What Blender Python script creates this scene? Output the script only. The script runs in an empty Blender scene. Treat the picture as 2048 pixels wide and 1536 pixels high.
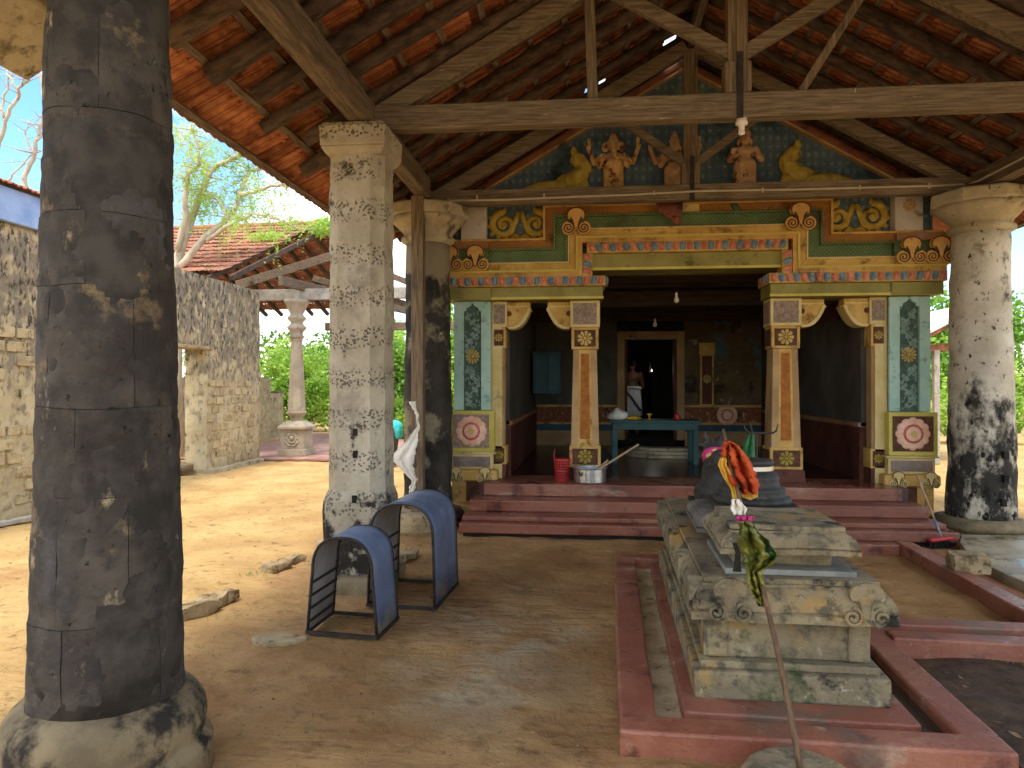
import bpy, bmesh, math, random
from mathutils import Vector, Matrix, noise
R = math.radians
random.seed(7)
SC = bpy.context.scene
COL = SC.collection

# ------------------------------------------------------------------ camera
F, H, TH = 1450.0, 1.55, math.atan(146 / 1450.0)
SN, CS = math.sin(TH), math.cos(TH)
cam = bpy.data.cameras.new('camera'); camo = bpy.data.objects.new('camera', cam); COL.objects.link(camo)
cam.lens = F / 2048 * 36; cam.sensor_width = 36; cam.clip_end = 2000; cam.clip_start = 0.05
camo.location = (0, 0, H); camo.rotation_euler = (R(90.16), 0, TH)
SC.camera = camo
SC.render.resolution_x = 1024; SC.render.resolution_y = 768

# ------------------------------------------------------------------ world and sun
SUN_EL, SUN_AZ = 70.0, 200.0        # azimuth: direction the sun stands in, clockwise from +Y
world = bpy.data.worlds.new('World'); SC.world = world; world.use_nodes = True
wn = world.node_tree; wn.nodes.clear()
w_out = wn.nodes.new('ShaderNodeOutputWorld'); w_bg = wn.nodes.new('ShaderNodeBackground')
sky = wn.nodes.new('ShaderNodeTexSky'); sky.sky_type = 'NISHITA'; sky.sun_disc = False
sky.sun_elevation = R(SUN_EL); sky.sun_rotation = R(SUN_AZ)
sky.air_density = 1.0; sky.dust_density = 0.5; sky.ozone_density = 1.5
wtc = wn.nodes.new('ShaderNodeTexCoord'); wmp = wn.nodes.new('ShaderNodeMapping')
wmp.inputs['Scale'].default_value = (1.0, 1.0, 2.2); wmp.inputs['Location'].default_value = (10.8, 18.8, 7.6)
wno = wn.nodes.new('ShaderNodeTexNoise'); wno.inputs['Scale'].default_value = 2.6
wno.inputs['Detail'].default_value = 9; wno.inputs['Roughness'].default_value = 0.58
wrp = wn.nodes.new('ShaderNodeValToRGB')
wrp.color_ramp.elements[0].position = 0.45; wrp.color_ramp.elements[1].position = 0.63
wmx = wn.nodes.new('ShaderNodeMix'); wmx.data_type = 'RGBA'
wmx.inputs[7].default_value = (8.2, 7.5, 6.5, 1)
wn.links.new(wtc.outputs['Generated'], wmp.inputs['Vector']); wn.links.new(wmp.outputs[0], wno.inputs['Vector'])
wn.links.new(wno.outputs['Fac'], wrp.inputs[0]); wn.links.new(wrp.outputs[0], wmx.inputs[0])
whs = wn.nodes.new('ShaderNodeHueSaturation'); whs.inputs['Saturation'].default_value = 1.25; whs.inputs['Value'].default_value = 0.72
wn.links.new(sky.outputs[0], whs.inputs['Color']); wn.links.new(whs.outputs[0], wmx.inputs[6]); wn.links.new(wmx.outputs[2], w_bg.inputs[0])
wn.links.new(w_bg.outputs[0], w_out.inputs[0])
w_bg.inputs[1].default_value = 0.13

sun = bpy.data.lights.new('sun', 'SUN'); suno = bpy.data.objects.new('sun', sun); COL.objects.link(suno)
sun.energy = 1.12; sun.angle = R(16); sun.color = (1.0, 0.91, 0.76)
az = R(SUN_AZ); el = R(SUN_EL)
sdir = Vector((math.sin(az) * math.cos(el), math.cos(az) * math.cos(el), math.sin(el)))
suno.rotation_euler = sdir.to_track_quat('Z', 'Y').to_euler()
suno.location = (0, -10, 20)

VS = SC.view_settings
VS.view_transform = 'Standard'; VS.look = 'None'; VS.gamma = 1.0; VS.exposure = 2.1
SC.render.engine = 'CYCLES'
SC.cycles.max_bounces = 7; SC.cycles.diffuse_bounces = 5

# ------------------------------------------------------------------ pixel helpers (photo pixels 2048 x 1536)
def at(px, py, Y):
    u = (px - 1024) / F; t = Y / (CS + SN * u)
    return Vector((t * (-SN + CS * u), Y, H + t * (772 - py) / F))
def gr(px, py, z=0.0):
    t = F * (H - z) / (py - 772); u = (px - 1024) / F
    return Vector((t * (-SN + CS * u), t * (CS + SN * u), z))
def proj(p):
    f = -SN * p[0] + CS * p[1]; r = CS * p[0] + SN * p[1]
    if f < 0.05: return None
    return (1024 + F * r / f, 772 - F * (p[2] - H) / f, f)

# ------------------------------------------------------------------ materials
def lin(h):
    h = h.lstrip('#'); o = []
    for i in (0, 2, 4):
        c = int(h[i:i + 2], 16) / 255
        o.append(c / 12.92 if c <= 0.04045 else ((c + 0.055) / 1.055) ** 2.4)
    return tuple(o)
class V:
    """tiny expression wrapper over Math nodes"""
    def __init__(s, nt, sock): s.nt = nt; s.s = sock
    def op(s, o, b=None, c=None):
        n = s.nt.nodes.new('ShaderNodeMath'); n.operation = o
        s.nt.links.new(s.s, n.inputs[0])
        for i, q in ((1, b), (2, c)):
            if q is None: continue
            if isinstance(q, V): s.nt.links.new(q.s, n.inputs[i])
            else: n.inputs[i].default_value = q
        return V(s.nt, n.outputs[0])
    def __add__(s, b): return s.op('ADD', b)
    def __sub__(s, b): return s.op('SUBTRACT', b)
    def __mul__(s, b): return s.op('MULTIPLY', b)
    def sin(s): return s.op('SINE')
    def cos(s): return s.op('COSINE')
    def abs(s): return s.op('ABSOLUTE')
    def mx(s, b): return s.op('MAXIMUM', b)
    def mn(s, b): return s.op('MINIMUM', b)
    def step(s, lo, hi):
        n = s.nt.nodes.new('ShaderNodeMapRange'); n.interpolation_type = 'SMOOTHSTEP'
        s.nt.links.new(s.s, n.inputs[0]); n.inputs[1].default_value = lo; n.inputs[2].default_value = hi
        return V(s.nt, n.outputs[0])
def new_mat(name):
    m = bpy.data.materials.new(name); m.use_nodes = True
    return m, m.node_tree, m.node_tree.nodes['Principled BSDF']
def pos(nt):
    g = nt.nodes.new('ShaderNodeNewGeometry'); return g.outputs['Position']
def xyz(nt):
    s = nt.nodes.new('ShaderNodeSeparateXYZ'); nt.links.new(pos(nt), s.inputs[0])
    return [V(nt, s.outputs[i]) for i in range(3)]
def nz(nt, scale, detail=5, rough=0.6, stretch=(1, 1, 1), off=0.0):
    mp = nt.nodes.new('ShaderNodeMapping'); nt.links.new(pos(nt), mp.inputs['Vector'])
    mp.inputs['Scale'].default_value = stretch; mp.inputs['Location'].default_value = (off, off * 1.7, off * 0.6)
    n = nt.nodes.new('ShaderNodeTexNoise'); nt.links.new(mp.outputs[0], n.inputs['Vector'])
    n.inputs['Scale'].default_value = scale; n.inputs['Detail'].default_value = detail; n.inputs['Roughness'].default_value = rough
    return V(nt, n.outputs['Fac'])
def mixc(nt, fac, a, b):
    n = nt.nodes.new('ShaderNodeMix'); n.data_type = 'RGBA'
    if isinstance(fac, V): nt.links.new(fac.s, n.inputs[0])
    else: n.inputs[0].default_value = fac
    for i, q in ((6, a), (7, b)):
        if isinstance(q, (tuple, list)): n.inputs[i].default_value = (q[0], q[1], q[2], 1)
        else: nt.links.new(q, n.inputs[i])
    return n.outputs[2]
def c3(c): return lin(c) if isinstance(c, str) else c
def mat(name, a, b, scale=4, detail=6, lo=0.35, hi=0.65, rough=0.85, bump=0.25, bscale=30, stretch=(1, 1, 1),
        layers=(), spec=0.3, metal=0.0, rnd=0.0, off=0.0, fn=None, bstretch=None, brough=0.65, bdist=0.02, wet=None):
    """two-tone noise colour + stain layers (colour, scale, lo, hi, stretch, (z0, z1, bias)) + bump"""
    m, nt, bs = new_mat(name)
    c = mixc(nt, nz(nt, scale, detail, 0.62, stretch, off).step(lo, hi), c3(a), c3(b))
    if fn: c = fn(nt, c)
    for i, L in enumerate(layers):
        f = nz(nt, L[1], 6, 0.66, L[4] if len(L) > 4 and L[4] else (1, 1, 1), off + 3.1 * (i + 1))
        if len(L) > 5:
            z = xyz(nt)[2].step(L[5][0], L[5][1]); f = f + z * L[5][2]
        c = mixc(nt, f.step(L[2], L[3]), c, c3(L[0]))
    if rnd:
        oi = nt.nodes.new('ShaderNodeObjectInfo'); hs = nt.nodes.new('ShaderNodeHueSaturation')
        r = V(nt, oi.outputs['Random']); nt.links.new((r * (2 * rnd) + (1 - rnd)).s, hs.inputs['Value'])
        nt.links.new(c, hs.inputs['Color']); c = hs.outputs[0]
    nt.links.new(c, bs.inputs['Base Color'])
    if wet:
        wf = nz(nt, wet[0], 4, 0.6, (1, 1, 1), off + 21).step(wet[1], wet[2])
        nt.links.new((wf * (wet[3] - rough) + rough).s, bs.inputs['Roughness'])
    bs.inputs['Roughness'].default_value = rough; bs.inputs['Metallic'].default_value = metal
    bs.inputs['Specular IOR Level'].default_value = spec
    if bump:
        bn = nt.nodes.new('ShaderNodeBump'); bn.inputs['Strength'].default_value = bump; bn.inputs['Distance'].default_value = bdist
        nt.links.new(nz(nt, bscale, 8, brough, bstretch or stretch, off + 9).s, bn.inputs['Height'])
        nt.links.new(bn.outputs[0], bs.inputs['Normal'])
    return m
MT = {}
def wood(n, a, b, st, **k):
    MT[n] = mat(n, a, b, scale=7, stretch=st, rough=0.8, bump=0.35, bscale=14, detail=8, **k)
wood('wood_beam_x', '#5e5040', '#88775f', (0.5, 6, 9), layers=(('#3b2f22', 2.2, 0.56, 0.75, (0.6, 2, 2)), ('#a89a82', 5, 0.62, 0.74, (1, 3, 5)), ('#c9bda4', 9, 0.735, 0.75, (2.2, 1, 0.12))))
wood('wood_beam_y', '#54473a', '#7e6c56', (6, 0.5, 9), layers=(('#2a2018', 2.2, 0.55, 0.75, (2, 0.6, 2)),))
wood('wood_beam_z', '#5c4d3c', '#867359', (9, 9, 0.5), layers=(('#2e241a', 2.2, 0.58, 0.75, (2, 2, 0.6)),))
MT['rafter'] = mat('rafter', '#3a2f26', '#625043', scale=6, stretch=(1, 6, 1.6), rough=0.85, bump=0.5, bscale=18, rnd=0.25,
                   layers=(('#7b6d60', 9, 0.62, 0.8),))
MT['batten'] = mat('batten', '#5d4d3e', '#8a7765', scale=8, stretch=(8, 0.7, 8), rough=0.85, bump=0.3, bscale=20, rnd=0.2)
def groove_shade(nt, c):
    x, y, z = xyz(nt)
    return mixc(nt, ((y * (2 * math.pi / 0.0555) + nz(nt, 3, 2) * 2.0).sin().step(0.55, 0.95)) * 0.55, c, lin('#4d2415'))  # dark stripes paint the shade of the tile grooves into the colour
MT['tile'] = mat('tile', '#93563a', '#b57852', scale=9, rough=0.88, bump=0.3, bscale=40, rnd=0.30, fn=groove_shade, spec=0.15,
                 layers=(('#5f3624', 4, 0.54, 0.72), ('#cf9a70', 22, 0.64, 0.78, (3, 1, 1)), ('#3d281e', 2.2, 0.60, 0.75)))
MT['tile_pale'] = mat('tile_pale', '#97604a', '#b5846c', scale=5, rough=0.9, bump=0.2, bscale=40, rnd=0.22,
                     layers=(('#7a6250', 2.5, 0.5, 0.68), ('#9a967c', 9, 0.6, 0.75)))  # paler tile tone for the distant roof
MT['black_stone'] = mat('black_stone', '#35312c', '#514a41', scale=3.2, rough=0.9, bump=0.9, bscale=20, detail=10, rnd=0.10,
                        layers=(('#34312c', 6, 0.50, 0.66), ('#75654a', 3.4, 0.575, 0.67), ('#8f8468', 7.5, 0.62, 0.72, (1, 1, 0.6), (1.3, 0.2, 0.05)),
                                ('#74766f', 13, 0.64, 0.78, (1, 1, 0.5)), ('#151413', 24, 0.60, 0.70), ('#4c4a48', 2.0, 0.56, 0.70)))
MT['mortar'] = mat('mortar', '#2c2924', '#46413a', scale=6, bump=0.4)
MT['plaster_pit'] = mat('plaster_pit', '#a1967f', '#bab09a', scale=2.2, rough=0.93, bump=0.8, bscale=18, detail=9,
                        layers=(('#8d8371', 7, 0.56, 0.74), ('#8a8272', 1.6, 0.55, 0.7), ('#2e2a25', 4.2, 0.60, 0.70, (1, 1, 1), (0.95, 0.25, 0.22)), ('#5d5446', 15, 0.64, 0.74)))
def pits(m):
    nt = m.node_tree; bs = nt.nodes['Principled BSDF']
    x, y, z = xyz(nt)
    band = ((z * 19.5) + nz(nt, 1.6, 3) * 3.2).sin().step(-0.25, 0.55)
    vor = nt.nodes.new('ShaderNodeTexVoronoi'); vor.inputs['Scale'].default_value = 42; vor.inputs['Randomness'].default_value = 1
    nt.links.new(pos(nt), vor.inputs['Vector'])
    hole = (V(nt, vor.outputs['Distance']) + nz(nt, 20, 3) * 0.55)
    k = hole.step(0.70, 0.56) * band * nz(nt, 5, 3).step(0.36, 0.5)
    old = bs.inputs['Base Color'].links[0].from_socket
    nt.links.new(mixc(nt, k * 0.75, old, lin('#51473a')), bs.inputs['Base Color'])  # shade inside the pits put into the colour, on top of the bump
    b2 = nt.nodes.new('ShaderNodeBump'); b2.inputs['Strength'].default_value = 0.9; b2.inputs['Distance'].default_value = 0.03
    nt.links.new((k * -1.0).s, b2.inputs['Height'])
    ob = bs.inputs['Normal'].links[0].from_node
    nt.links.new(ob.outputs[0], b2.inputs['Normal']); nt.links.new(b2.outputs[0], bs.inputs['Normal'])
pits(MT['plaster_pit'])
MT['stained_lime'] = mat('stained_lime', '#b3a892', '#cfc6b3', scale=2.5, rough=0.92, bump=0.8, bscale=16, detail=9,
                         layers=(('#8a816e', 6, 0.54, 0.70), ('#35322b', 3.4, 0.56, 0.74, (1.2, 1.2, 0.8), (2.15, 0.5, 0.22)), ('#2b2924', 9, 0.63, 0.70),
                                 ('#aaa392', 5.0, 0.60, 0.68), ('#1d1c19', 13, 0.60, 0.68, (1, 1, 0.6), (2.0, 0.8, 0.06))))
MT['mould_lime'] = mat('mould_lime', '#23211d', '#423d35', scale=3, rough=0.9, bump=0.8, bscale=14, detail=9,
                       layers=(('#c8bfae', 3.2, 0.62, 0.68), ('#8a7f68', 2.4, 0.50, 0.62, (1, 1, 1), (2.6, 3.2, 0.30))))
MT['cream_plaster'] = mat('cream_plaster', '#a39679', '#bdb197', scale=3, rough=0.92, bump=0.7, bscale=16, detail=9,
                          layers=(('#6d6350', 4.5, 0.54, 0.68, (1, 1, 1)), ('#3b352b', 7, 0.62, 0.7), ('#c8bfa8', 9, 0.62, 0.72)))
MT['old_wall'] = mat('old_wall', '#ab9c79', '#c4b793', scale=2.2, rough=0.95, bump=0.7, bscale=11, detail=9,
                     layers=(('#8a7a58', 5, 0.52, 0.68), ('#827a68', 6, 0.52, 0.70, (1, 1, 0.7), (0.8, 2.9, 0.16)),
                             ('#454137', 15, 0.59, 0.72, (1, 1, 0.5), (0.7, 2.8, 0.10))))
MT['laterite'] = mat('laterite', '#a89672', '#c0b08a', scale=5, rough=0.95, bump=0.8, bscale=18, rnd=0.14,
                     layers=(('#7c6d50', 8, 0.52, 0.68), ('#4a4437', 13, 0.60, 0.70, (1, 1, 0.4))))
MT['blue_paint'] = mat('blue_paint', '#7f9fce', '#9bb6dc', scale=3, rough=0.6, bump=0.1, layers=(('#c5cfdd', 5, 0.6, 0.7, (1, 1, 0.2)),))
MT['red_cement'] = mat('red_cement', '#804a37', '#97614b', scale=2.6, rough=0.5, wet=(1.5, 0.50, 0.60, 0.10), bump=0.35, bscale=34, detail=9, spec=0.45,
                       layers=(('#5a342b', 3.2, 0.54, 0.70), ('#a58a72', 4.5, 0.56, 0.74), ('#6b5646', 1.7, 0.56, 0.70), ('#b59c86', 38, 0.66, 0.74)))
MT['red_step'] = mat('red_step', '#733f2f', '#8c5843', scale=2.2, rough=0.42, wet=(1.3, 0.52, 0.62, 0.12), bump=0.25, bscale=26, detail=9, spec=0.45, stretch=(0.5, 1, 1),
                     layers=(('#4f2722', 2.4, 0.55, 0.68), ('#9b826c', 3.8, 0.55, 0.74, (0.45, 1, 1)), ('#5e4436', 8, 0.60, 0.72), ('#b09c88', 30, 0.67, 0.74)))
MT['matt_black'] = mat('matt_black', '#151310', '#2b2620', scale=5, bump=0.5)  # plain near-black shared by holes, sanctum walls, cable and bristles
MT['old_stone'] = mat('old_stone', '#786c54', '#968869', scale=3.0, rough=0.9, bump=1.0, bscale=24, detail=10, off=2.3,
                      layers=(('#a08048', 2.4, 0.51, 0.64), ('#5c5644', 9, 0.48, 0.64), ('#2b2a22', 4.6, 0.56, 0.66), ('#4b5233', 3.0, 0.63, 0.74, None, (0.75, 0.1, 0.08)),
                              ('#aaa087', 16, 0.60, 0.74), ('#26251f', 26, 0.63, 0.72)))
MT['grey_slab'] = mat('grey_slab', '#6f6e66', '#8a887e', scale=5, rough=0.5, bump=0.15, bscale=60)
MT['carved_grey'] = mat('carved_grey', '#5a5650', '#77726a', scale=8, rough=0.8, bump=0.4, bscale=40)
MT['dark_granite'] = mat('dark_granite', '#201f1b', '#33312c', scale=8, rough=0.6, bump=0.45, bscale=40, spec=0.45,
                         layers=(('#57564a', 6, 0.6, 0.72),))
MT['bull_stone'] = mat('bull_stone', '#262422', '#383633', scale=7, rough=0.55, bump=0.7, bscale=36, spec=0.45, layers=(('#4d4a44', 9, 0.58, 0.70), ('#161514', 5, 0.55, 0.66)))
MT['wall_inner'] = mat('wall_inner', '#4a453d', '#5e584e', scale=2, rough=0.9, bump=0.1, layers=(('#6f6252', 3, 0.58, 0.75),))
MT['dado_brown'] = mat('dado_brown', '#4f2a20', '#643829', scale=3, rough=0.7, bump=0.1, layers=(('#3b1f18', 4, 0.55, 0.7),))
MT['dado_pattern'] = mat('dado_pattern', '#6e3a26', '#8f5a38', scale=18, rough=0.8, bump=0.2, layers=(('#b59468', 9, 0.58, 0.66), ('#3b2a20', 3, 0.56, 0.7)))
MT['back_wall'] = mat('back_wall', '#574833', '#6b5b40', scale=2.2, rough=0.9, bump=0.2,
                      layers=(('#4f6468', 2.0, 0.55, 0.60, (1, 1, 0.6)), ('#33271c', 2.6, 0.53, 0.66), ('#9c8c70', 5, 0.6, 0.7)))
MT['yellow_ochre'] = mat('yellow_ochre', '#b8924a', '#cfa962', scale=4, rough=0.75, bump=0.3, bscale=34,
                         layers=(('#7d5c2a', 4, 0.52, 0.68), ('#6b5a3c', 9, 0.60, 0.72), ('#cbbd98', 11, 0.66, 0.74)))
MT['yellow_pale'] = mat('yellow_pale', '#c6ae6e', '#d8c28a', scale=4, rough=0.75, bump=0.3, layers=(('#8f8260', 5, 0.58, 0.72), ('#e0d6bc', 8, 0.66, 0.74)))
MT['orange_paint'] = mat('orange_paint', '#c0914a', '#d4a866', scale=4, rough=0.75, bump=0.25, layers=(('#957a5c', 4, 0.54, 0.70), ('#7a5a30', 8, 0.58, 0.70)))
MT['olive_paint'] = mat('olive_paint', '#7d753a', '#938a48', scale=3, rough=0.6, bump=0.1, layers=(('#cfc4a0', 7, 0.70, 0.74), ('#574d1c', 4, 0.58, 0.7)))
MT['olive_light'] = mat('olive_light', '#b7a648', '#c8b85f', scale=3, rough=0.6, bump=0.05)
MT['mint_paint'] = mat('mint_paint', '#9cbcae', '#b2cebf', scale=2.5, rough=0.75, bump=0.2, layers=(('#a89d86', 4.5, 0.58, 0.70), ('#7f9a8c', 9, 0.55, 0.68), ('#5f665a', 16, 0.64, 0.72)))
MT['relief_dark'] = mat('relief_dark', '#46594e', '#5a6e62', scale=14, rough=0.8, bump=0.4, bscale=40)
MT['relief_green'] = mat('relief_green', '#7f9688', '#96aa9c', scale=14, rough=0.75, bump=0.2, bscale=60)
MT['flower_gold'] = mat('flower_gold', '#b59a52', '#cbb26c', scale=14, rough=0.75, bump=0.15)
MT['flower_olive'] = mat('flower_olive', '#8a7a2c', '#a8963f', scale=14, rough=0.75, bump=0.2)
MT['pink_lotus'] = mat('pink_lotus', '#dca68a', '#ecc2a8', scale=8, rough=0.75, bump=0.15, layers=(('#a98d74', 9, 0.64, 0.74),))
MT['pink_ring'] = mat('pink_ring', '#b4554a', '#c66d5e', scale=10, rough=0.75, bump=0.1)
MT['panel_brown'] = mat('panel_brown', '#4c2f22', '#63402d', scale=10, rough=0.8, bump=0.15)
MT['panel_mauve'] = mat('panel_mauve', '#857060', '#9b8676', scale=26, lo=0.45, hi=0.55, rough=0.8, bump=0.25, bscale=60)
MT['panel_grey'] = mat('panel_grey', '#70625a', '#8d7d72', scale=6, rough=0.8, bump=0.2, layers=(('#a46a50', 7, 0.58, 0.68),))
MT['shaft_brown'] = mat('shaft_brown', '#9c7b52', '#b59468', scale=3, rough=0.75, bump=0.12, layers=(('#4f4232', 2.2, 0.56, 0.72, (1, 1, 0.5)),))
MT['shaft_rust'] = mat('shaft_rust', '#8f5520', '#a56a2c', scale=16, rough=0.75, bump=0.2, bscale=50)
MT['petal_red'] = mat('petal_red', '#b8604c', '#d08a74', scale=16, rough=0.6, bump=0.1, rnd=0.12, layers=(('#8c8478', 6, 0.62, 0.72),))
MT['petal_blue'] = mat('petal_blue', '#54708c', '#7c94a8', scale=16, rough=0.6, bump=0.1, rnd=0.12, layers=(('#8c8478', 6, 0.62, 0.72),))
MT['relief_gold'] = mat('relief_gold', '#a08836', '#c2a850', scale=9, rough=0.7, bump=0.2, bscale=40, layers=(('#5c4c1c', 5, 0.56, 0.7),))
MT['figure_gold'] = mat('figure_gold', '#b98f50', '#d8b074', scale=14, rough=0.65, bump=0.25, bscale=50, layers=(('#6b3f33', 8, 0.52, 0.62), ('#d8b98c', 18, 0.62, 0.7)))
MT['figure_skin'] = mat('figure_skin', '#b08760', '#cfab80', scale=12, rough=0.65, bump=0.25, bscale=50, layers=(('#6b3a30', 7, 0.54, 0.64), ('#caa878', 16, 0.62, 0.7)))
MT['feather_red'] = mat('feather_red', '#7a4438', '#9a6250', scale=20, rough=0.75, bump=0.3, stretch=(5, 1, 0.6), layers=(('#5a3b30', 6, 0.54, 0.66),))
MT['feather_green'] = mat('feather_green', '#3c5238', '#536b4a', scale=9, rough=0.7, bump=0.2)
MT['white_lime'] = mat('white_lime', '#c4bcb0', '#d8d1c6', scale=3, rough=0.9, bump=0.3, layers=(('#8f7c68', 5, 0.58, 0.7),))
MT['verge_red'] = mat('verge_red', '#6e402e', '#8a5a3c', scale=5, rough=0.8, bump=0.3, layers=(('#4a3426', 4, 0.52, 0.66),))
MT['teal_paint'] = mat('teal_paint', '#224648', '#2f5657', scale=4, rough=0.5, bump=0.1)
MT['teal_dark'] = mat('teal_dark', '#27414a', '#345260', scale=4, rough=0.6, bump=0.1)
MT['ceil_wood'] = mat('ceil_wood', '#2a1f16', '#473525', scale=5, stretch=(0.6, 6, 6), rough=0.85, bump=0.3)
MT['floor_red'] = mat('floor_red', '#331a16', '#482823', scale=2.2, rough=0.25, bump=0.05, spec=0.5)
MT['aluminium'] = mat('aluminium', '#b9bcbd', '#d2d4d4', scale=14, rough=0.3, bump=0.08, metal=0.9, bscale=20, layers=(('#8a8d8e', 5, 0.58, 0.7, (1, 1, 0.3)),))
MT['stick_pale'] = mat('stick_pale', '#94795a', '#b3977a', scale=10, stretch=(4, 4, 0.6), rough=0.7, bump=0.3)
MT['red_plastic'] = mat('red_plastic', '#a31f22', '#b42a2a', scale=5, rough=0.4, bump=0.0, spec=0.5)
MT['stick'] = mat('stick', '#513c2a', '#6d543c', scale=10, stretch=(4, 4, 0.6), rough=0.7, bump=0.3)
MT['arch_blue'] = mat('arch_blue', '#566681', '#687892', scale=2.5, rough=0.38, bump=0.04, spec=0.5,
                      wet=(3.0, 0.45, 0.6, 0.6),
                      layers=(('#7d8496', 3.2, 0.52, 0.72), ('#a8a7a2', 16, 0.655, 0.70, (0.5, 1, 3)), ('#6b5a48', 22, 0.68, 0.74), ('#8f8a7c', 5, 0.58, 0.72, (1, 1, 1), (0.22, 0.0, 0.16))))
MT['arch_inner'] = mat('arch_inner', '#8d8882', '#a39d95', scale=4, rough=0.6, bump=0.05)
MT['iron'] = mat('iron', '#2b2622', '#423a33', scale=12, rough=0.65, bump=0.2, metal=0.3)
MT['white_cloth'] = mat('white_cloth', '#d9d4c4', '#ebe7da', scale=5, rough=0.9, bump=0.2, bscale=60)
MT['orange_cloth'] = mat('orange_cloth', '#b53e1a', '#cc5a26', scale=8, rough=0.85, bump=0.6, bscale=90, layers=(('#7f2a14', 9, 0.54, 0.66), ('#c98a2c', 14, 0.66, 0.72)))
MT['gold_cloth'] = mat('gold_cloth', '#b98a25', '#d6ae45', scale=14, rough=0.4, bump=0.3, bscale=70, metal=0.2)
MT['green_gold'] = mat('green_gold', '#4d5420', '#7f7c34', scale=9, rough=0.38, bump=0.3, bscale=60, metal=0.25, layers=(('#c9b45c', 20, 0.62, 0.7), ('#2f4a22', 5, 0.55, 0.64)))
MT['green_cloth'] = mat('green_cloth', '#1f5a32', '#2c7442', scale=9, rough=0.5, bump=0.2, bscale=60, layers=(('#b9c9a4', 22, 0.68, 0.74),))
MT['pink_cloth'] = mat('pink_cloth', '#b02a6c', '#c63a7d', scale=7, rough=0.6, bump=0.2, layers=(('#e6b95c', 16, 0.53, 0.58),))
MT['cyan_cloth'] = mat('cyan_cloth', '#2fb2bd', '#43c6cf', scale=6, rough=0.8, bump=0.2)
MT['skin'] = mat('skin', '#6b4a38', '#7d5945', scale=8, rough=0.6, bump=0.1)
MT['hair'] = mat('hair', '#141210', '#211d1a', scale=20, rough=0.5, bump=0.3)
MT['dhoti'] = mat('dhoti', '#d2d2d0', '#e6e6e4', scale=5, rough=0.85, bump=0.3, stretch=(4, 4, 1))
MT['dark_cloth'] = mat('dark_cloth', '#4c4844', '#5e5953', scale=5, rough=0.8, bump=0.2)
MT['ceramic'] = mat('ceramic', '#d8d0bc', '#e4dccb', scale=5, rough=0.35, bump=0)
MT['conduit'] = mat('conduit', '#b5a88c', '#c8bca2', scale=5, rough=0.5, bump=0)
MT['bark_pale'] = mat('bark_pale', '#a89c86', '#c4b9a4', scale=8, rough=0.9, bump=0.4, bscale=20, stretch=(1, 1, 0.4))
MT['bark'] = mat('bark', '#5f5244', '#7d6f5d', scale=8, rough=0.9, bump=0.5, bscale=20, stretch=(1, 1, 0.4))
MT['brick'] = mat('brick', '#a34a30', '#bd6040', scale=9, rough=0.9, bump=0.3, rnd=0.15)
MT['dry_leaf'] = mat('dry_leaf', '#5a4833', '#80694a', scale=30, rough=0.9, bump=0)
MT['tri_stone'] = mat('tri_stone', '#8f7c5c', '#a8946f', scale=6, rough=0.95, bump=1.0, bscale=22, detail=9, layers=(('#5f5138', 7, 0.50, 0.66), ('#4a4636', 16, 0.58, 0.68), ('#bda981', 20, 0.64, 0.74)))
MT['ornate_stone'] = mat('ornate_stone', '#9c8f79', '#b5a992', scale=4, rough=0.85, bump=0.4, bscale=24, layers=(('#8a7a6a', 9, 0.56, 0.68, (1, 1, 0.2)), ('#d0c2ac', 6, 0.64, 0.74)))
MT['grey_wood'] = mat('grey_wood', '#8f897f', '#aaa49a', scale=6, rough=0.85, bump=0.3, layers=(('#5d564d', 4, 0.58, 0.7),))
MT['red_floor'] = mat('red_floor', '#91695e', '#a8877a', scale=3, rough=0.7, bump=0.1, layers=(('#c8b49c', 5, 0.58, 0.7),))
MT['wet_slab'] = mat('wet_slab', '#857a5e', '#a3977a', scale=3, rough=0.5, wet=(1.6, 0.48, 0.58, 0.08), bump=0.3, bscale=14, spec=0.5, layers=(('#4f4a38', 3.5, 0.55, 0.68), ('#c0b9a4', 6, 0.62, 0.72)))
MT['water'] = mat('water', '#2a2620', '#38332a', scale=6, rough=0.05, bump=0.5, bscale=22, spec=0.6)
MT['red_mud'] = mat('red_mud', '#7a4a2c', '#94623c', scale=5, rough=0.6, bump=0.4, bscale=20)
MT['dark_soil'] = mat('dark_soil', '#3a2c20', '#574330', scale=7, rough=0.95, bump=0.8, bscale=26, detail=9, layers=(('#6d5840', 22, 0.62, 0.74),))
def leaf_mat(n, a, b, tr=0.35):
    m, nt, bs = new_mat(n)
    c = mixc(nt, nz(nt, 1.1, 4).step(0.38, 0.62), c3(a), c3(b))
    c = mixc(nt, nz(nt, 9, 2, 0.5, (1, 1, 1), 4).step(0.5, 0.8) * 0.5, c, tuple(min(1, q * 1.7) for q in c3(b)))
    nt.links.new(c, bs.inputs['Base Color']); bs.inputs['Roughness'].default_value = 0.55
    t = nt.nodes.new('ShaderNodeBsdfTranslucent'); nt.links.new(c, t.inputs[0])
    mx = nt.nodes.new('ShaderNodeMixShader'); mx.inputs[0].default_value = tr
    out = [q for q in nt.nodes if q.type == 'OUTPUT_MATERIAL'][0]
    nt.links.new(bs.outputs[0], mx.inputs[1]); nt.links.new(t.outputs[0], mx.inputs[2]); nt.links.new(mx.outputs[0], out.inputs[0])
    MT[n] = m
leaf_mat('leaf_bright', '#7fa83a', '#b2d05c', 0.45); leaf_mat('leaf_mid', '#6a9a38', '#98bd4e', 0.42); leaf_mat('leaf_dark', '#4d7d34', '#78a04a', 0.4)
leaf_mat('leaf_pale', '#8aa85c', '#b4c98c'); leaf_mat('leaf_feather', '#8fb544', '#b4cf66', 0.45); leaf_mat('leaf_flower', '#c8552a', '#d9703a')
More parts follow.
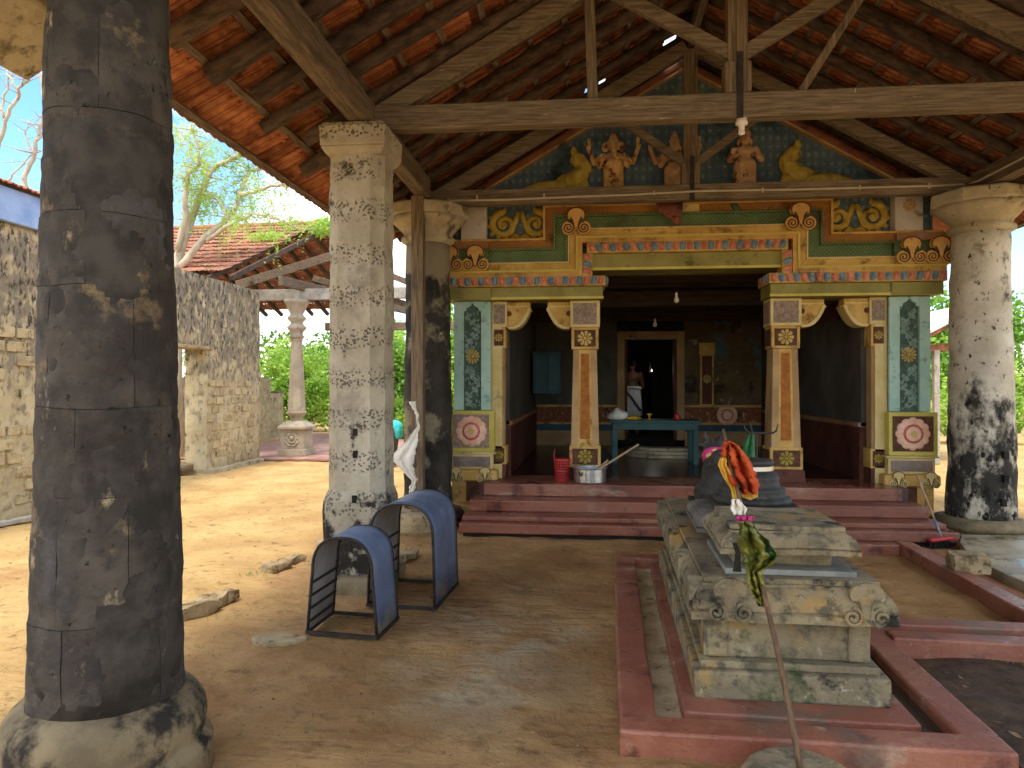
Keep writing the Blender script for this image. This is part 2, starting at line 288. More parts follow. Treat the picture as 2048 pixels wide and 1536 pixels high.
leaf_mat('grass_blade', '#5f7034', '#7c8a48')
# patterned paints
def damask(nt, c):
    x, y, z = xyz(nt)
    kx, kz = 2 * math.pi / 0.17, 2 * math.pi / 0.21
    g = (x * kx).cos() * (z * kz).cos() + (x * (kx * 3)).cos() * 0.10
    ring = (g.abs() - 0.42).abs().step(0.10, 0.03)
    core = g.step(0.70, 0.80)
    low = (g * -1.0).step(0.66, 0.76) * 0.7
    fret = ((g.abs() - 0.12).abs().step(0.05, 0.01)) * ((x * (kx * 2)).sin().abs().step(0.3, 0.5)) * 0.8
    pat = ring.mx(core).mx(low).mx(fret) * nz(nt, 6, 4).step(0.25, 0.6)
    return mixc(nt, pat * 0.7, c, lin('#8b9c9c'))
MT['damask'] = mat('damask', '#3a4f60', '#506472', scale=1.6, rough=0.8, bump=0.2, fn=damask,
                   layers=(('#22333d', 1.3, 0.52, 0.7), ('#8a7460', 1.9, 0.655, 0.68), ('#7d8a66', 1.1, 0.64, 0.74), ('#4f5a58', 5, 0.60, 0.74)))
def dots(sc, col):
    def f(nt, c):
        x, y, z = xyz(nt); k = 2 * math.pi / sc
        a = ((x * k).cos() * (z * k).cos()).step(0.35, 0.6)
        b = ((x * k + 3.14).cos() * (z * k + 3.14).cos()).step(0.6, 0.8)
        return mixc(nt, a.mx(b * 0.6) * 0.5, c, lin(col))
    return f
MT['band_brown'] = mat('band_brown', '#80552a', '#996a36', scale=3, rough=0.7, bump=0.08, fn=dots(0.036, '#c79a3c'), layers=(('#5a3418', 3, 0.56, 0.7), ('#96897a', 5, 0.64, 0.72)))
MT['band_green'] = mat('band_green', '#465c3a', '#5c7048', scale=2.4, rough=0.6, bump=0.08, fn=dots(0.05, '#7f8f4a'), layers=(('#4a4a2a', 2.2, 0.52, 0.66), ('#7d7466', 4, 0.64, 0.72)))
MT['band_rust'] = mat('band_rust', '#8a5a3a', '#a0714c', scale=3, rough=0.8, bump=0.15, fn=dots(0.03, '#b98a4c'), layers=(('#8d8074', 4, 0.55, 0.66),))
# ground
def ground_fn(nt, c):
    x, y, z = xyz(nt)
    n = nz(nt, 0.9, 6, 0.62)
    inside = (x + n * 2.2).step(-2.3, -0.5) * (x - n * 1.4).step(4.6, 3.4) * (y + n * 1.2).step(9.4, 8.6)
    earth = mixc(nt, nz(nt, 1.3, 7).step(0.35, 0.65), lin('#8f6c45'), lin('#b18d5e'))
    grey = ((x - n * 1.8).step(-2.2, -1.2)) * ((x + n * 1.6).step(1.0, 0.1)) * ((y - n * 1.5).step(2.2, 3.2)) * ((y + n * 1.5).step(6.4, 5.0)) * nz(nt, 1.7, 5).step(0.36, 0.56)
    earth = mixc(nt, grey * 0.85, earth, lin('#b0a484'))
    rust = nz(nt, 1.9, 6, 0.6, (1, 1, 1), 5).step(0.55, 0.68)
    earth = mixc(nt, nz(nt, 2.6, 7, 0.65, (1, 1, 1), 13).step(0.56, 0.70) * 0.6, earth, lin('#6a4f35'))
    earth = mixc(nt, rust * 0.6, earth, lin('#a3774c'))
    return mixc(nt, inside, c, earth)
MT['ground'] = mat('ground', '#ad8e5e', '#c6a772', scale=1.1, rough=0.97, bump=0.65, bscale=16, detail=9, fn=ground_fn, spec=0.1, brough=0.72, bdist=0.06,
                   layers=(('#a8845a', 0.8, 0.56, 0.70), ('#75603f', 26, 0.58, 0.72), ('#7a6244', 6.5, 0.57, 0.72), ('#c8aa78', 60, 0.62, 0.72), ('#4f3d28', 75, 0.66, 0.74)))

def ground_relief(m):
    nt = m.node_tree; bs = nt.nodes['Principled BSDF']
    vor = nt.nodes.new('ShaderNodeTexVoronoi'); vor.inputs['Scale'].default_value = 5.5; nt.links.new(pos(nt), vor.inputs['Vector'])
    dent = V(nt, vor.outputs['Distance']).step(0.10, 0.42) * nz(nt, 1.3, 3, 0.5, (1, 1, 1), 31).step(0.42, 0.58)
    sweep = nz(nt, 9, 3, 0.5, (0.35, 2.2, 1), 17) * nz(nt, 0.8, 3, 0.5, (1, 1, 1), 41).step(0.40, 0.60)
    h = dent * 0.7 + sweep * 0.9
    b2 = nt.nodes.new('ShaderNodeBump'); b2.inputs['Strength'].default_value = 0.55; b2.inputs['Distance'].default_value = 0.045
    nt.links.new(h.s, b2.inputs['Height']); ob = bs.inputs['Normal'].links[0].from_node
    nt.links.new(ob.outputs[0], b2.inputs['Normal']); nt.links.new(b2.outputs[0], bs.inputs['Normal'])
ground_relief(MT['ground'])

# ------------------------------------------------------------------ mesh builder
class MB:
    def __init__(s): s.v = []; s.f = []; s.mi = []
    def add(s, vs, fs, m=0):
        o = len(s.v); s.v += [tuple(p) for p in vs]; s.f += [tuple(i + o for i in q) for q in fs]; s.mi += [m] * len(fs); return s
    def box(s, x0, x1, y0, y1, z0, z1, m=0):
        return s.add([(x0, y0, z0), (x1, y0, z0), (x1, y1, z0), (x0, y1, z0), (x0, y0, z1), (x1, y0, z1), (x1, y1, z1), (x0, y1, z1)],
                     [(3, 2, 1, 0), (4, 5, 6, 7), (0, 1, 5, 4), (1, 2, 6, 5), (2, 3, 7, 6), (3, 0, 4, 7)], m)
    def frustum(s, c, w0, d0, w1, d1, z0, z1, m=0):
        x, y = c
        return s.add([(x - w0, y - d0, z0), (x + w0, y - d0, z0), (x + w0, y + d0, z0), (x - w0, y + d0, z0),
                      (x - w1, y - d1, z1), (x + w1, y - d1, z1), (x + w1, y + d1, z1), (x - w1, y + d1, z1)],
                     [(3, 2, 1, 0), (4, 5, 6, 7), (0, 1, 5, 4), (1, 2, 6, 5), (2, 3, 7, 6), (3, 0, 4, 7)], m)
    def beam(s, a, b, w, h, up=(0, 0, 1), m=0):
        """rectangular bar from a to b: w across, h along up"""
        a, b = Vector(a), Vector(b); d = (b - a).normalized(); u = Vector(up)
        r = d.cross(u).normalized() * (w / 2); q = r.cross(d).normalized() * (h / 2)
        vs = [a - r - q, a + r - q, a + r + q, a - r + q, b - r - q, b + r - q, b + r + q, b - r + q]
        return s.add(vs, [(0, 1, 2, 3), (7, 6, 5, 4), (0, 4, 5, 1), (1, 5, 6, 2), (2, 6, 7, 3), (3, 7, 4, 0)], m)
    def prism_xz(s, pts, y0, y1, m=0):
        n = len(pts); vs = [(p[0], y0, p[1]) for p in pts] + [(p[0], y1, p[1]) for p in pts]
        fs = [tuple(range(n)), tuple(range(2 * n - 1, n - 1, -1))] + [(i, i + n, (i + 1) % n + n, (i + 1) % n) for i in range(n)]
        return s.add(vs, fs, m)
    def prism_xy(s, pts, z0, z1, m=0):
        n = len(pts); vs = [(p[0], p[1], z0) for p in pts] + [(p[0], p[1], z1) for p in pts]
        fs = [tuple(range(n - 1, -1, -1)), tuple(range(n, 2 * n))] + [(i, (i + 1) % n, (i + 1) % n + n, i + n) for i in range(n)]
        return s.add(vs, fs, m)
    def prism_yz(s, pts, x0, x1, m=0):
        n = len(pts); vs = [(x0, p[0], p[1]) for p in pts] + [(x1, p[0], p[1]) for p in pts]
        fs = [tuple(range(n - 1, -1, -1)), tuple(range(n, 2 * n))] + [(i, (i + 1) % n, (i + 1) % n + n, i + n) for i in range(n)]
        return s.add(vs, fs, m)
    def tube(s, pts, rad, n=8, m=0, cap=True, flat=None):
        """rad: number or list; flat: (axis vector, factor) squashes sections"""
        pts = [Vector(p) for p in pts]; k = len(pts)
        if not isinstance(rad, (list, tuple)): rad = [rad] * k
        o = len(s.v); prev = None
        for i, p in enumerate(pts):
            d = (pts[min(i + 1, k - 1)] - pts[max(i - 1, 0)])
            d = d.normalized() if d.length > 1e-9 else Vector((0, 0, 1))
            if prev is None:
                a = Vector((0, 0, 1)) if abs(d.z) < 0.9 else Vector((1, 0, 0)); r = d.cross(a).normalized()
            else:
                r = (prev - d * prev.dot(d)).normalized()
            prev = r; q = d.cross(r)
            for j in range(n):
                a = 2 * math.pi * j / n; w = (r * math.cos(a) + q * math.sin(a)) * rad[i]
                if flat: ax = Vector(flat[0]); w = w - ax * w.dot(ax) * (1 - flat[1])
                s.v.append(tuple(p + w))
        for i in range(k - 1):
            for j in range(n):
                s.f.append((o + i * n + j, o + i * n + (j + 1) % n, o + (i + 1) * n + (j + 1) % n, o + (i + 1) * n + j)); s.mi.append(m)
        if cap:
            s.f.append(tuple(o + j for j in range(n - 1, -1, -1))); s.mi.append(m)
            s.f.append(tuple(o + (k - 1) * n + j for j in range(n))); s.mi.append(m)
        return s
    def lathe(s, prof, c=(0, 0, 0), n=24, m=0, sx=1, sy=1, lobes=0, amp=0.0, rough=0.0):
        """prof: (radius, z) bottom to top"""
        o = len(s.v); k = len(prof)
        for r, z in prof:
            for j in range(n):
                a = 2 * math.pi * j / n; q = r * (1 + amp * abs(math.cos(lobes * a / 2)) if lobes else r * 0 + 1) if lobes else r
                p = Vector((c[0] + q * math.cos(a) * sx, c[1] + q * math.sin(a) * sy, c[2] + z))
                if rough: 
                    h = noise.fractal(p * 4.0, 0.9, 2.1, 4) * rough; p.x += math.cos(a) * h; p.y += math.sin(a) * h
                s.v.append(tuple(p))
        for i in range(k - 1):
            for j in range(n):
                s.f.append((o + i * n + j, o + i * n + (j + 1) % n, o + (i + 1) * n + (j + 1) % n, o + (i + 1) * n + j)); s.mi.append(m)
        s.f.append(tuple(o + j for j in range(n - 1, -1, -1))); s.mi.append(m)
        s.f.append(tuple(o + (k - 1) * n + j for j in range(n))); s.mi.append(m)
        return s
    def ell(s, c, r, nu=12, nv=8, m=0, rot=None):
        if not isinstance(r, (tuple, list)): r = (r, r, r)
        c = Vector(c); o = len(s.v)
        for i in range(nv + 1):
            ph = math.pi * i / nv
            for j in range(nu):
                a = 2 * math.pi * j / nu
                w = Vector((r[0] * math.sin(ph) * math.cos(a), r[1] * math.sin(ph) * math.sin(a), -r[2] * math.cos(ph)))
                if rot is not None: w = rot @ w
                s.v.append(tuple(c + w))
        for i in range(nv):
            for j in range(nu):
                s.f.append((o + i * nu + j, o + i * nu + (j + 1) % nu, o + (i + 1) * nu + (j + 1) % nu, o + (i + 1) * nu + j)); s.mi.append(m)
        return s
    def limb(s, pts, rad, step=0.5):
        """chain of overlapping balls (merged by voxel remesh)"""
        pts = [Vector(p) for p in pts]
        for i in range(len(pts) - 1):
            a, b, ra, rb = pts[i], pts[i + 1], rad[i], rad[i + 1]
            n = max(2, int((b - a).length / (min(ra, rb) * step)) + 1)
            for k in range(n + 1):
                t = k / n; s.ell(a.lerp(b, t), ra + (rb - ra) * t, 8, 6)
        return s
    def rough(s, amp, freq=3.0, seed=0.0):
        o = Vector((seed, seed * 1.3, seed * 0.7))
        s.v = [tuple(Vector(p) + noise.noise_vector(Vector(p) * freq + o) * amp) for p in s.v]; return s
    def mesh(s, name):
        me = bpy.data.meshes.new(name); me.from_pydata(s.v, [], s.f); me.validate(); me.update(); return me
    def build(s, name, m, parent=None, smooth=False, bevel=0.0, remesh=0.0, sub=0, segs=2, weld=False, kind=None):
        me = s.mesh(name)
        ml = m if isinstance(m, (list, tuple)) else [m]
        for q in ml: me.materials.append(MT[q] if isinstance(q, str) else q)
        if len(ml) > 1:
            for i, p in enumerate(me.polygons):
                if i < len(s.mi): p.material_index = s.mi[i]
        if not remesh:
            bm = bmesh.new(); bm.from_mesh(me)
            if weld: bmesh.ops.remove_doubles(bm, verts=bm.verts, dist=1e-5)
            bmesh.ops.recalc_face_normals(bm, faces=bm.faces); bm.to_mesh(me); bm.free()
        if smooth or remesh:
            for p in me.polygons: p.use_smooth = True
        o = bpy.data.objects.new(name, me); COL.objects.link(o)
        if remesh:
            md = o.modifiers.new('remesh', 'REMESH'); md.mode = 'VOXEL'; md.voxel_size = remesh; md.use_smooth_shade = True
            sm = o.modifiers.new('smooth', 'SMOOTH'); sm.iterations = 4; sm.factor = 0.5
        if bevel:
            md = o.modifiers.new('bevel', 'BEVEL'); md.width = bevel; md.segments = segs; md.limit_method = 'ANGLE'; md.angle_limit = R(35)
        if sub:
            md = o.modifiers.new('sub', 'SUBSURF'); md.levels = sub; md.render_levels = sub
        if kind: o['kind'] = kind
        adopt(o, parent); return o
BASE = {}
def root_loc(o): return BASE.get(o.name, Matrix.Identity(4))
def adopt(o, parent):
    if parent is None: return o
    o.parent = parent; o.matrix_parent_inverse = root_loc(parent).inverted(); return o
def tag(o, label=None, cat=None, group=None, kind=None):
    if label: o['label'] = label
    if cat: o['category'] = cat
    if group: o['group'] = group
    if kind: o['kind'] = kind
    return o
def thing(name, loc, label, cat, group=None):
    o = bpy.data.objects.new(name, None); COL.objects.link(o); o.location = loc; o.empty_display_size = 0.2
    BASE[o.name] = Matrix.Translation(Vector(loc))
    return tag(o, label, cat, group)
def inst(name, me, mtx, parent):
    """object sharing mesh data, placed by world matrix"""
    o = bpy.data.objects.new(name, me); COL.objects.link(o); adopt(o, parent)
    o.matrix_basis = mtx; return o
def frame(o, x, y, z):
    return Matrix(((x[0], y[0], z[0], o[0]), (x[1], y[1], z[1], o[1]), (x[2], y[2], z[2], o[2]), (0, 0, 0, 1)))

# ================================================================== ground
def ground():
    xs = [-400, -120, -50, -25, -14] + [-9 + 0.075 * i for i in range(int(15.5 / 0.075))] + [8, 12, 20, 40, 120, 400]
    ys = [-400, -100, -30, -10, -3, 0, 1.2] + [2.0 + 0.075 * i for i in range(int(13 / 0.075))] + [16, 18, 21, 25, 32, 45, 80, 200, 600]
    vs = []
    for y in ys:
        for x in xs:
            z = 0.0
            if -9.5 < x < 6.6 and 1.9 < y < 15.2:
                p = Vector((x, y, 0))
                z = noise.fractal(p * 1.1, 1.0, 2.0, 3) * 0.016 + noise.fractal(p * 4.5, 1.0, 2.0, 4) * 0.012 - 0.012
            vs.append((x, y, z))
    n = len(xs)
    fs = [(j * n + i, j * n + i + 1, (j + 1) * n + i + 1, (j + 1) * n + i) for j in range(len(ys) - 1) for i in range(n - 1)]
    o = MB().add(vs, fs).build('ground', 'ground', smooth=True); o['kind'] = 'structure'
ground()

# ================================================================== open pavilion with tiled roof
XR, YA, YB = 1.15, 0.6, 9.25           # ridge x, roof from YA to YB
TAN = 0.57; AL = math.atan(TAN); CA, SA = math.cos(AL), math.sin(AL)
ZR = 5.58; SLEN = 3.92 / CA
XL_, XRR = -1.75, 4.12                   # plate lines
pav = thing('pavilion', (XR, 4.3, 0), 'open timber pavilion with red clay tile roof on weathered columns', 'pavilion')

# --- columns -------------------------------------------------------
def block_column(name, label, cx, cy, z0, z1, r0, r1, courses, nper, seed, ring):
    rnd = random.Random(seed)
    core = MB(); prof = [(r0 - 0.004 + (r1 - r0) * k / 12, z0 + (z1 - z0) * k / 12) for k in range(13)]
    core.lathe(prof, (cx, cy, 0), 40)
    col = core.build(name, 'mortar', pav, smooth=True); tag(col, label)
    hz = (z1 - z0) / courses
    zz = z0
    for c in range(courses):
        za, zb = zz, z0 + hz * (c + 1) + (rnd.uniform(-0.07, 0.07) if c < courses - 1 else 0); zz = zb
        off = rnd.uniform(0, 2 * math.pi); cuts = sorted([off + 2 * math.pi * (k + rnd.uniform(-0.22, 0.22)) / nper for k in range(nper)])
        cuts.append(cuts[0] + 2 * math.pi)
        for k in range(nper):
            a0, a1 = cuts[k], cuts[k + 1]
            if math.sin((a0 + a1) / 2) > 0.75 and False: continue
            g = 0.0016; rr = rnd.uniform(-0.0015, 0.0025)
            nu, nv = 22, 16; er = rnd.uniform(0.2, 1.3); mb = MB(); vs = []
            for i in range(nv + 1):
                z = za + g + (zb - za - 2 * g) * i / nv
                for j in range(nu + 1):
                    a = a0 + g / r0 + (a1 - a0 - 2 * g / r0) * j / nu
                    e = min(i, nv - i, j, nu - j)
                    rad = r0 + (r1 - r0) * (z - z0) / (z1 - z0) + rr - (0.006 * max(0.0, noise.noise(Vector((a * 7, z * 9, seed))) + 0.05) if e == 0 else 0)
                    p = Vector((cx + math.cos(a) * rad, cy + math.sin(a) * rad, z))
                    h = noise.fractal(p * 5, 0.9, 2.1, 4) * 0.007 + min(0, noise.noise(p * 8) + 0.22) * 0.035 * er + (-0.009 * er if noise.fractal(p * 3.1 + Vector((seed, 3, 1)), 1, 2, 4) > 0.22 else 0) + noise.noise(p * 22) * 0.0025
                    vs.append((p.x + math.cos(a) * h, p.y + math.sin(a) * h, p.z + noise.noise(p * 7) * 0.010))
            fs = [(i * (nu + 1) + j, i * (nu + 1) + j + 1, (i + 1) * (nu + 1) + j + 1, (i + 1) * (nu + 1) + j) for i in range(nv) for j in range(nu)]
            nb = len(vs); rim = [j for j in range(nu + 1)] + [i * (nu + 1) + nu for i in range(1, nv + 1)] + \
                [nv * (nu + 1) + j for j in range(nu - 1, -1, -1)] + [i * (nu + 1) for i in range(nv - 1, 0, -1)]
            for q in rim: vs.append(vs[q])
            nb2 = len(vs)
            for q in rim:
                p = vs[q]; vs.append((cx + (p[0] - cx) * 0.9, cy + (p[1] - cy) * 0.9, p[2]))
            m = len(rim)
            fs += [(nb + t, nb2 + t, nb2 + (t + 1) % m, nb + (t + 1) % m) for t in range(m)]
            mb.add(vs, fs).build('stone_block', 'black_stone', col, smooth=True)
    b = MB().lathe(ring, (cx, cy, 0), 56, rough=0.02); b.build('base_ring', ring_mat, col, smooth=True)
    return col
ring_mat = 'old_base'
MT['old_base'] = mat('old_base', '#665a43', '#8a7a5c', scale=3, rough=0.92, bump=0.8, bscale=16, detail=9,
                     layers=(('#2a2620', 2.6, 0.52, 0.64), ('#a38d62', 5, 0.62, 0.72)))
NC = (-1.89, 2.72)
near = block_column('column', 'thick blackened stone block column nearest the camera', NC[0], NC[1], 0.31, 3.42, 0.278, 0.208, 8, 5, 3,
                    [(0.385, 0), (0.385, 0.10), (0.39, 0.12), (0.368, 0.14), (0.352, 0.15), (0.362, 0.17), (0.37, 0.22), (0.36, 0.27), (0.33, 0.31), (0.29, 0.332), (0.26, 0.34)])
MB().lathe([(0.22, 3.40), (0.25, 3.42), (0.25, 3.46), (0.32, 3.52), (0.36, 3.55), (0.36, 3.6)], (NC[0], NC[1], 0), 32, rough=0.01).build('capital', 'cream_plaster', near, smooth=True)

def round_column(label, cx, cy, r0, r1, m, seed):
    prof = [(r0 + (r1 - r0) * k / 30 , 0.17 + 2.98 * k / 30) for k in range(31)]
    mb = MB(); mb.lathe(prof, (cx, cy, 0), 40, rough=0.02)
    c = mb.build('column', m, pav, smooth=True); tag(c, label)
    MB().lathe([(r0 + 0.09, 0), (r0 + 0.1, 0.04), (r0 + 0.06, 0.05), (r0 + 0.12, 0.08), (r0 + 0.135, 0.12), (r0 + 0.10, 0.17), (r0 + 0.02, 0.19)], (cx, cy, 0), 44, rough=0.02).build('base_ring', 'old_base', c, smooth=True)
    MB().lathe([(r1 - 0.01, 3.14), (r1 + 0.05, 3.17), (r1 + 0.055, 3.21), (r1 + 0.02, 3.235), (r1 + 0.03, 3.27), (r1 + 0.12, 3.36), (r1 + 0.19, 3.42)], (cx, cy, 0), 40, rough=0.012).build('capital', 'cream_plaster' , c, smooth=True)
    MB().lathe([(r1 + 0.19, 3.42), (r1 + 0.23, 3.44), (r1 + 0.22, 3.55), (r1 + 0.2, 3.57)], (cx, cy, 0), 8, rough=0.015).build('abacus', 'cream_plaster', c, bevel=0.015)
    return c
colL = round_column('mould blackened round column beside the left pilaster', -1.77, 8.08, 0.275, 0.245, 'mould_lime', 1)
colR = round_column('round lime plastered column, white above and black below, at right', 4.14, 8.08, 0.325, 0.265, 'stained_lime', 2)
for hx, hz_ in ((4.16, 0.34), (4.18, 0.58), (4.18, 0.82)):
    MB().box(hx, hx + 0.045, 7.72, 7.80, hz_, hz_ + 0.075).build('socket_hole', 'matt_black', colR)  # solid block, its near-black colour stands in for shade inside a hole

# white square pillar with chamfered corners
def chamfer_pillar():
    cx, cy = -1.765, 5.62
    rows = []
    def ring(z, w, ch):
        rows.append((z, w, ch))
    for k in range(41):
        z = 0.10 + 3.26 * k / 40
        w = 0.248 if z < 0.72 else 0.226 - 0.010 * (z - 0.72) / 2.6
        ring(z, w, 0.09 if z > 0.72 else 0.05)
    vs = []; per = []
    for z, w, ch in rows:
        pts = [(-w, -w + ch), (-w + ch, -w), (w - ch, -w), (w, -w + ch), (w, w - ch), (w - ch, w), (-w + ch, w), (-w, w - ch)]
        ring_ = []
        for i in range(8):
            a, b = Vector(pts[i]), Vector(pts[(i + 1) % 8]); n = 6 if i % 2 == 1 or i % 2 == 0 and (a - b).length > 0.2 else 3
            n = 8 if (a - b).length > 0.2 else 3
            for j in range(n): ring_.append(a.lerp(b, j / n))
        per.append(len(ring_))
        for q in ring_:
            p = Vector((cx + q.x, cy + q.y, z)); d = Vector((q.x, q.y, 0)).normalized()
            h = noise.fractal(p * 4.5, 0.9, 2.1, 4) * 0.014 + noise.noise(p * 1.2) * 0.008
            vs.append(p + d * h)
    n = per[0]; mb = MB()
    fs = [(i * n + j, i * n + (j + 1) % n, (i + 1) * n + (j + 1) % n, (i + 1) * n + j) for i in range(len(rows) - 1) for j in range(n)]
    mb.add(vs, fs); 
    c = mb.build('pillar', 'plaster_pit', pav); tag(c, 'tall square whitewashed pillar with pitted bands and chamfered corners')
    MB().lathe([(0.36, 3.34), (0.39, 3.37), (0.41, 3.42), (0.42, 3.5), (0.405, 3.565), (0.38, 3.575)], (0, 0, 0), 4).mesh('x')
    cap = MB()
    for (w0, z0, w1, z1) in ((0.216, 3.33, 0.255, 3.39), (0.255, 3.39, 0.262, 3.55), (0.25, 3.55, 0.24, 3.575)):
        cap.frustum((cx, cy), w0, w0, w1, w1, z0, z1)
    o = cap.build('capital', 'plaster_pit', c, bevel=0.03, segs=3)
    p = MB().box(cx - 0.25, cx + 0.29, cy - 0.34, cy + 0.3, -0.05, 0.11).rough(0.03, 3); p.build('plinth', 'old_base', c, bevel=0.03)
    for z in (0.66, 1.0, 1.17):
        MB().box(cx + 0.0, cx + 0.035, cy - 0.232 if z > 0.8 else cy - 0.255, cy - 0.2, z, z + 0.055).build('socket_hole', 'matt_black', c)  # near-black blocks paint the shaded inside of small holes
    return c
chamfer_pillar()
# timber post on a rough round stone
post = MB().box(-1.85, -1.72, 7.60, 7.72, 0.20, 3.59).build('post', 'wood_beam_z', pav, bevel=0.008)
tag(post, 'slim square timber post propping the roof plate beside the black column')
ps = MB(); 
ps.lathe([(0.22, -0.03), (0.27, 0.03), (0.28, 0.12), (0.25, 0.19), (0.2, 0.205)], (-1.78, 7.62, 0), 9, rough=0.03)
ps.build('post_stone', 'tri_stone', pav, bevel=0.015)

# --- wall plates, ridge, trusses ------------------------------------
def bm_part(name, a, b, w, h, m, parent=None, up=(0, 0, 1), bev=0.008):
    return MB().beam(a, b, w, h, up).build(name, m, parent or pav, bevel=bev)
bm_part('wall_plate', (XL_ + 0.02, YA, 3.68), (XL_ + 0.02, 7.66, 3.68), 0.15, 0.20, 'wood_beam_y')
bm_part('wall_plate', (XL_ - 0.03, 7.74, 3.66), (XL_ - 0.03, YB, 3.66), 0.13, 0.17, 'wood_beam_y')
bm_part('wall_plate', (XRR, YA, 3.68), (XRR, YB, 3.68), 0.15, 0.20, 'wood_beam_y')
bm_part('ridge_beam', (XR, YA, ZR - 0.24), (XR, YB, ZR - 0.24), 0.07, 0.16, 'wood_beam_y')
def truss(y, full, zb, zt):
    zc = (zb + zt) / 2
    t = MB().beam((XL_ - 0.1 if full else XL_ + 0.02, y, zc), (XRR + 0.1, y, zc), 0.13, zt - zb).build('tie_beam', 'wood_beam_x', pav, bevel=0.01)
    def roofz(x): return ZR - TAN * abs(x - XR) - 0.20      # underside of common rafters
    dz = 0.075 / CA
    for sgn in (-1, 1):
        xa = XR + sgn * 2.86; xb = XR + sgn * 0.05
        bm_part('principal_rafter', (xa, y, roofz(xa) - dz), (xb, y, roofz(xb) - dz), 0.11, 0.14, 'wood_beam_x')
    k = bm_part('king_post', (XR, y + 0.01, zt + 0.002), (XR, y + 0.01, ZR - 0.34), 0.11, 0.15, 'wood_beam_z', up=(1, 0, 0))
    MB().box(XR - 0.1, XR + 0.1, y - 0.06, y + 0.075, zt + 0.002, zt + 0.24).build('king_post_foot', 'wood_beam_z', k, bevel=0.01)
    MB().box(XR - 0.014, XR + 0.034, y - 0.078, y - 0.066, zb - 0.01, zt + 0.30).build('iron_strap', 'iron', k)
    return t
t1 = truss(5.66, True, 3.577, 3.765)
# struts of the front truss
yk = 5.66
for sgn in (-1, 1):
    bm_part('brace', (XR + sgn * 0.05, yk, 4.08), (XR + sgn * 1.10, yk, 4.70), 0.07, 0.10, 'wood_beam_x')
bm_part('strut', (0.06, yk, 3.767), (0.03, yk, 4.68), 0.08, 0.08, 'wood_beam_z', up=(1, 0, 0))
bm_part('strut', (1.62, yk, 3.767), (2.18, yk, 4.66), 0.06, 0.06, 'wood_beam_z', up=(1, 0, 0))
t2 = truss(8.10, False, 3.58, 3.75)
yk = 8.10
for sgn in (-1, 1):
    bm_part('brace', (XR + sgn * 0.05, yk, 3.98), (XR + sgn * 0.88, yk, 4.60), 0.06, 0.085, 'wood_beam_x')
t3 = truss(2.72, True, 3.60, 3.78)
# --- rafters, battens, tiles ----------------------------------------
rr_ = random.Random(11)
for sgn in (-1, 1):
    d = Vector((sgn * CA, 0, -SA)); nrm = Vector((sgn * SA, 0, CA))
    O = Vector((XR, 0, ZR))
    ny = 20
    for i in range(ny):
        y = YA + 0.18 + (YB - YA - 0.30) * i / (ny - 1) + rr_.uniform(-0.03, 0.03)
        r = rr_.uniform(0.052, 0.070); smax = SLEN - rr_.uniform(0.35, 0.62)
        pts = []
        ph = rr_.uniform(0, 9)
        for k in range(8):
            s = 0.03 + smax * k / 7
            wob = Vector((0, math.sin(ph + s * 1.3) * 0.014, 0))
            pts.append(O + d * s - nrm * (0.035 + 0.066) + Vector((0, y, 0)) + wob)
        rad = [r * (1 + 0.08 * math.sin(ph + k * 1.7)) for k in range(8)]
        MB().tube(pts, rad, 8).build('rafter', 'rafter', pav, smooth=True)
    nb = 13; 
    for i in range(nb):
        s = 0.12 + (SLEN - 0.24) * i / (nb - 1)
        a = O + d * s - nrm * 0.018
        MB().beam(a + Vector((0, YA, 0)), a + Vector((0, YB + 0.03, 0)), 0.05, 0.032, nrm).build('batten', 'batten', pav)
# tile mesh: interlocking clay tile, local x across, y down the slope, z out
def tile_mesh(w, L, nm):
    pr = [(0, 0.012), (0.03, 0.022), (0.06, 0.004), (0.10, 0.0), (0.125, 0.018), (0.155, 0.004), (0.185, 0.0), (0.205, 0.016), (w + 0.012, 0.018)]
    n = len(pr); vs = []
    for y, lift in ((0, 0), (L - 0.03, 0.0), (L, -0.004)):
        for x, z in pr: vs.append((x, y, z + lift))
    top = len(vs)
    for y, lift in ((0, 0), (L - 0.03, 0.0), (L, -0.004)):
        for x, z in pr: vs.append((x, y, z + 0.013 + lift))
    fs = []
    for q in range(2):
        for i in range(n - 1):
            a = q * n + i; fs.append((a, a + n, a + n + 1, a + 1)); b = top + a; fs.append((b, b + 1, b + n + 1, b + n))
    for i in range(n - 1):
        fs.append((i, i + 1, top + i + 1, top + i)); fs.append((2 * n + i + 1, 2 * n + i, top + 2 * n + i, top + 2 * n + i + 1))
    for q in range(2):
        a = q * n; fs.append((a + n, a, top + a, top + a + n)); b = a + n - 1; fs.append((b, b + n, top + b + n, top + b))
    # hanging lugs on the underside
    o = len(vs)
    for lx in (0.05, 0.16):
        o = len(vs); x0, x1, y0, y1, z0, z1 = lx, lx + 0.022, 0.05, 0.075, -0.016, 0.006
        vs += [(x0, y0, z0), (x1, y0, z0), (x1, y1, z0), (x0, y1, z0), (x0, y0, z1), (x1, y0, z1), (x1, y1, z1), (x0, y1, z1)]
        fs += [tuple(q + o for q in f) for f in [(3, 2, 1, 0), (0, 1, 5, 4), (1, 2, 6, 5), (2, 3, 7, 6), (3, 0, 4, 7)]]
    return vs, fs
TW, TL = 0.222, 0.40
tv, tf = tile_mesh(TW, TL, 'roof_tile')
tme = MB().add(tv, tf).mesh('roof_tile'); tme.materials.append(MT['tile'])
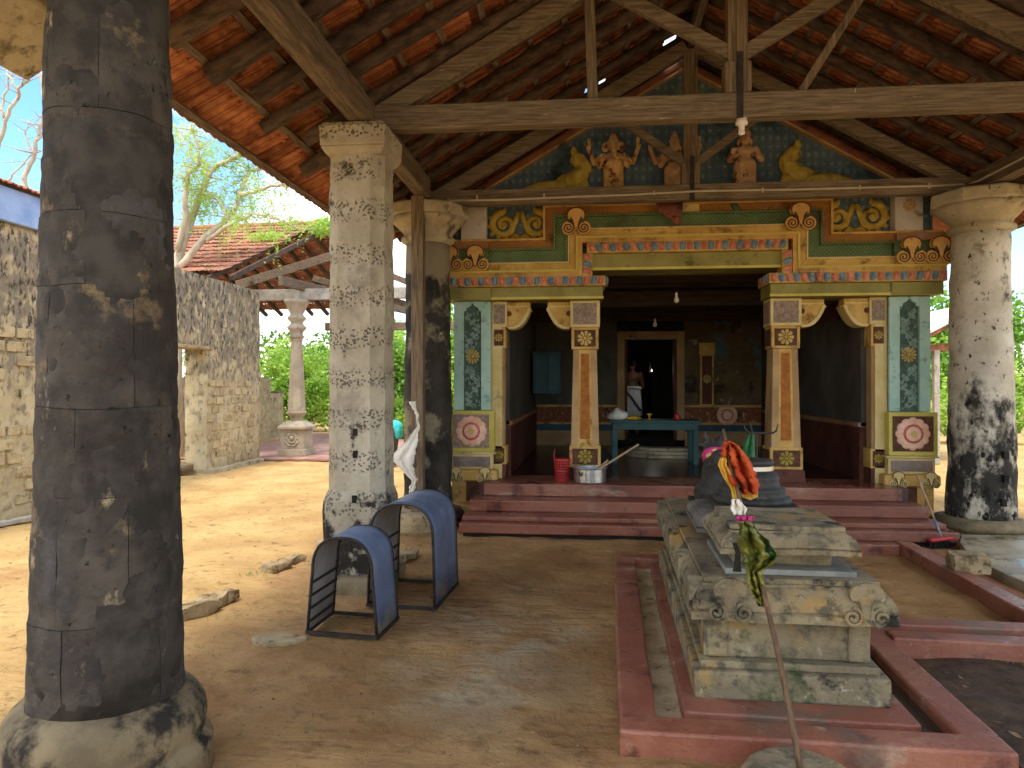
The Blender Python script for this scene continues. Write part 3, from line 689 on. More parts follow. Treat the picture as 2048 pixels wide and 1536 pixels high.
def lay_tiles(O, d, nrm, xl, s_list, y_list, gaps, jig):
    out = []
    for s in s_list:
        for y in y_list:
            p = O + d * s + Vector((0, 1, 0)) * y if xl is None else O + d * s + xl * y
            if gaps and gaps(p, s, y): continue
            tilt = 0.055 + jig.uniform(-0.012, 0.012); yaw = jig.uniform(-0.018, 0.018)
            dd = (d * math.cos(tilt) + nrm * math.sin(tilt)).normalized()
            nn = (nrm * math.cos(tilt) - d * math.sin(tilt)).normalized()
            xx = dd.cross(nn)
            dd2 = (dd + xx * yaw).normalized(); xx2 = dd2.cross(nn)
            out.append((p + nrm * (jig.uniform(-0.003, 0.005)), xx2, dd2, nn))
    return out
jig = random.Random(5)
allt = []
for sgn in (-1, 1):
    d = Vector((sgn * CA, 0, -SA)); nrm = Vector((sgn * SA, 0, CA))
    rows = 13; step = (SLEN - 0.06) / rows
    sl = [-0.05 + step * i for i in range(rows)]
    ncol = int((YB + 0.06 - YA) / TW) + 1
    yl = [YA + TW * (i + (0 if sgn < 0 else 1)) for i in range(ncol)]
    def gap(p, s, y, sgn=sgn):
        if sgn < 0 and 8.25 < p.y < 8.55 and 0.95 < s < 1.25: return True
        if sgn > 0 and 6.75 < p.y < 7.15 and 3.05 < s < 3.35: return True
        if sgn < 0 and 8.2 < p.y < 8.5 and s < 0.02: return True
        return False
    allt += lay_tiles(Vector((XR, 0, ZR)), d, nrm, None, sl, yl, gap, jig)
def vis_key(t):
    q = proj(t[0])
    if q is None or not (-60 < q[0] < 2110 and -120 < q[1] < 900): return 999
    if 60 < q[0] < 330: return 900
    return q[2]
allt.sort(key=vis_key)
roof = MB().beam((XR, YA, ZR + 0.05), (XR, YB + 0.05, ZR + 0.05), 0.16, 0.06).build('roof', 'tile', pav, bevel=0.02)
for p, xx, dd, nn in allt[:300]:
    inst('roof_tile', tme, frame(p, xx, dd, nn), roof)
rest = MB()
for p, xx, dd, nn in allt[300:]:
    mx = frame(p, xx, dd, nn); rest.add([mx @ Vector(q) for q in tv], tf)
rest.build('roof_tiles', 'tile', roof, kind='stuff')
# plastered eave slab by the near column
MB().beam((-2.77, 1.2, 3.30), (-2.77, 3.55, 3.30), 0.42, 0.10, up=(-SA, 0, CA)).build('eave_slab', 'cream_plaster', pav, bevel=0.02)

# --- electric fittings ------------------------------------------------
cd = thing('electric_conduit', (1.2, 8.02, 3.65), 'thin beige conduit pipe clipped along the rear tie beam', 'conduit')
pts = [(-1.55, 8.025, 3.66), (-1.5, 8.022, 3.63), (-0.9, 8.02, 3.625), (0, 8.02, 3.64), (0.55, 8.02, 3.645), (1.2, 8.02, 3.665), (2.2, 8.02, 3.655), (3.7, 8.02, 3.655), (3.95, 8.01, 3.66)]
MB().tube(pts, 0.012, 8).build('pipe', 'conduit', cd, smooth=True)
MB().tube([(3.99, 8.0, 3.665), (4.03, 7.9, 3.66), (4.03, 5.0, 3.66), (4.03, 3.2, 3.66)], 0.012, 8).build('pipe', 'conduit', cd, smooth=True)
for x in (-1.2, -0.45, 0.75, 1.9, 2.9, 3.6):
    MB().box(x - 0.008, x + 0.008, 8.004, 8.034, 3.63, 3.68).build('saddle_clip', 'conduit', cd)
lh = thing('lamp_holder', (1.18, 5.6, 3.5), 'cream lamp holder under the front tie beam, bulb missing', 'lamp holder')
MB().lathe([(0.024, 3.455), (0.026, 3.47), (0.022, 3.475), (0.022, 3.52), (0.045, 3.53), (0.045, 3.55), (0.04, 3.555), (0.04, 3.577)], (1.18, 5.63, 0), 20).build('socket', 'ceramic', lh, smooth=True)
MB().lathe([(0.018, 3.445), (0.02, 3.456), (0.02, 3.462)], (1.18, 5.63, 0), 12).build('contact_ring', 'aluminium', lh)

# ================================================================== temple
XC = 1.14                                   # axis of the facade
YF = 8.50
tem = thing('temple', (XC, 9.5, 0), 'painted temple porch with blue gable, ochre cornice and red steps', 'temple')
def T(mb, name, m, parent=None, **k): return mb.build(name, m, parent or tem, **k)
def mirror(x): return 2 * XC - x
FZ = 0.45
# floor platform and steps
T(MB().box(-1.2, 3.45, 8.14, 15.5, 0.0, FZ), 'porch_floor', 'floor_red', bevel=0.01)
st = [(-1.30, 3.60, 7.40, 0.03, 0.135), (-1.285, 3.54, 7.52, 0.135, 0.19), (-1.25, 3.50, 7.80, 0.19, 0.315), (-1.14, 3.36, 8.10, 0.315, FZ + 0.004)]
for i, (xa, xb, yf, z0, z1) in enumerate(st):
    y1 = 8.9 if i == 3 else st[i + 1][2] + 0.12
    mb = MB(); n = 40
    top = []
    for k in range(n + 1):
        x = xa + (xb - xa) * k / n; top.append((x, yf + noise.noise(Vector((x * 1.3, i * 5.1, 0))) * 0.018))
    mb.prism_xy(top + [(xb, y1), (xa, y1)], z0, z1)
    T(mb, 'step', 'red_step', bevel=0.014, segs=3)
T(MB().box(-1.26, 3.56, 7.45, 8.2, -0.02, 0.032), 'step_footing', 'matt_black')  # near-black strip filling the gap below the lowest step

# facade side piers under / around pilasters -------------------------------
def rosette(cx, cz, y, r, m_out, m_ring, m_c, parent, lobes=12, petals=True):
    """flat lotus disc facing -Y: outer scalloped ring, inner ring, boss"""
    def disc(rad, y0, lob, amp, nm, m):
        n = 48; vs = [(cx, y0 - 0.012, cz)]
        for ringf, dy in ((0.55, -0.012), (0.85, -0.009), (1.0, 0.0), (1.0, 0.02)):
            for j in range(n):
                a = 2 * math.pi * j / n; q = rad * ringf * (1 - amp + amp * abs(math.cos(lob * a / 2)) ** 0.6) if ringf > 0.6 else rad * ringf
                gz = -0.004 * abs(math.cos(lob * a / 2)) if ringf > 0.5 else 0
                vs.append((cx + q * math.cos(a), y0 + dy + gz, cz + q * math.sin(a)))
        fs = [(0, 1 + j, 1 + (j + 1) % n) for j in range(n)]
        for k in range(3):
            fs += [(1 + k * n + j, 1 + (k + 1) * n + j, 1 + (k + 1) * n + (j + 1) % n, 1 + k * n + (j + 1) % n) for j in range(n)]
        return MB().add(vs, fs).build(nm, m, parent, smooth=True)
    d = disc(r, y, lobes, 0.09, 'lotus_disc', m_out)
    disc(r * 0.58, y - 0.012, lobes, 0.03, 'lotus_ring', m_ring)
    disc(r * 0.48, y - 0.017, lobes, 0.05, 'lotus_inner', m_out)
    disc(r * 0.2, y - 0.024, 1, 0.0, 'lotus_boss', m_c)
    return d
def daisy(cx, cz, y, r, n, m, parent, yw=False):
    """petal flower in relief; yw: lies on an x-facing panel"""
    mb = MB()
    for k in range(n):
        a = 2 * math.pi * k / n; da = math.pi / n * 0.82
        c0, c1 = 0.28 * r, r
        pts = [(c0, -da * 0.7), (0.7 * r, -da), (0.93 * r, -da * 0.8), (c1, 0), (0.93 * r, da * 0.8), (0.7 * r, da), (c0, da * 0.7)]
        vs = [(cx + q * math.cos(a + t), y, cz + q * math.sin(a + t)) for q, t in pts]
        mid = (cx + 0.65 * r * math.cos(a), y - 0.012, cz + 0.65 * r * math.sin(a))
        mb.add(vs + [mid], [(i, (i + 1) % 7, 7) for i in range(7)])
    mb.ell((cx, y, cz), (r * 0.22, 0.016, r * 0.22), 10, 6)
    return mb.build('flower', m, parent)
def spiral(cx, cz, r0, turns, a0, sgn=1, n=26, shrink=0.12):
    return [(cx + r0 * (1 - (1 - shrink) * k / n) * math.cos(a0 + sgn * turns * 2 * math.pi * k / n),
             cz + r0 * (1 - (1 - shrink) * k / n) * math.sin(a0 + sgn * turns * 2 * math.pi * k / n)) for k in range(n + 1)]
def kudu(cx, cz, y, s, m, parent, y1=None):
    """mushroom headed double scroll ornament"""
    mb = MB(); d = 0.05 * s if y1 is None else y1
    # head
    hd = []
    for k in range(17):
        a = math.pi * (-0.16 + 1.32 * k / 16); hd.append((cx + 0.105 * s * math.cos(a), cz + 0.10 * s + 0.085 * s * math.sin(a)))
    hd += [(cx - 0.045 * s, cz + 0.06 * s), (cx - 0.02 * s, cz - 0.05 * s), (cx + 0.02 * s, cz - 0.05 * s), (cx + 0.045 * s, cz + 0.06 * s)]
    mb.prism_xz(hd[::-1], y, y + d)
    for sg in (-1, 1):
        c = (cx + sg * 0.085 * s, cz - 0.04 * s)
        mb.prism_xz([(c[0] + 0.072 * s * math.cos(a), c[1] + 0.072 * s * math.sin(a)) for a in [2 * math.pi * k / 18 for k in range(18)]][::-1], y + 0.004, y + d)
        sp = spiral(c[0], c[1], 0.066 * s, 2.0, math.pi / 2, sg, 30)
        mb.tube([(p[0], y + 0.003, p[1]) for p in sp], 0.0075 * s, 6, m=1)
        mb.tube([(cx + sg * 0.02 * s, y, cz - 0.05 * s), (cx + sg * 0.035 * s, y, cz + 0.03 * s), (cx + sg * 0.06 * s, y, cz + 0.075 * s)], 0.008 * s, 6, m=1)
    rim = [(cx + 0.098 * s * math.cos(math.pi * (-0.16 + 1.32 * k / 16)), y, cz + 0.10 * s + 0.079 * s * math.sin(math.pi * (-0.16 + 1.32 * k / 16))) for k in range(17)]
    mb.tube(rim, 0.007 * s, 6, m=1)
    return mb.build('scroll_ornament', [m, 'panel_brown'], parent)
def vine(cx, z0, z1, y, w, parent, flip):
    """scrolling leaf stem in relief"""
    mb = MB(); n = 60; pts = []
    zm = (z0 + z1) / 2
    for half in (0, 1):
        za, zb = (z0 + 0.02, zm - 0.07) if half == 0 else (zm + 0.07, z1 - 0.02)
        pts = []
        for k in range(n + 1):
            t = k / n; z = za + (zb - za) * t
            pts.append((cx + flip * math.sin(t * 2 * math.pi * 1.35) * w * 0.36, y, z))
        mb.tube(pts, [0.009 + 0.004 * math.sin(k) ** 2 for k in range(n + 1)], 6, flat=((0, 1, 0), 0.6))
        for k in range(3, n - 3, 4):
            p = pts[k]; side = 1 if (k // 4) % 2 else -1
            r = w * random.uniform(0.10, 0.17); c = (p[0] + side * (r + 0.012), p[2] + r * 0.3)
            if abs(c[0] - cx) + r > w * 0.5: 
                c = (cx + (w * 0.5 - r) * (1 if c[0] > cx else -1), c[1])
            sp = spiral(c[0], c[1], r, 1.5, math.pi if side > 0 else 0, side, 16)
            mb.tube([(q[0], y - 0.004, q[1]) for q in sp], [0.009 * (1 - 0.5 * j / 16) for j in range(17)], 5, flat=((0, 1, 0), 0.6))
            if k % 8 == 3: mb.ell((c[0], y, c[1]), (r * 0.45, 0.012, r * 0.45), 8, 5)
        for k in range(26):
            q = (cx + random.uniform(-w * 0.46, w * 0.46), random.uniform(za, zb))
            a = random.uniform(0, 3.14); rot = Matrix.Rotation(a, 3, 'Y')
            mb.ell((q[0], y + 0.002, q[1]), (0.024, 0.008, 0.008), 6, 4, rot=rot)
    return mb.build('vine_relief', 'relief_green', parent, smooth=True)

for sgn in (-1, 1):
    fx = (lambda x, s=sgn: x if s < 0 else mirror(x))
    def bx(a, b, y0, y1, z0, z1):
        a, b = fx(a), fx(b); return MB().box(min(a, b), max(a, b), y0, y1, z0, z1)
    # core wall of the pier
    T(bx(-1.56, -0.98, 8.56, 8.80, 0.0, 2.56), 'pier_wall', 'yellow_pale')
    # mint pilaster: two stiles, head and a recessed relief panel
    pil = T(bx(-1.55, -1.11, 8.545, 8.70, 1.262, 2.555), 'pilaster', 'relief_dark')
    tag(pil, 'mint green pilaster with scrolling vine relief')
    ca = fx(-1.33)
    T(bx(-1.55, -1.435, 8.50, 8.62, 1.265, 2.552), 'stile', 'mint_paint', pil, bevel=0.005)
    T(bx(-1.225, -1.11, 8.50, 8.62, 1.265, 2.552), 'stile', 'mint_paint', pil, bevel=0.005)
    hw = 0.105
    head = [(ca - hw, 2.44), (ca - hw * 0.75, 2.44), (ca - hw * 0.68, 2.475), (ca - hw * 0.25, 2.50), (ca, 2.535), (ca + hw * 0.25, 2.50), (ca + hw * 0.68, 2.475), (ca + hw * 0.75, 2.44), (ca + hw, 2.44), (ca + hw, 2.552), (ca - hw, 2.552)]
    T(MB().prism_xz(head, 8.502, 8.61), 'head', 'mint_paint', pil)
    vine(ca, 1.28, 2.45, 8.542, 0.19, pil, sgn)
    daisy(ca, 1.90, 8.528, 0.088, 12, 'flower_gold', pil)
    # lotus pedestal block
    ped = T(bx(-1.60, -1.06 if sgn < 0 else -1.08, 8.44, 8.66, 0.775, 1.26), 'lotus_block', 'olive_light', bevel=0.008)
    T(bx(-1.55, -1.12, 8.432, 8.45, 0.825, 1.215), 'panel', 'panel_mauve' if sgn < 0 else 'panel_brown', ped)
    rosette(ca, 1.02, 8.43, 0.185, 'pink_lotus', 'pink_ring', 'flower_gold', ped)
    T(bx(-1.61, -1.05, 8.43, 8.60, 0.752, 0.773), 'fillet', 'yellow_pale', bevel=0.004)
    b1 = T(bx(-1.58, -1.08, 8.46, 8.64, 0.57, 0.75), 'band_block', 'yellow_pale', bevel=0.006)
    T(bx(-1.55, -1.11, 8.452, 8.47, 0.60, 0.72), 'panel', 'panel_grey', b1)
    T(bx(-1.62, -1.02, 8.40, 8.62, 0.435, 0.568), 'moulding', 'yellow_ochre', bevel=0.03, segs=3)
    for dx in (-0.17, 0.17): kudu(ca + dx, 0.495, 8.375, 0.62, 'yellow_pale', tem)
    b2 = T(bx(-1.55, -1.08, 8.50, 8.64, 0.17, 0.434), 'lower_block', 'orange_paint', bevel=0.005)
    T(bx(-1.57, -1.49, 8.475, 8.52, 0.17, 0.434), 'corner_strip', 'yellow_ochre', b2)
    T(bx(-1.14, -1.06, 8.475, 8.52, 0.17, 0.434), 'corner_strip', 'yellow_ochre', b2)
    T(bx(-1.40, -1.24, 8.487, 8.51, 0.19, 0.42), 'panel', 'panel_brown', b2)
    T(bx(-1.64, -1.0, 8.36, 8.64, -0.03, 0.168), 'pier_base', 'yellow_ochre', bevel=0.03, segs=3)
    # half pillar inside the pilaster
    hp = T(bx(-1.10, -0.955, 8.60, 8.76, 0.84, 2.0), 'half_pillar', 'shaft_brown', bevel=0.006)
    T(bx(-1.045, -1.0, 8.592, 8.61, 0.9, 1.96), 'strip', 'shaft_rust', hp)
    T(bx(-1.10, -0.94, 8.57, 8.78, FZ, 0.62), 'base', 'dado_brown', hp)
    T(bx(-1.10, -0.93, 8.56, 8.79, 0.62, 0.84), 'block', 'yellow_ochre', hp, bevel=0.005)
    T(bx(-1.075, -0.955, 8.552, 8.57, 0.645, 0.815), 'panel', 'panel_brown', hp)
    daisy(fx(-1.015), 0.73, 8.55, 0.055, 8, 'flower_olive', hp)
    T(bx(-1.10, -0.94, 8.565, 8.78, 2.0, 2.25), 'block', 'yellow_ochre', hp, bevel=0.005)
    T(bx(-1.075, -0.965, 8.557, 8.575, 2.03, 2.22), 'panel', 'panel_brown', hp)
    daisy(fx(-1.02), 2.125, 8.555, 0.05, 8, 'flower_gold', hp)
    T(bx(-1.10, -0.92, 8.55, 8.80, 2.25, 2.553), 'block', 'yellow_pale', hp, bevel=0.005)
    T(bx(-1.08, -0.945, 8.542, 8.56, 2.29, 2.52), 'panel', 'panel_mauve', hp)
    # free pillar
    px = fx(0.0); py = 8.70
    pl = T(MB().frustum((px, py), 0.165, 0.165, 0.138, 0.138, 0.84, 1.98), 'pillar', 'shaft_brown', bevel=0.008)
    tag(pl, 'square ochre pillar with rust panel and flower blocks, %s of the porch opening' % ('left' if sgn < 0 else 'right'))
    fa = MB(); fa.add([(px - 0.085, py - 0.1665, 0.85), (px + 0.085, py - 0.1665, 0.85), (px + 0.07, py - 0.139, 1.975), (px - 0.07, py - 0.139, 1.975),
                       (px - 0.085, py - 0.12, 0.85), (px + 0.085, py - 0.12, 0.85), (px + 0.07, py - 0.1, 1.975), (px - 0.07, py - 0.1, 1.975)],
                      [(0, 1, 2, 3), (0, 4, 5, 1), (1, 5, 6, 2), (2, 6, 7, 3), (3, 7, 4, 0), (7, 6, 5, 4)])
    T(fa, 'frame_strip', 'yellow_ochre', pl)
    fb = MB(); fb.add([(px - 0.058, py - 0.171, 0.93), (px + 0.058, py - 0.171, 0.93), (px + 0.045, py - 0.1445, 1.93), (px - 0.045, py - 0.1445, 1.93),
                       (px - 0.058, py - 0.15, 0.93), (px + 0.058, py - 0.15, 0.93), (px + 0.045, py - 0.12, 1.93), (px - 0.045, py - 0.12, 1.93)],
                      [(0, 1, 2, 3), (0, 4, 5, 1), (1, 5, 6, 2), (2, 6, 7, 3), (3, 7, 4, 0), (7, 6, 5, 4)])
    T(fb, 'panel', 'shaft_rust', pl)
    T(MB().frustum((px, py), 0.21, 0.21, 0.195, 0.195, FZ, 0.60), 'base', 'dado_brown', pl, bevel=0.01)
    for (z0, z1, w, mm, fl, nm) in ((0.60, 0.85, 0.182, 'panel_brown', 'flower_olive', 8), (1.98, 2.24, 0.158, 'panel_brown', 'flower_gold', 9), (2.24, 2.553, 0.172, 'panel_mauve', 'panel_mauve', 10)):
        T(MB().frustum((px, py), w, w, w, w, z0, z1), 'block', 'yellow_ochre' if z1 < 2.5 else 'yellow_pale', pl, bevel=0.006)
        zc = (z0 + z1) / 2; hh = (z1 - z0) / 2 - 0.032; ww = w - 0.034
        T(MB().box(px - ww, px + ww, py - w - 0.006, py - w + 0.01, zc - hh, zc + hh), 'panel', mm, pl)
        daisy(px, zc, py - w - 0.006, hh * 0.92 if z1 < 2.5 else hh * 0.9, nm, fl, pl)
        # inner side panel, seen obliquely
        xs_ = px + w * sgn * -1
        T(MB().box(min(xs_, xs_ - sgn * 0.006), max(xs_, xs_ - sgn * 0.006), py - ww, py + ww, zc - hh, zc + hh), 'panel', mm, pl)
    # brackets
    def bracket(xa, dirn, y0, y1, nm='bracket'):
        L, hgt = 0.27, 0.31
        pts = [(0, 0), (L, 0), (L, -0.075), (L * 0.93, -0.09), (L * 0.86, -0.14), (L * 0.70, -0.215), (L * 0.5, -0.275), (L * 0.28, -0.305), (0, -hgt)]
        P = [(xa + dirn * p[0], 2.55 + p[1]) for p in pts]
        o = T(MB().prism_xz(P if dirn < 0 else P[::-1], y0, y1), nm, 'yellow_ochre', bevel=0.012, segs=3)
        Q = [(xa + dirn * (p[0] + 0.022), 2.55 + p[1] - 0.018) for p in pts[2:]] + [(xa + dirn * (p[0] - 0.008), 2.55 + p[1] + 0.012) for p in pts[2:][::-1]]
        T(MB().prism_xz(Q if dirn > 0 else Q[::-1], y0 - 0.02, y1 + 0.02), 'moulding', 'yellow_pale', o, bevel=0.006)
        T(MB().box(min(xa, xa + dirn * L * 0.98), max(xa, xa + dirn * L * 0.98), y0 - 0.014, y1 + 0.01, 2.485, 2.50), 'fillet', 'yellow_pale', o)
        MB().tube([(xa + dirn * 0.02, y0 - 0.012, 2.41), (xa + dirn * 0.02, y0 + 0.02, 2.41)], 0.032, 14).build('boss', 'panel_brown', o)
    bracket(fx(-0.92), -sgn, 8.58, 8.78)
    bracket(fx(-0.172), sgn, 8.60, 8.80)
    # side beam with olive face
    xa, xb = fx(-1.62), fx(0.205)
    ob = T(MB().box(min(xa, xb), max(xa, xb), 8.40, 8.86, 2.556, 2.70), 'lintel', 'olive_paint', bevel=0.006)
    T(MB().box(min(xa, xb) - 0.008, max(xa, xb) + 0.008, 8.388, 8.41, 2.556, 2.585), 'fillet', 'olive_light', ob)
    T(MB().box(min(fx(-1.63), fx(-1.09)), max(fx(-1.63), fx(-1.09)), 8.37, 8.42, 2.56, 2.697), 'projection', 'olive_paint', ob, bevel=0.004)
    # petal course backing
    xa, xb = fx(-1.66), fx(0.235)
    T(MB().box(min(xa, xb), max(xa, xb), 8.345, 8.86, 2.702, 2.815), 'petal_course', 'yellow_ochre', bevel=0.006)
    xa, xb = sorted((fx(-1.62), fx(0.0)))
    T(MB().box(xa, xb, 8.63, 8.82, 2.816, 3.078), 'wall_core', 'cream_plaster')
# centre lintel
ob = T(MB().box(0.07, mirror(0.07), 8.42, 8.86, 2.885, 3.075), 'lintel', 'olive_paint', bevel=0.006)
T(MB().box(0.06, mirror(0.06), 8.408, 8.43, 2.885, 2.915), 'fillet', 'olive_light', ob)
T(MB().box(0.02, mirror(0.02), 8.36, 8.86, 3.077, 3.195), 'petal_course', 'yellow_ochre', bevel=0.006)
# petals
def petal_mesh(nm, w, h, d):
    n = 6; vs = []; 
    for j in range(5):
        t = j / 4; z = -h / 2 + h * t; ww = w / 2 * (1 - 0.35 * max(0, (0.25 - t) / 0.25) ** 2); bul = d * (0.35 + 0.65 * math.sin(math.pi * (0.15 + 0.75 * (1 - t))))
        for i in range(n):
            u = -1 + 2 * i / (n - 1); vs.append((u * ww, -bul * (1 - u * u * 0.8), z))
    fs = [(j * n + i, j * n + i + 1, (j + 1) * n + i + 1, (j + 1) * n + i) for j in range(4) for i in range(n - 1)]
    me = MB().add(vs, fs).mesh(nm)
    for p in me.polygons: p.use_smooth = True
    return me
pr_me = petal_mesh('red_petal', 0.062, 0.092, 0.035); pr_me.materials.append(MT['petal_red'])
pb_me = petal_mesh('blue_petal', 0.062, 0.092, 0.035); pb_me.materials.append(MT['petal_blue'])
def petals(xa, xb, y, z, fan):
    n = int((xb - xa) / 0.078); 
    for k in range(n):
        x = xa + (xb - xa) * (k + 0.5) / n; t = (k + 0.5) / n - 0.5
        rot = Matrix.Rotation(fan * t, 4, 'Y')
        inst('petal', pr_me if k % 2 == 0 else pb_me, Matrix.Translation((x, y, z)) @ rot, tem)
petals(-1.65, 0.22, 8.343, 2.758, 0.5); petals(mirror(0.22), mirror(-1.65), 8.343, 2.758, 0.5); petals(0.04, mirror(0.04), 8.358, 3.136, 0.9)
for sgn in (-1, 1):      # petals turning round the ends of the side courses and the legs of the centre frame
    for k, y in enumerate((8.39, 8.47, 8.55)):
        x = 0.237 if sgn < 0 else mirror(0.237)
        inst('petal', (pb_me, pr_me)[k % 2], Matrix.Translation((x, y, 2.758)) @ Matrix.Rotation(R(90) * (1 if sgn < 0 else -1), 4, 'Z'), tem)
    x = 0.03 if sgn < 0 else mirror(0.03)
    for k, z in enumerate((3.03, 2.95, 2.87)):
        inst('petal', (pr_me, pb_me)[k % 2], Matrix.Translation((x, 8.37, z)) @ Matrix.Rotation(R(70) * sgn, 4, 'Y'), tem)
    T(MB().box(min(x - 0.055, x + 0.055), max(x - 0.055, x + 0.055), 8.375, 8.60, 2.818, 3.074), 'petal_course', 'yellow_ochre')
# stepped cornice bands
def band(o0, o1, y0, y1, name, m, bev=0.0, zs=2.818, zc=3.198, xl=-0.03, xe=-1.66):
    def line(o): return [(xe, zs + o), (xl - o, zs + o), (xl - o, zc + o), (mirror(xl - o), zc + o), (mirror(xl - o), zs + o), (mirror(xe), zs + o)]
    a, b = line(o0), line(o1)
    # split in five convex pieces kept in one object
    mb = MB()
    for i in range(5):
        mb.prism_xz([a[i], a[i + 1], b[i + 1], b[i]], y0, y1)
    return T(mb, name, m, bevel=bev)
band(0.0, 0.05, 8.36, 8.62, 'dentil_band', 'orange_paint')
band(0.05, 0.075, 8.345, 8.62, 'fillet_band', 'olive_light', 0.004)
band(0.075, 0.15, 8.375, 8.62, 'ochre_band', 'yellow_ochre', 0.006)
band(0.15, 0.165, 8.365, 8.62, 'fillet_band', 'yellow_pale')
band(0.165, 0.31, 8.43, 8.62, 'green_band', 'band_green', 0.004)
band(0.31, 0.335, 8.40, 8.62, 'fillet_band', 'band_green', 0.004)
band(0.335, 0.43, 8.45, 8.62, 'patterned_band', 'band_brown')
band(0.43, 0.455, 8.42, 8.62, 'fillet_band', 'orange_paint', 0.004)
# cornice ends step forward over the pilasters
for sgn in (-1, 1):
    fx = (lambda x, s=sgn: x if s < 0 else mirror(x))
    xa, xb = sorted((fx(-1.72), fx(-1.12)))
    T(MB().box(xa, xb, 8.32, 8.5, 2.892, 2.972), 'cornice_end', 'yellow_ochre', bevel=0.006)
    T(MB().box(xa - 0.01, xb, 8.365, 8.5, 2.985, 3.125), 'cornice_end', 'band_green', bevel=0.006)
    T(MB().box(xa + 0.03, xb, 8.39, 8.5, 3.155, 3.245), 'cornice_end', 'band_rust', bevel=0.006)
    for dx in (-1.56, -1.26): kudu(fx(dx), 2.995, 8.27, 1.0, 'orange_paint', tem)
    kudu(fx(-0.10), 3.40, 8.30, 1.05, 'orange_paint', tem)
# beads (small: one part each course)
bd = MB(); 
def beads(xa, xb, z, y):
    n = int(abs(xb - xa) / 0.021)
    for k in range(n): x = xa + (xb - xa) * (k + 0.5) / n; bd.add([(x, y - 0.009, z), (x - 0.007, y, z), (x, y, z + 0.007), (x + 0.007, y, z), (x, y, z - 0.007)], [(0, 1, 4), (0, 2, 1), (0, 3, 2), (0, 4, 3)])
def beads_v(x, za, zb, y):
    n = int(abs(zb - za) / 0.021)
    for k in range(n): z = za + (zb - za) * (k + 0.5) / n; bd.add([(x, y - 0.009, z), (x - 0.007, y, z), (x, y, z + 0.007), (x + 0.007, y, z), (x, y, z - 0.007)], [(0, 1, 4), (0, 2, 1), (0, 3, 2), (0, 4, 3)])
zb_ = 2.818 + 0.182; zcb = 3.198 + 0.182; xv = -0.03 - 0.182
beads(-1.10, xv, zb_, 8.428); beads(mirror(xv), mirror(-1.10), zb_, 8.428); beads(xv, mirror(xv), zcb, 8.428); beads_v(xv, zb_, zcb, 8.428); beads_v(mirror(xv), zb_, zcb, 8.428)
bd.build('bead_course', 'white_lime', tem, kind='stuff')
dn = MB()
def dent(xa, xb, z, y):
    n = int((xb - xa) / 0.03)
    for k in range(n): x = xa + (xb - xa) * (k + 0.5) / n; dn.box(x - 0.008, x + 0.008, y - 0.008, y + 0.01, z - 0.014, z + 0.014)
dent(-1.62, -0.05, 2.845, 8.36); dent(mirror(-0.05), mirror(-1.62), 2.845, 8.36); dent(-0.0, mirror(0.0), 3.225, 8.36)
dn.build('dentil_course', 'yellow_ochre', tem, kind='stuff')

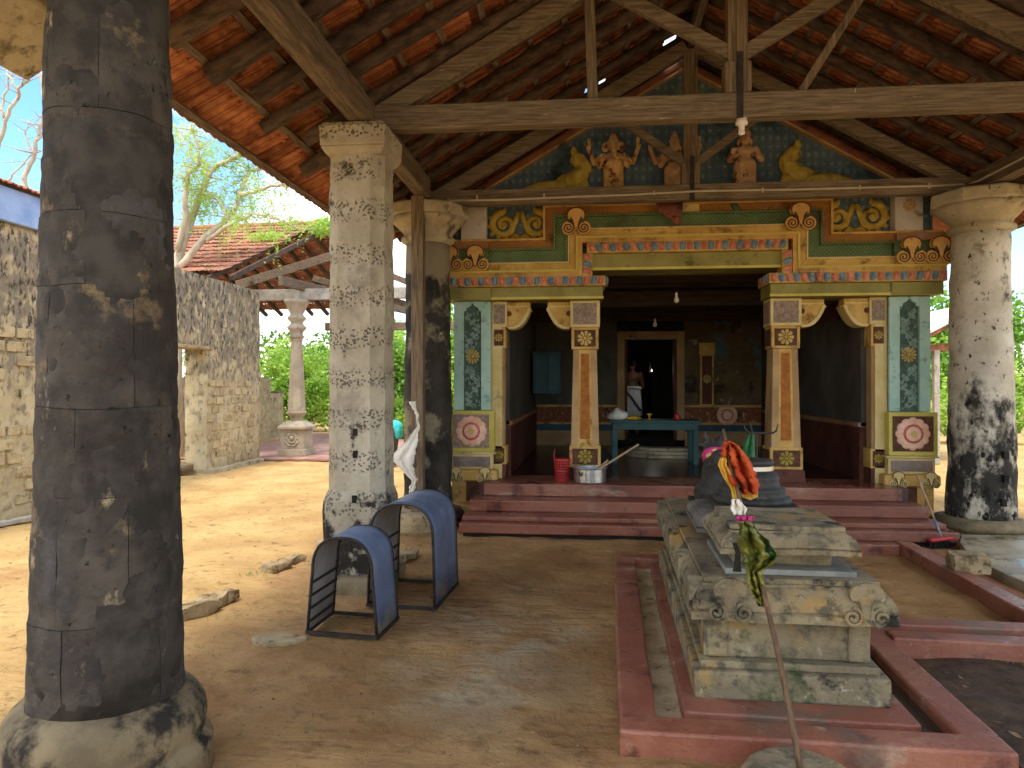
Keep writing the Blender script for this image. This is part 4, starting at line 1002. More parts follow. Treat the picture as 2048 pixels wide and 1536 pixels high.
# gable wall
gw = T(MB().prism_xz([(-1.62, 3.08), (mirror(-1.62), 3.08), (mirror(-1.62), 3.62), (mirror(-1.42), 3.86), (XC, 5.33), (-1.42, 3.86), (-1.62, 3.62)][::-1], 8.60, 8.80), 'gable_wall', 'damask')
for sgn in (-1, 1):
    fx = (lambda x, s=sgn: x if s < 0 else mirror(x))
    T(MB().beam((fx(-1.30), 8.56, 3.86), (XC, 8.56, 5.29), 0.10, 0.09), 'verge_moulding', 'verge_red', gw, bevel=0.03, segs=3)
    T(MB().beam((fx(-1.30), 8.56, 3.80), (XC, 8.56, 5.23), 0.08, 0.025), 'verge_fillet', 'shaft_brown', gw)
    xa, xb = sorted((fx(-1.46), fx(-1.16)))
    pr = T(MB().box(xa, xb, 8.46, 8.62, 3.275, 3.70), 'corner_pier', 'white_lime', bevel=0.012)
    if sgn > 0: daisy((xa + xb) / 2, 3.56, 8.455, 0.075, 9, 'yellow_ochre', pr)
    xa, xb = sorted((fx(-1.50), fx(-1.10)))
    T(MB().box(xa, xb, 8.44, 8.62, 3.70, 3.86), 'pier_cap', 'orange_paint', bevel=0.05, segs=4)
    # acanthus scroll above the cornice
    ac = MB(); cx = fx(-0.77); cz = 3.42; y = 8.585
    for s2 in (-1, 1):
        sp = spiral(cx + s2 * 0.19, cz + 0.05, 0.155, 1.55, math.pi / 2 if s2 > 0 else math.pi / 2, -s2, 34, 0.2)
        st_ = [(cx + s2 * 0.02, cz + 0.20), (cx + s2 * 0.05, cz + 0.1), (cx + s2 * 0.10, cz - 0.03), (cx + s2 * 0.2, cz - 0.10)]
        ac.tube([(p[0], y, p[1]) for p in st_], [0.03, 0.035, 0.042, 0.03], 8, flat=((0, 1, 0), 0.6))
        ac.tube([(p[0], y, p[1]) for p in sp[::-1]], [0.018 + 0.03 * k / 34 for k in range(35)], 8, flat=((0, 1, 0), 0.7))
        ac.ell((cx + s2 * 0.19, y, cz + 0.05), (0.045, 0.03, 0.045), 10, 6)
        for k in range(7):
            a = R(-100 + 32 * k) if s2 > 0 else R(280 - 32 * k)
            p = (cx + s2 * 0.19 + 0.17 * math.cos(a), cz + 0.05 + 0.17 * math.sin(a))
            ac.ell((p[0], y + 0.005, p[1]), (0.045, 0.022, 0.028), 8, 5, rot=Matrix.Rotation(-a, 3, 'Y'))
    for k in range(5):
        a = R(-90 + (k - 2) * 22); ac.ell((cx + 0.13 * math.cos(a), y - 0.01, cz - 0.02 + 0.13 * math.sin(a)), (0.085, 0.02, 0.03), 8, 5, rot=Matrix.Rotation(-a, 3, 'Y'))
    T(ac, 'acanthus_scroll', 'relief_gold', gw, smooth=True)
    # bird-like guardian relief facing the centre
    gd = MB(); b = fx(-0.16); k = -sgn   # k: direction towards centre
    gd.ell((b, 8.57, 3.90), (0.22, 0.05, 0.17), 14, 10)
    gd.limb([(b + k * 0.02, 8.55, 3.96), (b + k * 0.13, 8.55, 4.05), (b + k * 0.15, 8.55, 4.14), (b + k * 0.07, 8.55, 4.20)], [0.12, 0.095, 0.08, 0.07])
    gd.ell((b + k * 0.08, 8.54, 4.20), (0.10, 0.055, 0.085), 12, 8); gd.ell((b + k * 0.03, 8.54, 4.30), (0.045, 0.035, 0.065), 8, 6)
    gd.limb([(b + k * 0.14, 8.54, 4.19), (b + k * 0.21, 8.54, 4.13), (b + k * 0.225, 8.54, 4.06)], [0.045, 0.032, 0.016])
    gd.limb([(b - k * 0.15, 8.57, 3.88), (b - k * 0.34, 8.57, 3.90), (b - k * 0.52, 8.57, 3.86), (b - k * 0.66, 8.57, 3.80)], [0.10, 0.08, 0.065, 0.03])
    T(gd, 'guardian_relief', 'relief_gold', gw, remesh=0.013)
# relief figures on ledges
def deity(cx, z0, h, m, label, arms4, trunk):
    """standing figure in high relief; z0 feet, h height"""
    y = 8.52; s = h; mb = MB()
    P = lambda x, z, dy=0.0: (cx + x * s, y + dy * s, z0 + z * s)
    for sg in (-1, 1):
        mb.limb([P(sg * 0.07, 0.45), P(sg * 0.085, 0.22, -0.02), P(sg * 0.08, 0.03)], [0.085 * s, 0.065 * s, 0.045 * s])
        mb.ell(P(sg * 0.085, 0.02, -0.05), (0.04 * s, 0.08 * s, 0.03 * s))
        if arms4 or trunk:
            mb.limb([P(sg * 0.15, 0.70), P(sg * 0.27, 0.60, -0.02), P(sg * 0.335, 0.76, -0.05)], [0.05 * s, 0.04 * s, 0.033 * s])
            for f in range(4):
                mb.limb([P(sg * (0.32 + 0.016 * f), 0.77, -0.06), P(sg * (0.325 + 0.018 * f), 0.835, -0.065)], [0.012 * s, 0.010 * s], 0.7)
            mb.limb([P(sg * 0.34, 0.82, -0.03), P(sg * 0.345, 0.93, -0.03)], [0.026 * s, 0.032 * s])
        mb.limb([P(sg * 0.14, 0.69), P(sg * 0.20, 0.55, -0.06), P(sg * (0.17 if trunk else 0.14), 0.60 if sg < 0 else 0.56, -0.15)], [0.052 * s, 0.045 * s, 0.035 * s])
        for f in range(4):
            mb.limb([P(sg * (0.145 + 0.018 * f), 0.61 if sg < 0 else 0.55, -0.155), P(sg * (0.145 + 0.018 * f), 0.675 if sg < 0 else 0.50, -0.165)], [0.012 * s, 0.010 * s], 0.7)
    mb.ell(P(0, 0.50), (0.15 * s, 0.11 * s, 0.10 * s)); mb.ell(P(0, 0.56, -0.03 if trunk else 0), ((0.155 if trunk else 0.11) * s, (0.13 if trunk else 0.09) * s, 0.12 * s)); mb.ell(P(0, 0.67), (0.15 * s, 0.09 * s, 0.09 * s))
    mb.limb([P(0, 0.72), P(0, 0.79)], [0.05 * s, 0.05 * s]); mb.ell(P(0, 0.84, -0.02), (0.075 * s, 0.075 * s, 0.085 * s))
    if trunk:
        mb.limb([P(0, 0.82, -0.09), P(0.0, 0.74, -0.15), P(0.01, 0.66, -0.16), P(0.045, 0.62, -0.16), P(0.07, 0.65, -0.16)], [0.042 * s, 0.036 * s, 0.03 * s, 0.026 * s, 0.02 * s])
        for sg in (-1, 1): mb.ell(P(sg * 0.115, 0.83), (0.065 * s, 0.02 * s, 0.075 * s), rot=Matrix.Rotation(sg * 0.4, 3, 'Z'))
    else:
        mb.ell(P(0, 0.83, -0.095), (0.014 * s, 0.02 * s, 0.03 * s))
        for sg in (-1, 1): mb.ell(P(sg * 0.085, 0.80), (0.02 * s, 0.02 * s, 0.045 * s))
    mb.lathe([(0.08 * s, 0.88 * s), (0.085 * s, 0.91 * s), (0.06 * s, 0.95 * s), (0.055 * s, 0.98 * s), (0.03 * s, 1.02 * s), (0.008 * s, 1.07 * s)], (cx, y, z0), 12)
    # dress flare and girdle
    mb.lathe([(0.17 * s, 0.05 * s), (0.15 * s, 0.25 * s), (0.14 * s, 0.46 * s)], (cx, y + 0.02 * s, z0), 16, sy=0.45)
    o = T(mb, 'deity_relief', m, gw, remesh=0.0075); tag(o, label); return o
deity(0.33, 3.655, 0.82, 'figure_gold', 'elephant headed four armed relief figure', True, True)
deity(1.03, 3.655, 0.80, 'figure_skin', 'four armed relief figure behind the king post', True, False)
deity(1.82, 3.655, 0.86, 'figure_skin', 'crowned two armed relief figure with hand raised', False, False)
# bird mount with spread tail below the central figure, hanging over the band
pk = MB()
for k in range(13):
    a = (k - 6) / 6
    pk.tube([(0.95 + a * 0.14, 8.40 - 0.02 * (1 - a * a), 3.66), (0.97 + a * 0.11, 8.33, 3.55), (1.0 + a * 0.06, 8.28, 3.44)], [0.018, 0.017, 0.011], 6)
pk.ell((1.02, 8.27, 3.41), (0.05, 0.06, 0.05), 10, 8); pk.limb([(0.98, 8.26, 3.42), (0.92, 8.24, 3.47), (0.90, 8.23, 3.45)], [0.022, 0.018, 0.010])
o = T(pk, 'bird_relief', 'feather_red', gw, smooth=True); tag(o, 'russet bird relief with folded tail under the central figure')
T(MB().box(0.85, 1.30, 8.44, 8.60, 3.43, 3.66), 'ledge', 'yellow_pale', gw, bevel=0.006)
T(MB().tube([(1.66, 8.47, 3.72), (1.68, 8.46, 3.62), (1.74, 8.45, 3.53), (1.84, 8.44, 3.49), (1.95, 8.44, 3.50)], [0.03, 0.04, 0.04, 0.03, 0.012], 8), 'tail_relief', 'feather_green', gw, smooth=True)
T(MB().box(-0.35, mirror(-0.35), 8.52, 8.62, 3.64, 3.66), 'ledge', 'matt_black', gw)

# interior -----------------------------------------------------------------
BK = 13.6
for sgn in (-1, 1):
    fx = (lambda x, s=sgn: x if s < 0 else mirror(x))
    xa, xb = sorted((fx(-1.15), fx(-0.92)))
    w = T(MB().box(xa, xb, 8.81, BK + 0.3, 1.08, 3.05), 'inner_wall', 'wall_inner')
    xa, xb = sorted((fx(-1.15), fx(-0.90)))
    T(MB().box(xa, xb, 8.81, BK + 0.3, FZ, 1.07), 'dado', 'dado_brown', w)
    xa, xb = sorted((fx(-1.15), fx(-0.885)))
    T(MB().box(xa, xb, 8.81, BK, 1.072, 1.125), 'dado_rail', 'band_rust', w)
    xa, xb = sorted((fx(-1.6), fx(-1.16)))
    T(MB().box(xa, xb, 8.82, BK + 0.3, 0, 3.3), 'outer_wall', 'cream_plaster')
# scalloped valance along the top of the right inner wall
vl = MB()
for k in range(16):
    y = 8.9 + k * 0.28; x = mirror(-0.92) - 0.012
    pts = [(y, 2.62), (y + 0.27, 2.62)] + [(y + 0.135 + 0.135 * math.cos(a), 2.5 - 0.11 * math.sin(a)) for a in [math.pi * q / 6 for q in range(7)]]
    vl.prism_yz(pts, x - 0.006, x + 0.006)
T(vl, 'valance', 'dado_brown')
# back wall with doorway
dx0, dx1, dz = 0.73, 1.68, 2.42
bw = T(MB().box(-1.1, dx0 - 0.14, BK, BK + 0.25, FZ, 3.05), 'back_wall', 'wall_inner')
T(MB().box(dx1 + 0.14, mirror(-1.1), BK, BK + 0.25, FZ, 3.05), 'back_wall', 'back_wall')
T(MB().box(dx0 - 0.14, dx1 + 0.14, BK, BK + 0.25, dz + 0.14, 3.05), 'back_wall', 'matt_black')
fr = T(MB().box(dx0 - 0.14, dx0, BK - 0.05, BK + 0.2, FZ + 0.1, dz + 0.14), 'door_frame', 'shaft_brown', bevel=0.01)
T(MB().box(dx1, dx1 + 0.14, BK - 0.05, BK + 0.2, FZ + 0.1, dz + 0.14), 'jamb', 'shaft_brown', fr, bevel=0.01)
T(MB().box(dx0, dx1, BK - 0.05, BK + 0.2, dz, dz + 0.14), 'head', 'shaft_brown', fr, bevel=0.01)
T(MB().box(dx0, dx0 + 0.05, BK - 0.02, BK + 0.2, FZ + 0.1, dz - 0.002), 'inner_jamb', 'dado_brown', fr)
T(MB().box(dx1 - 0.05, dx1, BK - 0.02, BK + 0.2, FZ + 0.1, dz - 0.002), 'inner_jamb', 'dado_brown', fr)
for (xa, xb, m) in ((-0.9, dx0 - 0.142, 'dado_pattern'), (dx1 + 0.142, mirror(-0.9), 'dado_pattern')):
    dd_ = T(MB().box(xa, xb, BK - 0.04, BK - 0.002, 0.88, 1.16), 'painted_dado', m)
    T(MB().box(xa, xb, BK - 0.06, BK - 0.002, 1.162, 1.20), 'rail', 'yellow_ochre', dd_)
    T(MB().box(xa, xb, BK - 0.05, BK - 0.002, 0.84, 0.878), 'rail', 'yellow_ochre', dd_)
    T(MB().box(xa, xb, BK - 0.045, BK - 0.002, 0.72, 0.838), 'blue_panel', 'teal_dark', dd_)
    T(MB().box(xa, xb, BK - 0.07, BK - 0.002, FZ, 0.718), 'plinth', 'shaft_brown', dd_)
ps_ = T(MB().box(2.10, 2.34, BK - 0.05, BK - 0.003, 1.202, 2.12), 'wall_pilaster', 'yellow_ochre')
T(MB().box(2.13, 2.31, BK - 0.056, BK - 0.04, 1.22, 2.10), 'panel', 'dado_brown', ps_); daisy(2.22, 1.68, BK - 0.058, 0.08, 8, 'flower_gold', ps_)
T(MB().box(2.08, 2.36, BK - 0.07, BK - 0.003, 2.122, 2.34), 'capital', 'yellow_ochre', ps_, bevel=0.01)
rosette(2.58, 1.02, BK - 0.045, 0.19, 'pink_lotus', 'pink_ring', 'pink_lotus', ps_, 22)
# blue shuttered window on the left inner wall and the alcove wall
ws = T(MB().box(-0.86, -0.40, 12.0, 12.05, 1.42, 2.12), 'window_shutter', 'teal_dark', bevel=0.01)
for k in range(2): T(MB().box(-0.83 + 0.22 * k, -0.65 + 0.22 * k, 11.985, 12.01, 1.47, 2.07), 'leaf', 'teal_paint', ws, bevel=0.008)
# sanctum behind the door
sn = T(MB().box(-0.2, 0.0, BK + 0.26, 18.0, FZ, 3.0), 'sanctum_wall', 'matt_black')
T(MB().box(2.3, 2.5, BK + 0.26, 18.0, FZ, 3.0), 'side', 'matt_black', sn)
T(MB().box(-0.2, 0.92, 16.6, 16.8, FZ, 3.0), 'back', 'matt_black', sn); T(MB().box(1.5, 2.5, 16.6, 16.8, FZ, 3.0), 'back', 'matt_black', sn)
T(MB().box(0.92, 1.5, 16.6, 16.8, 2.32, 3.0), 'back', 'matt_black', sn)
T(MB().box(-0.2, 2.5, 18.0, 18.2, FZ, 3.0), 'back', 'matt_black', sn)
T(MB().box(-0.2, 2.5, BK + 0.26, 18.2, 3.0, 3.1), 'ceiling', 'matt_black', sn)
T(MB().box(0.0, 2.3, BK + 0.3, 18.0, FZ - 0.05, FZ + 0.1), 'floor', 'matt_black', sn)
# timber ceiling
cl = T(MB().box(-1.6, mirror(-1.6), 8.82, BK + 0.3, 3.06, 3.12), 'ceiling', 'ceil_wood')
for k in range(10):
    y = 9.1 + k * 0.48
    T(MB().box(-0.9, mirror(-0.9), y, y + 0.10, 2.90, 3.058), 'joist', 'ceil_wood', cl, bevel=0.006)
T(MB().box(-0.9, mirror(-0.9), 10.4, 10.58, 2.68, 2.90), 'cross_beam', 'ceil_wood', cl, bevel=0.008)
T(MB().box(-0.9, mirror(-0.9), 12.4, 12.56, 2.66, 2.90), 'cross_beam', 'ceil_wood', cl, bevel=0.008)
# temple roof (its eave shows by the right column)
for sgn in (-1, 1):
    e = XC + sgn * 3.30
    T(MB().beam((XC, 11.6, 5.22), (e, 11.6, 3.30), 5.6, 0.06, up=(sgn * SA, 0, CA)), 'temple_roof', 'tile')

# ------------------------------------------------------------------ things in the porch
tb = thing('table', (0.98, 10.6, FZ), 'teal painted wooden table standing before the sanctum door', 'table')
MB().box(0.35, 1.62, 10.35, 10.95, 1.03, 1.065).build('table_top', 'teal_paint', tb, bevel=0.006)
MB().box(0.39, 1.58, 10.38, 10.92, 0.93, 1.029).build('apron', 'teal_paint', tb, bevel=0.004)
for x in (0.385, 1.51):
    for y in (10.37, 10.86): MB().box(x, x + 0.075, y, y + 0.075, FZ, 0.929).build('leg', 'teal_paint', tb, bevel=0.004)
def blob(name, c, r, m, parent=None, seed=0, amp=0.25):
    mb = MB().ell((0, 0, 0), r, 18, 12)
    mb.v = [tuple(Vector(p) * (1 + amp * noise.fractal(Vector(p) * (2.2 / max(r)) * 0.6 + Vector((seed, 0, 0)), 1, 2, 3))) for p in mb.v]
    zmin = min(p[2] for p in mb.v)
    mb.v = [(p[0] + c[0], p[1] + c[1], max(p[2], zmin * 0.55) - zmin * 0.55 + c[2]) for p in mb.v]
    return mb.build(name, m, parent, smooth=True)
tag(blob('plastic_bag', (0.47, 10.62, 1.066), (0.13, 0.12, 0.09), 'white_cloth', None, 2, 0.5), 'crumpled pale bag on the left end of the teal table', 'bag')
tag(blob('cloth_bundle', (0.70, 10.55, 1.066), (0.10, 0.08, 0.04), 'gold_cloth', None, 5, 0.4), 'small ochre bundle beside the bag on the table', 'bundle')
tag(blob('flower_heap', (1.32, 10.62, 1.066), (0.05, 0.05, 0.06), 'red_plastic', None, 7, 0.3), 'red round pot on the right end of the table', 'pot')
lp = thing('oil_lamp', (0.92, 10.55, 1.066), 'small brass oil lamp in the middle of the teal table', 'lamp')
MB().lathe([(0.04, 1.066), (0.042, 1.075), (0.012, 1.09), (0.012, 1.12), (0.04, 1.14), (0.045, 1.155)], (0.92, 10.55, 0), 14).build('body', 'gold_cloth', lp, smooth=True)
fm = bpy.data.materials.new('flame'); fm.use_nodes = True
fb_ = fm.node_tree.nodes['Principled BSDF']; fb_.inputs['Emission Color'].default_value = (1, 0.85, 0.6, 1); fb_.inputs['Emission Strength'].default_value = 4
MT['flame'] = fm
hl = thing('hanging_lamp', (1.32, 15.6, 1.9), 'small lit lamp hanging in the sanctum beside the person', 'lamp')
MB().lathe([(0.01, 1.80), (0.04, 1.83), (0.045, 1.85), (0.012, 1.86), (0.004, 2.2), (0.004, 3.0)], (1.32, 15.0, 0), 12).build('body', 'iron', hl, smooth=True)
MB().lathe([(0.004, 1.852), (0.008, 1.862), (0.005, 1.874), (0.001, 1.888)], (1.355, 15.0, 0), 8).build('flame', 'flame', hl, smooth=True)
ll = bpy.data.lights.new('lamp_light', 'POINT'); ll.energy = 0.4; ll.color = (1.0, 0.93, 0.82); ll.shadow_soft_size = 0.03
llo = bpy.data.objects.new('lamp_light', ll); COL.objects.link(llo); llo.location = (1.38, 14.9, 1.90); adopt(llo, hl)
# moonstone steps in front of the door
ms = thing('door_steps', (1.2, 11.4, FZ), 'low half round cream edged steps under the teal table', 'steps')
for k, (r, z) in enumerate(((0.62, 0.50), (0.55, 0.55), (0.48, 0.60))):
    pts = [(1.25 + r * math.cos(math.pi + math.pi * q / 20), 11.6 + 0.75 * r * math.sin(math.pi + math.pi * q / 20)) for q in range(21)]
    MB().prism_xy(pts, z - 0.05 + 0.001, z).build('step', 'cream_plaster', ms, bevel=0.006)
jar = thing('clay_pot', (0.25, 10.2, FZ), 'dark round pot on the floor beside the teal table', 'pot')
MB().lathe([(0.06, 0.0), (0.12, 0.05), (0.13, 0.12), (0.10, 0.19), (0.07, 0.21), (0.085, 0.235)], (0.22, 10.1, FZ), 20).build('body', 'matt_black', jar, smooth=True)
# basket
bk = thing('plastic_basket', (-0.2, 8.45, FZ), 'red plastic basket with wire handles by the left porch pillar', 'basket')
bx_, by_, r0_, r1_, hb = -0.262, 8.36, 0.072, 0.094, 0.25
mb = MB(); z0 = FZ + 0.006
for k in range(22):
    a = 2 * math.pi * k / 22; mb.beam((bx_ + r0_ * math.cos(a), by_ + r0_ * math.sin(a), z0), (bx_ + r1_ * math.cos(a), by_ + r1_ * math.sin(a), z0 + hb), 0.013, 0.004, up=(math.cos(a), math.sin(a), 0))
mb.build('ribs', 'red_plastic', bk)
for k in range(9):
    t = k / 8; r = r0_ + (r1_ - r0_) * t; w = 0.022 if k in (0, 4, 8) else 0.007
    MB().lathe([(r + 0.001, z0 + hb * t - w / 2), (r + 0.004, z0 + hb * t - w / 2), (r + 0.004, z0 + hb * t + w / 2), (r + 0.001, z0 + hb * t + w / 2)], (bx_, by_, 0), 28).build('hoop', 'red_plastic', bk) if k else MB().lathe([(r, z0), (r + 0.003, z0 + 0.02)], (bx_, by_, 0), 28).build('bottom', 'red_plastic', bk)
for sg in (-1, 1):
    MB().tube([(bx_ + sg * 0.09, by_, z0 + hb - 0.02), (bx_ + sg * 0.095, by_, z0 + hb + 0.05), (bx_ + sg * 0.085, by_ + 0.01, z0 + hb + 0.11)], 0.004, 6).build('handle', 'red_plastic', bk)
# cooking pot with paddle handles
cp = thing('cooking_pot', (0.02, 8.33, FZ), 'dented aluminium cooking pot on the top red step', 'cooking pot')
pcx, pcy = 0.055, 8.32
po = MB(); z0 = FZ + 0.005; n = 40
prof = [(0.172, 0.0), (0.182, 0.01), (0.184, 0.155), (0.206, 0.166), (0.206, 0.173), (0.18, 0.17), (0.177, 0.012), (0.0, 0.008)]
po.lathe([(r + 0.0001, z) for r, z in prof], (pcx, pcy, z0), n); po.build('body', 'aluminium', cp, smooth=False, bevel=0.002)
MB().tube([(pcx - 0.122, pcy - 0.140, z0 + 0.13), (pcx - 0.117, pcy - 0.165, z0 + 0.105), (pcx - 0.105, pcy - 0.175, z0 + 0.085), (pcx - 0.092, pcy - 0.174, z0 + 0.105), (pcx - 0.088, pcy - 0.163, z0 + 0.13)], 0.007, 6).build('handle', 'iron', cp, smooth=True)
pa, pb_ = (pcx + 0.05, pcy - 0.05, z0 + 0.12), (pcx + 0.56, pcy + 0.16, z0 + 0.42)
tag(MB().tube([pa, pb_], 0.013, 8).build('stirring_stick', 'stick_pale', None), 'long pale stirring stick standing in the cooking pot', 'stick')
tag(MB().tube([(pcx + 0.03, pcy + 0.04, z0 + 0.10), (pcx + 0.21, pcy + 0.06, z0 + 0.245)], 0.013, 8).build('ladle_handle', 'stick_pale', None), 'short wooden ladle handle standing in the cooking pot', 'ladle')
# bulbs hanging in the porch
for nm, (x, y, z), lab in (('light_bulb', at(1353, 598, 9.3), 'larger unlit bulb hanging from the porch ceiling'), ('light_bulb', at(1310, 648, 11.6), 'smaller unlit bulb hanging deeper in the porch')):
    b = thing(nm, (x, y, z), lab, 'light bulb', 'bulbs in the porch')
    MB().lathe([(0.004, -0.05), (0.026, -0.038), (0.034, -0.015), (0.028, 0.008), (0.016, 0.03), (0.016, 0.038)], (x, y, z), 16).build('glass', 'ceramic', b, smooth=True)
    MB().lathe([(0.017, 0.038), (0.017, 0.075), (0.008, 0.085)], (x, y, z), 12).build('socket', 'ceramic', b, smooth=True)
    MB().tube([(x, y, z + 0.08), (x, y, 2.9)], 0.003, 5).build('cable', 'matt_black', b)

# ------------------------------------------------------------------ people
pr = thing('person', (0.98, 15.2, FZ), 'bare backed person in a white waistcloth inside the dark sanctum', 'person')
ox, oy, oz = 0.98, 15.3, FZ + 0.10
P = lambda x, y, z: (ox + x, oy + y, oz + z)
bd_ = MB()
for sg in (-1, 1):
    bd_.limb([P(sg * 0.09, 0, 0.82), P(sg * 0.1, 0.02, 0.46), P(sg * 0.1, 0, 0.08)], [0.085, 0.06, 0.042]); bd_.limb([P(sg * 0.1, 0.02, 0.05), P(sg * 0.11, 0.16, 0.03)], [0.042, 0.03])
    bd_.limb([P(sg * 0.17, 0, 1.24), P(sg * 0.22, 0.03, 1.0), P(sg * 0.15, 0.2, 0.9)], [0.055, 0.044, 0.034])
    for f in range(4): bd_.limb([P(sg * (0.16 - 0.02 * f), 0.21, 0.89), P(sg * (0.15 - 0.02 * f), 0.28, 0.885)], [0.011, 0.009], 0.7)
    bd_.limb([P(sg * 0.12, 0.2, 0.92), P(sg * 0.09, 0.24, 0.94)], [0.012, 0.010], 0.7)
bd_.ell(P(0, 0, 0.86), (0.15, 0.11, 0.13)); bd_.ell(P(0, 0, 1.02), (0.135, 0.095, 0.14)); bd_.ell(P(0, 0, 1.18), (0.175, 0.10, 0.13))
bd_.limb([P(0, 0.02, 1.28), P(0, 0.05, 1.38)], [0.055, 0.052]); bd_.ell(P(0, 0.07, 1.46), (0.078, 0.095, 0.115)); bd_.ell(P(0, 0.165, 1.45), (0.012, 0.02, 0.022))
for sg in (-1, 1): bd_.ell(P(sg * 0.08, 0.06, 1.45), (0.012, 0.02, 0.03))
bd_.build('body', 'skin', pr, remesh=0.014)
hr = MB().ell(P(0, 0.045, 1.49), (0.088, 0.10, 0.105)); hr.ell(P(0, -0.05, 1.5), (0.04, 0.04, 0.04)); hr.build('hair', 'hair', pr, remesh=0.014)
cl_ = MB().lathe([(0.20, 0.38), (0.19, 0.55), (0.18, 0.75), (0.165, 0.92), (0.15, 1.0)], P(0, 0, 0), 36, sy=0.75, lobes=14, amp=0.06); cl_.build('waistcloth', 'dhoti', pr, smooth=True)
MB().limb([P(-0.16, -0.1, 0.92), P(0.0, -0.155, 0.72), P(0.15, -0.12, 0.5)], [0.03, 0.032, 0.03]).build('sash', 'dark_cloth', pr, remesh=0.012)
MB().limb([P(-0.15, -0.1, 0.96), P(0, -0.13, 0.97), P(0.15, -0.1, 0.96), P(0.17, 0, 0.95), P(0.1, 0.12, 0.95), P(-0.1, 0.12, 0.95), P(-0.17, 0, 0.95), P(-0.15, -0.1, 0.96)], [0.035] * 8).build('waist_roll', 'dhoti', pr, remesh=0.014)

be = thing('person', (-3.75, 13.6, 0), 'bending person in a turquoise top behind the white pillar', 'person')
ox, oy = -3.68, 13.75
P = lambda x, y, z: (ox + x, oy + y, z)
bd_ = MB()
for yy in (-0.1, 0.12):
    bd_.limb([P(-0.02, yy, 0.74), P(-0.05, yy, 0.42), P(0.0, yy, 0.08)], [0.11, 0.075, 0.05]); bd_.limb([P(0.0, yy, 0.05), P(-0.17, yy - 0.02, 0.03)], [0.045, 0.032])
    bd_.limb([P(-0.52, yy * 1.7, 0.72), P(-0.60, yy * 1.6, 0.46), P(-0.68, yy * 1.2, 0.26)], [0.052, 0.042, 0.034])
    for f in range(4): bd_.limb([P(-0.68 - 0.015 * f, yy * 1.2, 0.25), P(-0.72 - 0.015 * f, yy * 1.2, 0.17)], [0.011, 0.009], 0.7)
    bd_.limb([P(-0.65, yy * 1.2, 0.27), P(-0.64, yy * 1.2, 0.2)], [0.012, 0.010], 0.7)
bd_.ell(P(-0.02, 0, 0.74), (0.16, 0.18, 0.14)); bd_.ell(P(-0.24, 0, 0.76), (0.2, 0.15, 0.11)); bd_.ell(P(-0.46, 0, 0.73), (0.16, 0.19, 0.11))
bd_.limb([P(-0.58, 0, 0.69), P(-0.66, 0, 0.63)], [0.055, 0.05]); bd_.ell(P(-0.74, 0, 0.57), (0.095, 0.078, 0.11)); bd_.ell(P(-0.78, 0, 0.47), (0.02, 0.012, 0.02))
bd_.build('body', 'skin', be, remesh=0.016)
c_ = MB(); c_.ell(P(0.0, 0, 0.76), (0.165, 0.20, 0.13)); c_.ell(P(-0.24, 0, 0.80), (0.24, 0.175, 0.11)); c_.ell(P(-0.46, 0, 0.78), (0.18, 0.21, 0.11)); c_.limb([P(0.07, -0.1, 0.7), P(0.09, -0.1, 0.58)], [0.08, 0.05]); c_.limb([P(0.07, 0.1, 0.7), P(0.09, 0.1, 0.58)], [0.08, 0.05])
c_.build('top', 'cyan_cloth', be, remesh=0.016)
l_ = MB(); l_.limb([P(-0.03, -0.1, 0.66), P(-0.05, -0.1, 0.34)], [0.115, 0.09]); l_.limb([P(-0.03, 0.12, 0.66), P(-0.05, 0.12, 0.34)], [0.115, 0.09]); l_.build('trousers', 'dark_cloth', be, remesh=0.016)
h_ = MB().ell(P(-0.73, 0, 0.60), (0.10, 0.09, 0.105)); h_.build('hair', 'hair', be, remesh=0.016)

# ================================================================== stone pedestal, kerbs
PHI = R(-2.0); PC = Vector((0.98, 4.7))
def rotv(p):
    d = Vector((p[0], p[1])) - PC; c, s = math.cos(PHI), math.sin(PHI)
    return (PC.x + d.x * c - d.y * s, PC.y + d.x * s + d.y * c, p[2])
def PB(mb, name, m, parent, **k):
    mb.v = [rotv(p) for p in mb.v]; return mb.build(name, m, parent, **k)
CX = 0.995
kb = thing('kerb', (CX, 4.7, 0), 'red cement kerb and water channel framing the stone pedestal', 'kerb')
def wavy_box(x0, x1, y0, y1, z0, z1, amp=0.008, n=14, seed=0):
    mb = MB(); lx = (x1 - x0) >= (y1 - y0); vs = []
    L0, L1 = (x0, x1) if lx else (y0, y1)
    for i in range(n + 1):
        t = L0 + (L1 - L0) * i / n
        a = noise.noise(Vector((t * 2.3, seed, 1))) * amp; b = noise.noise(Vector((t * 2.3, seed, 7))) * amp; c = noise.noise(Vector((t * 1.9, seed, 13))) * amp * 0.7
        if lx: vs += [(t, y0 + a, z0), (t, y1 + b, z0), (t, y1 + b, z1 + c), (t, y0 + a, z1 + c)]
        else: vs += [(x1 + b, t, z0), (x0 + a, t, z0), (x0 + a, t, z1 + c), (x1 + b, t, z1 + c)]
    fs = [tuple((0, 1, 2, 3))[::-1], tuple(4 * n + q for q in range(4))]
    for i in range(n):
        for q in range(4): fs.append((4 * i + q, 4 * i + (q + 1) % 4, 4 * i + 4 + (q + 1) % 4, 4 * i + 4 + q))
    return mb.add(vs, fs)
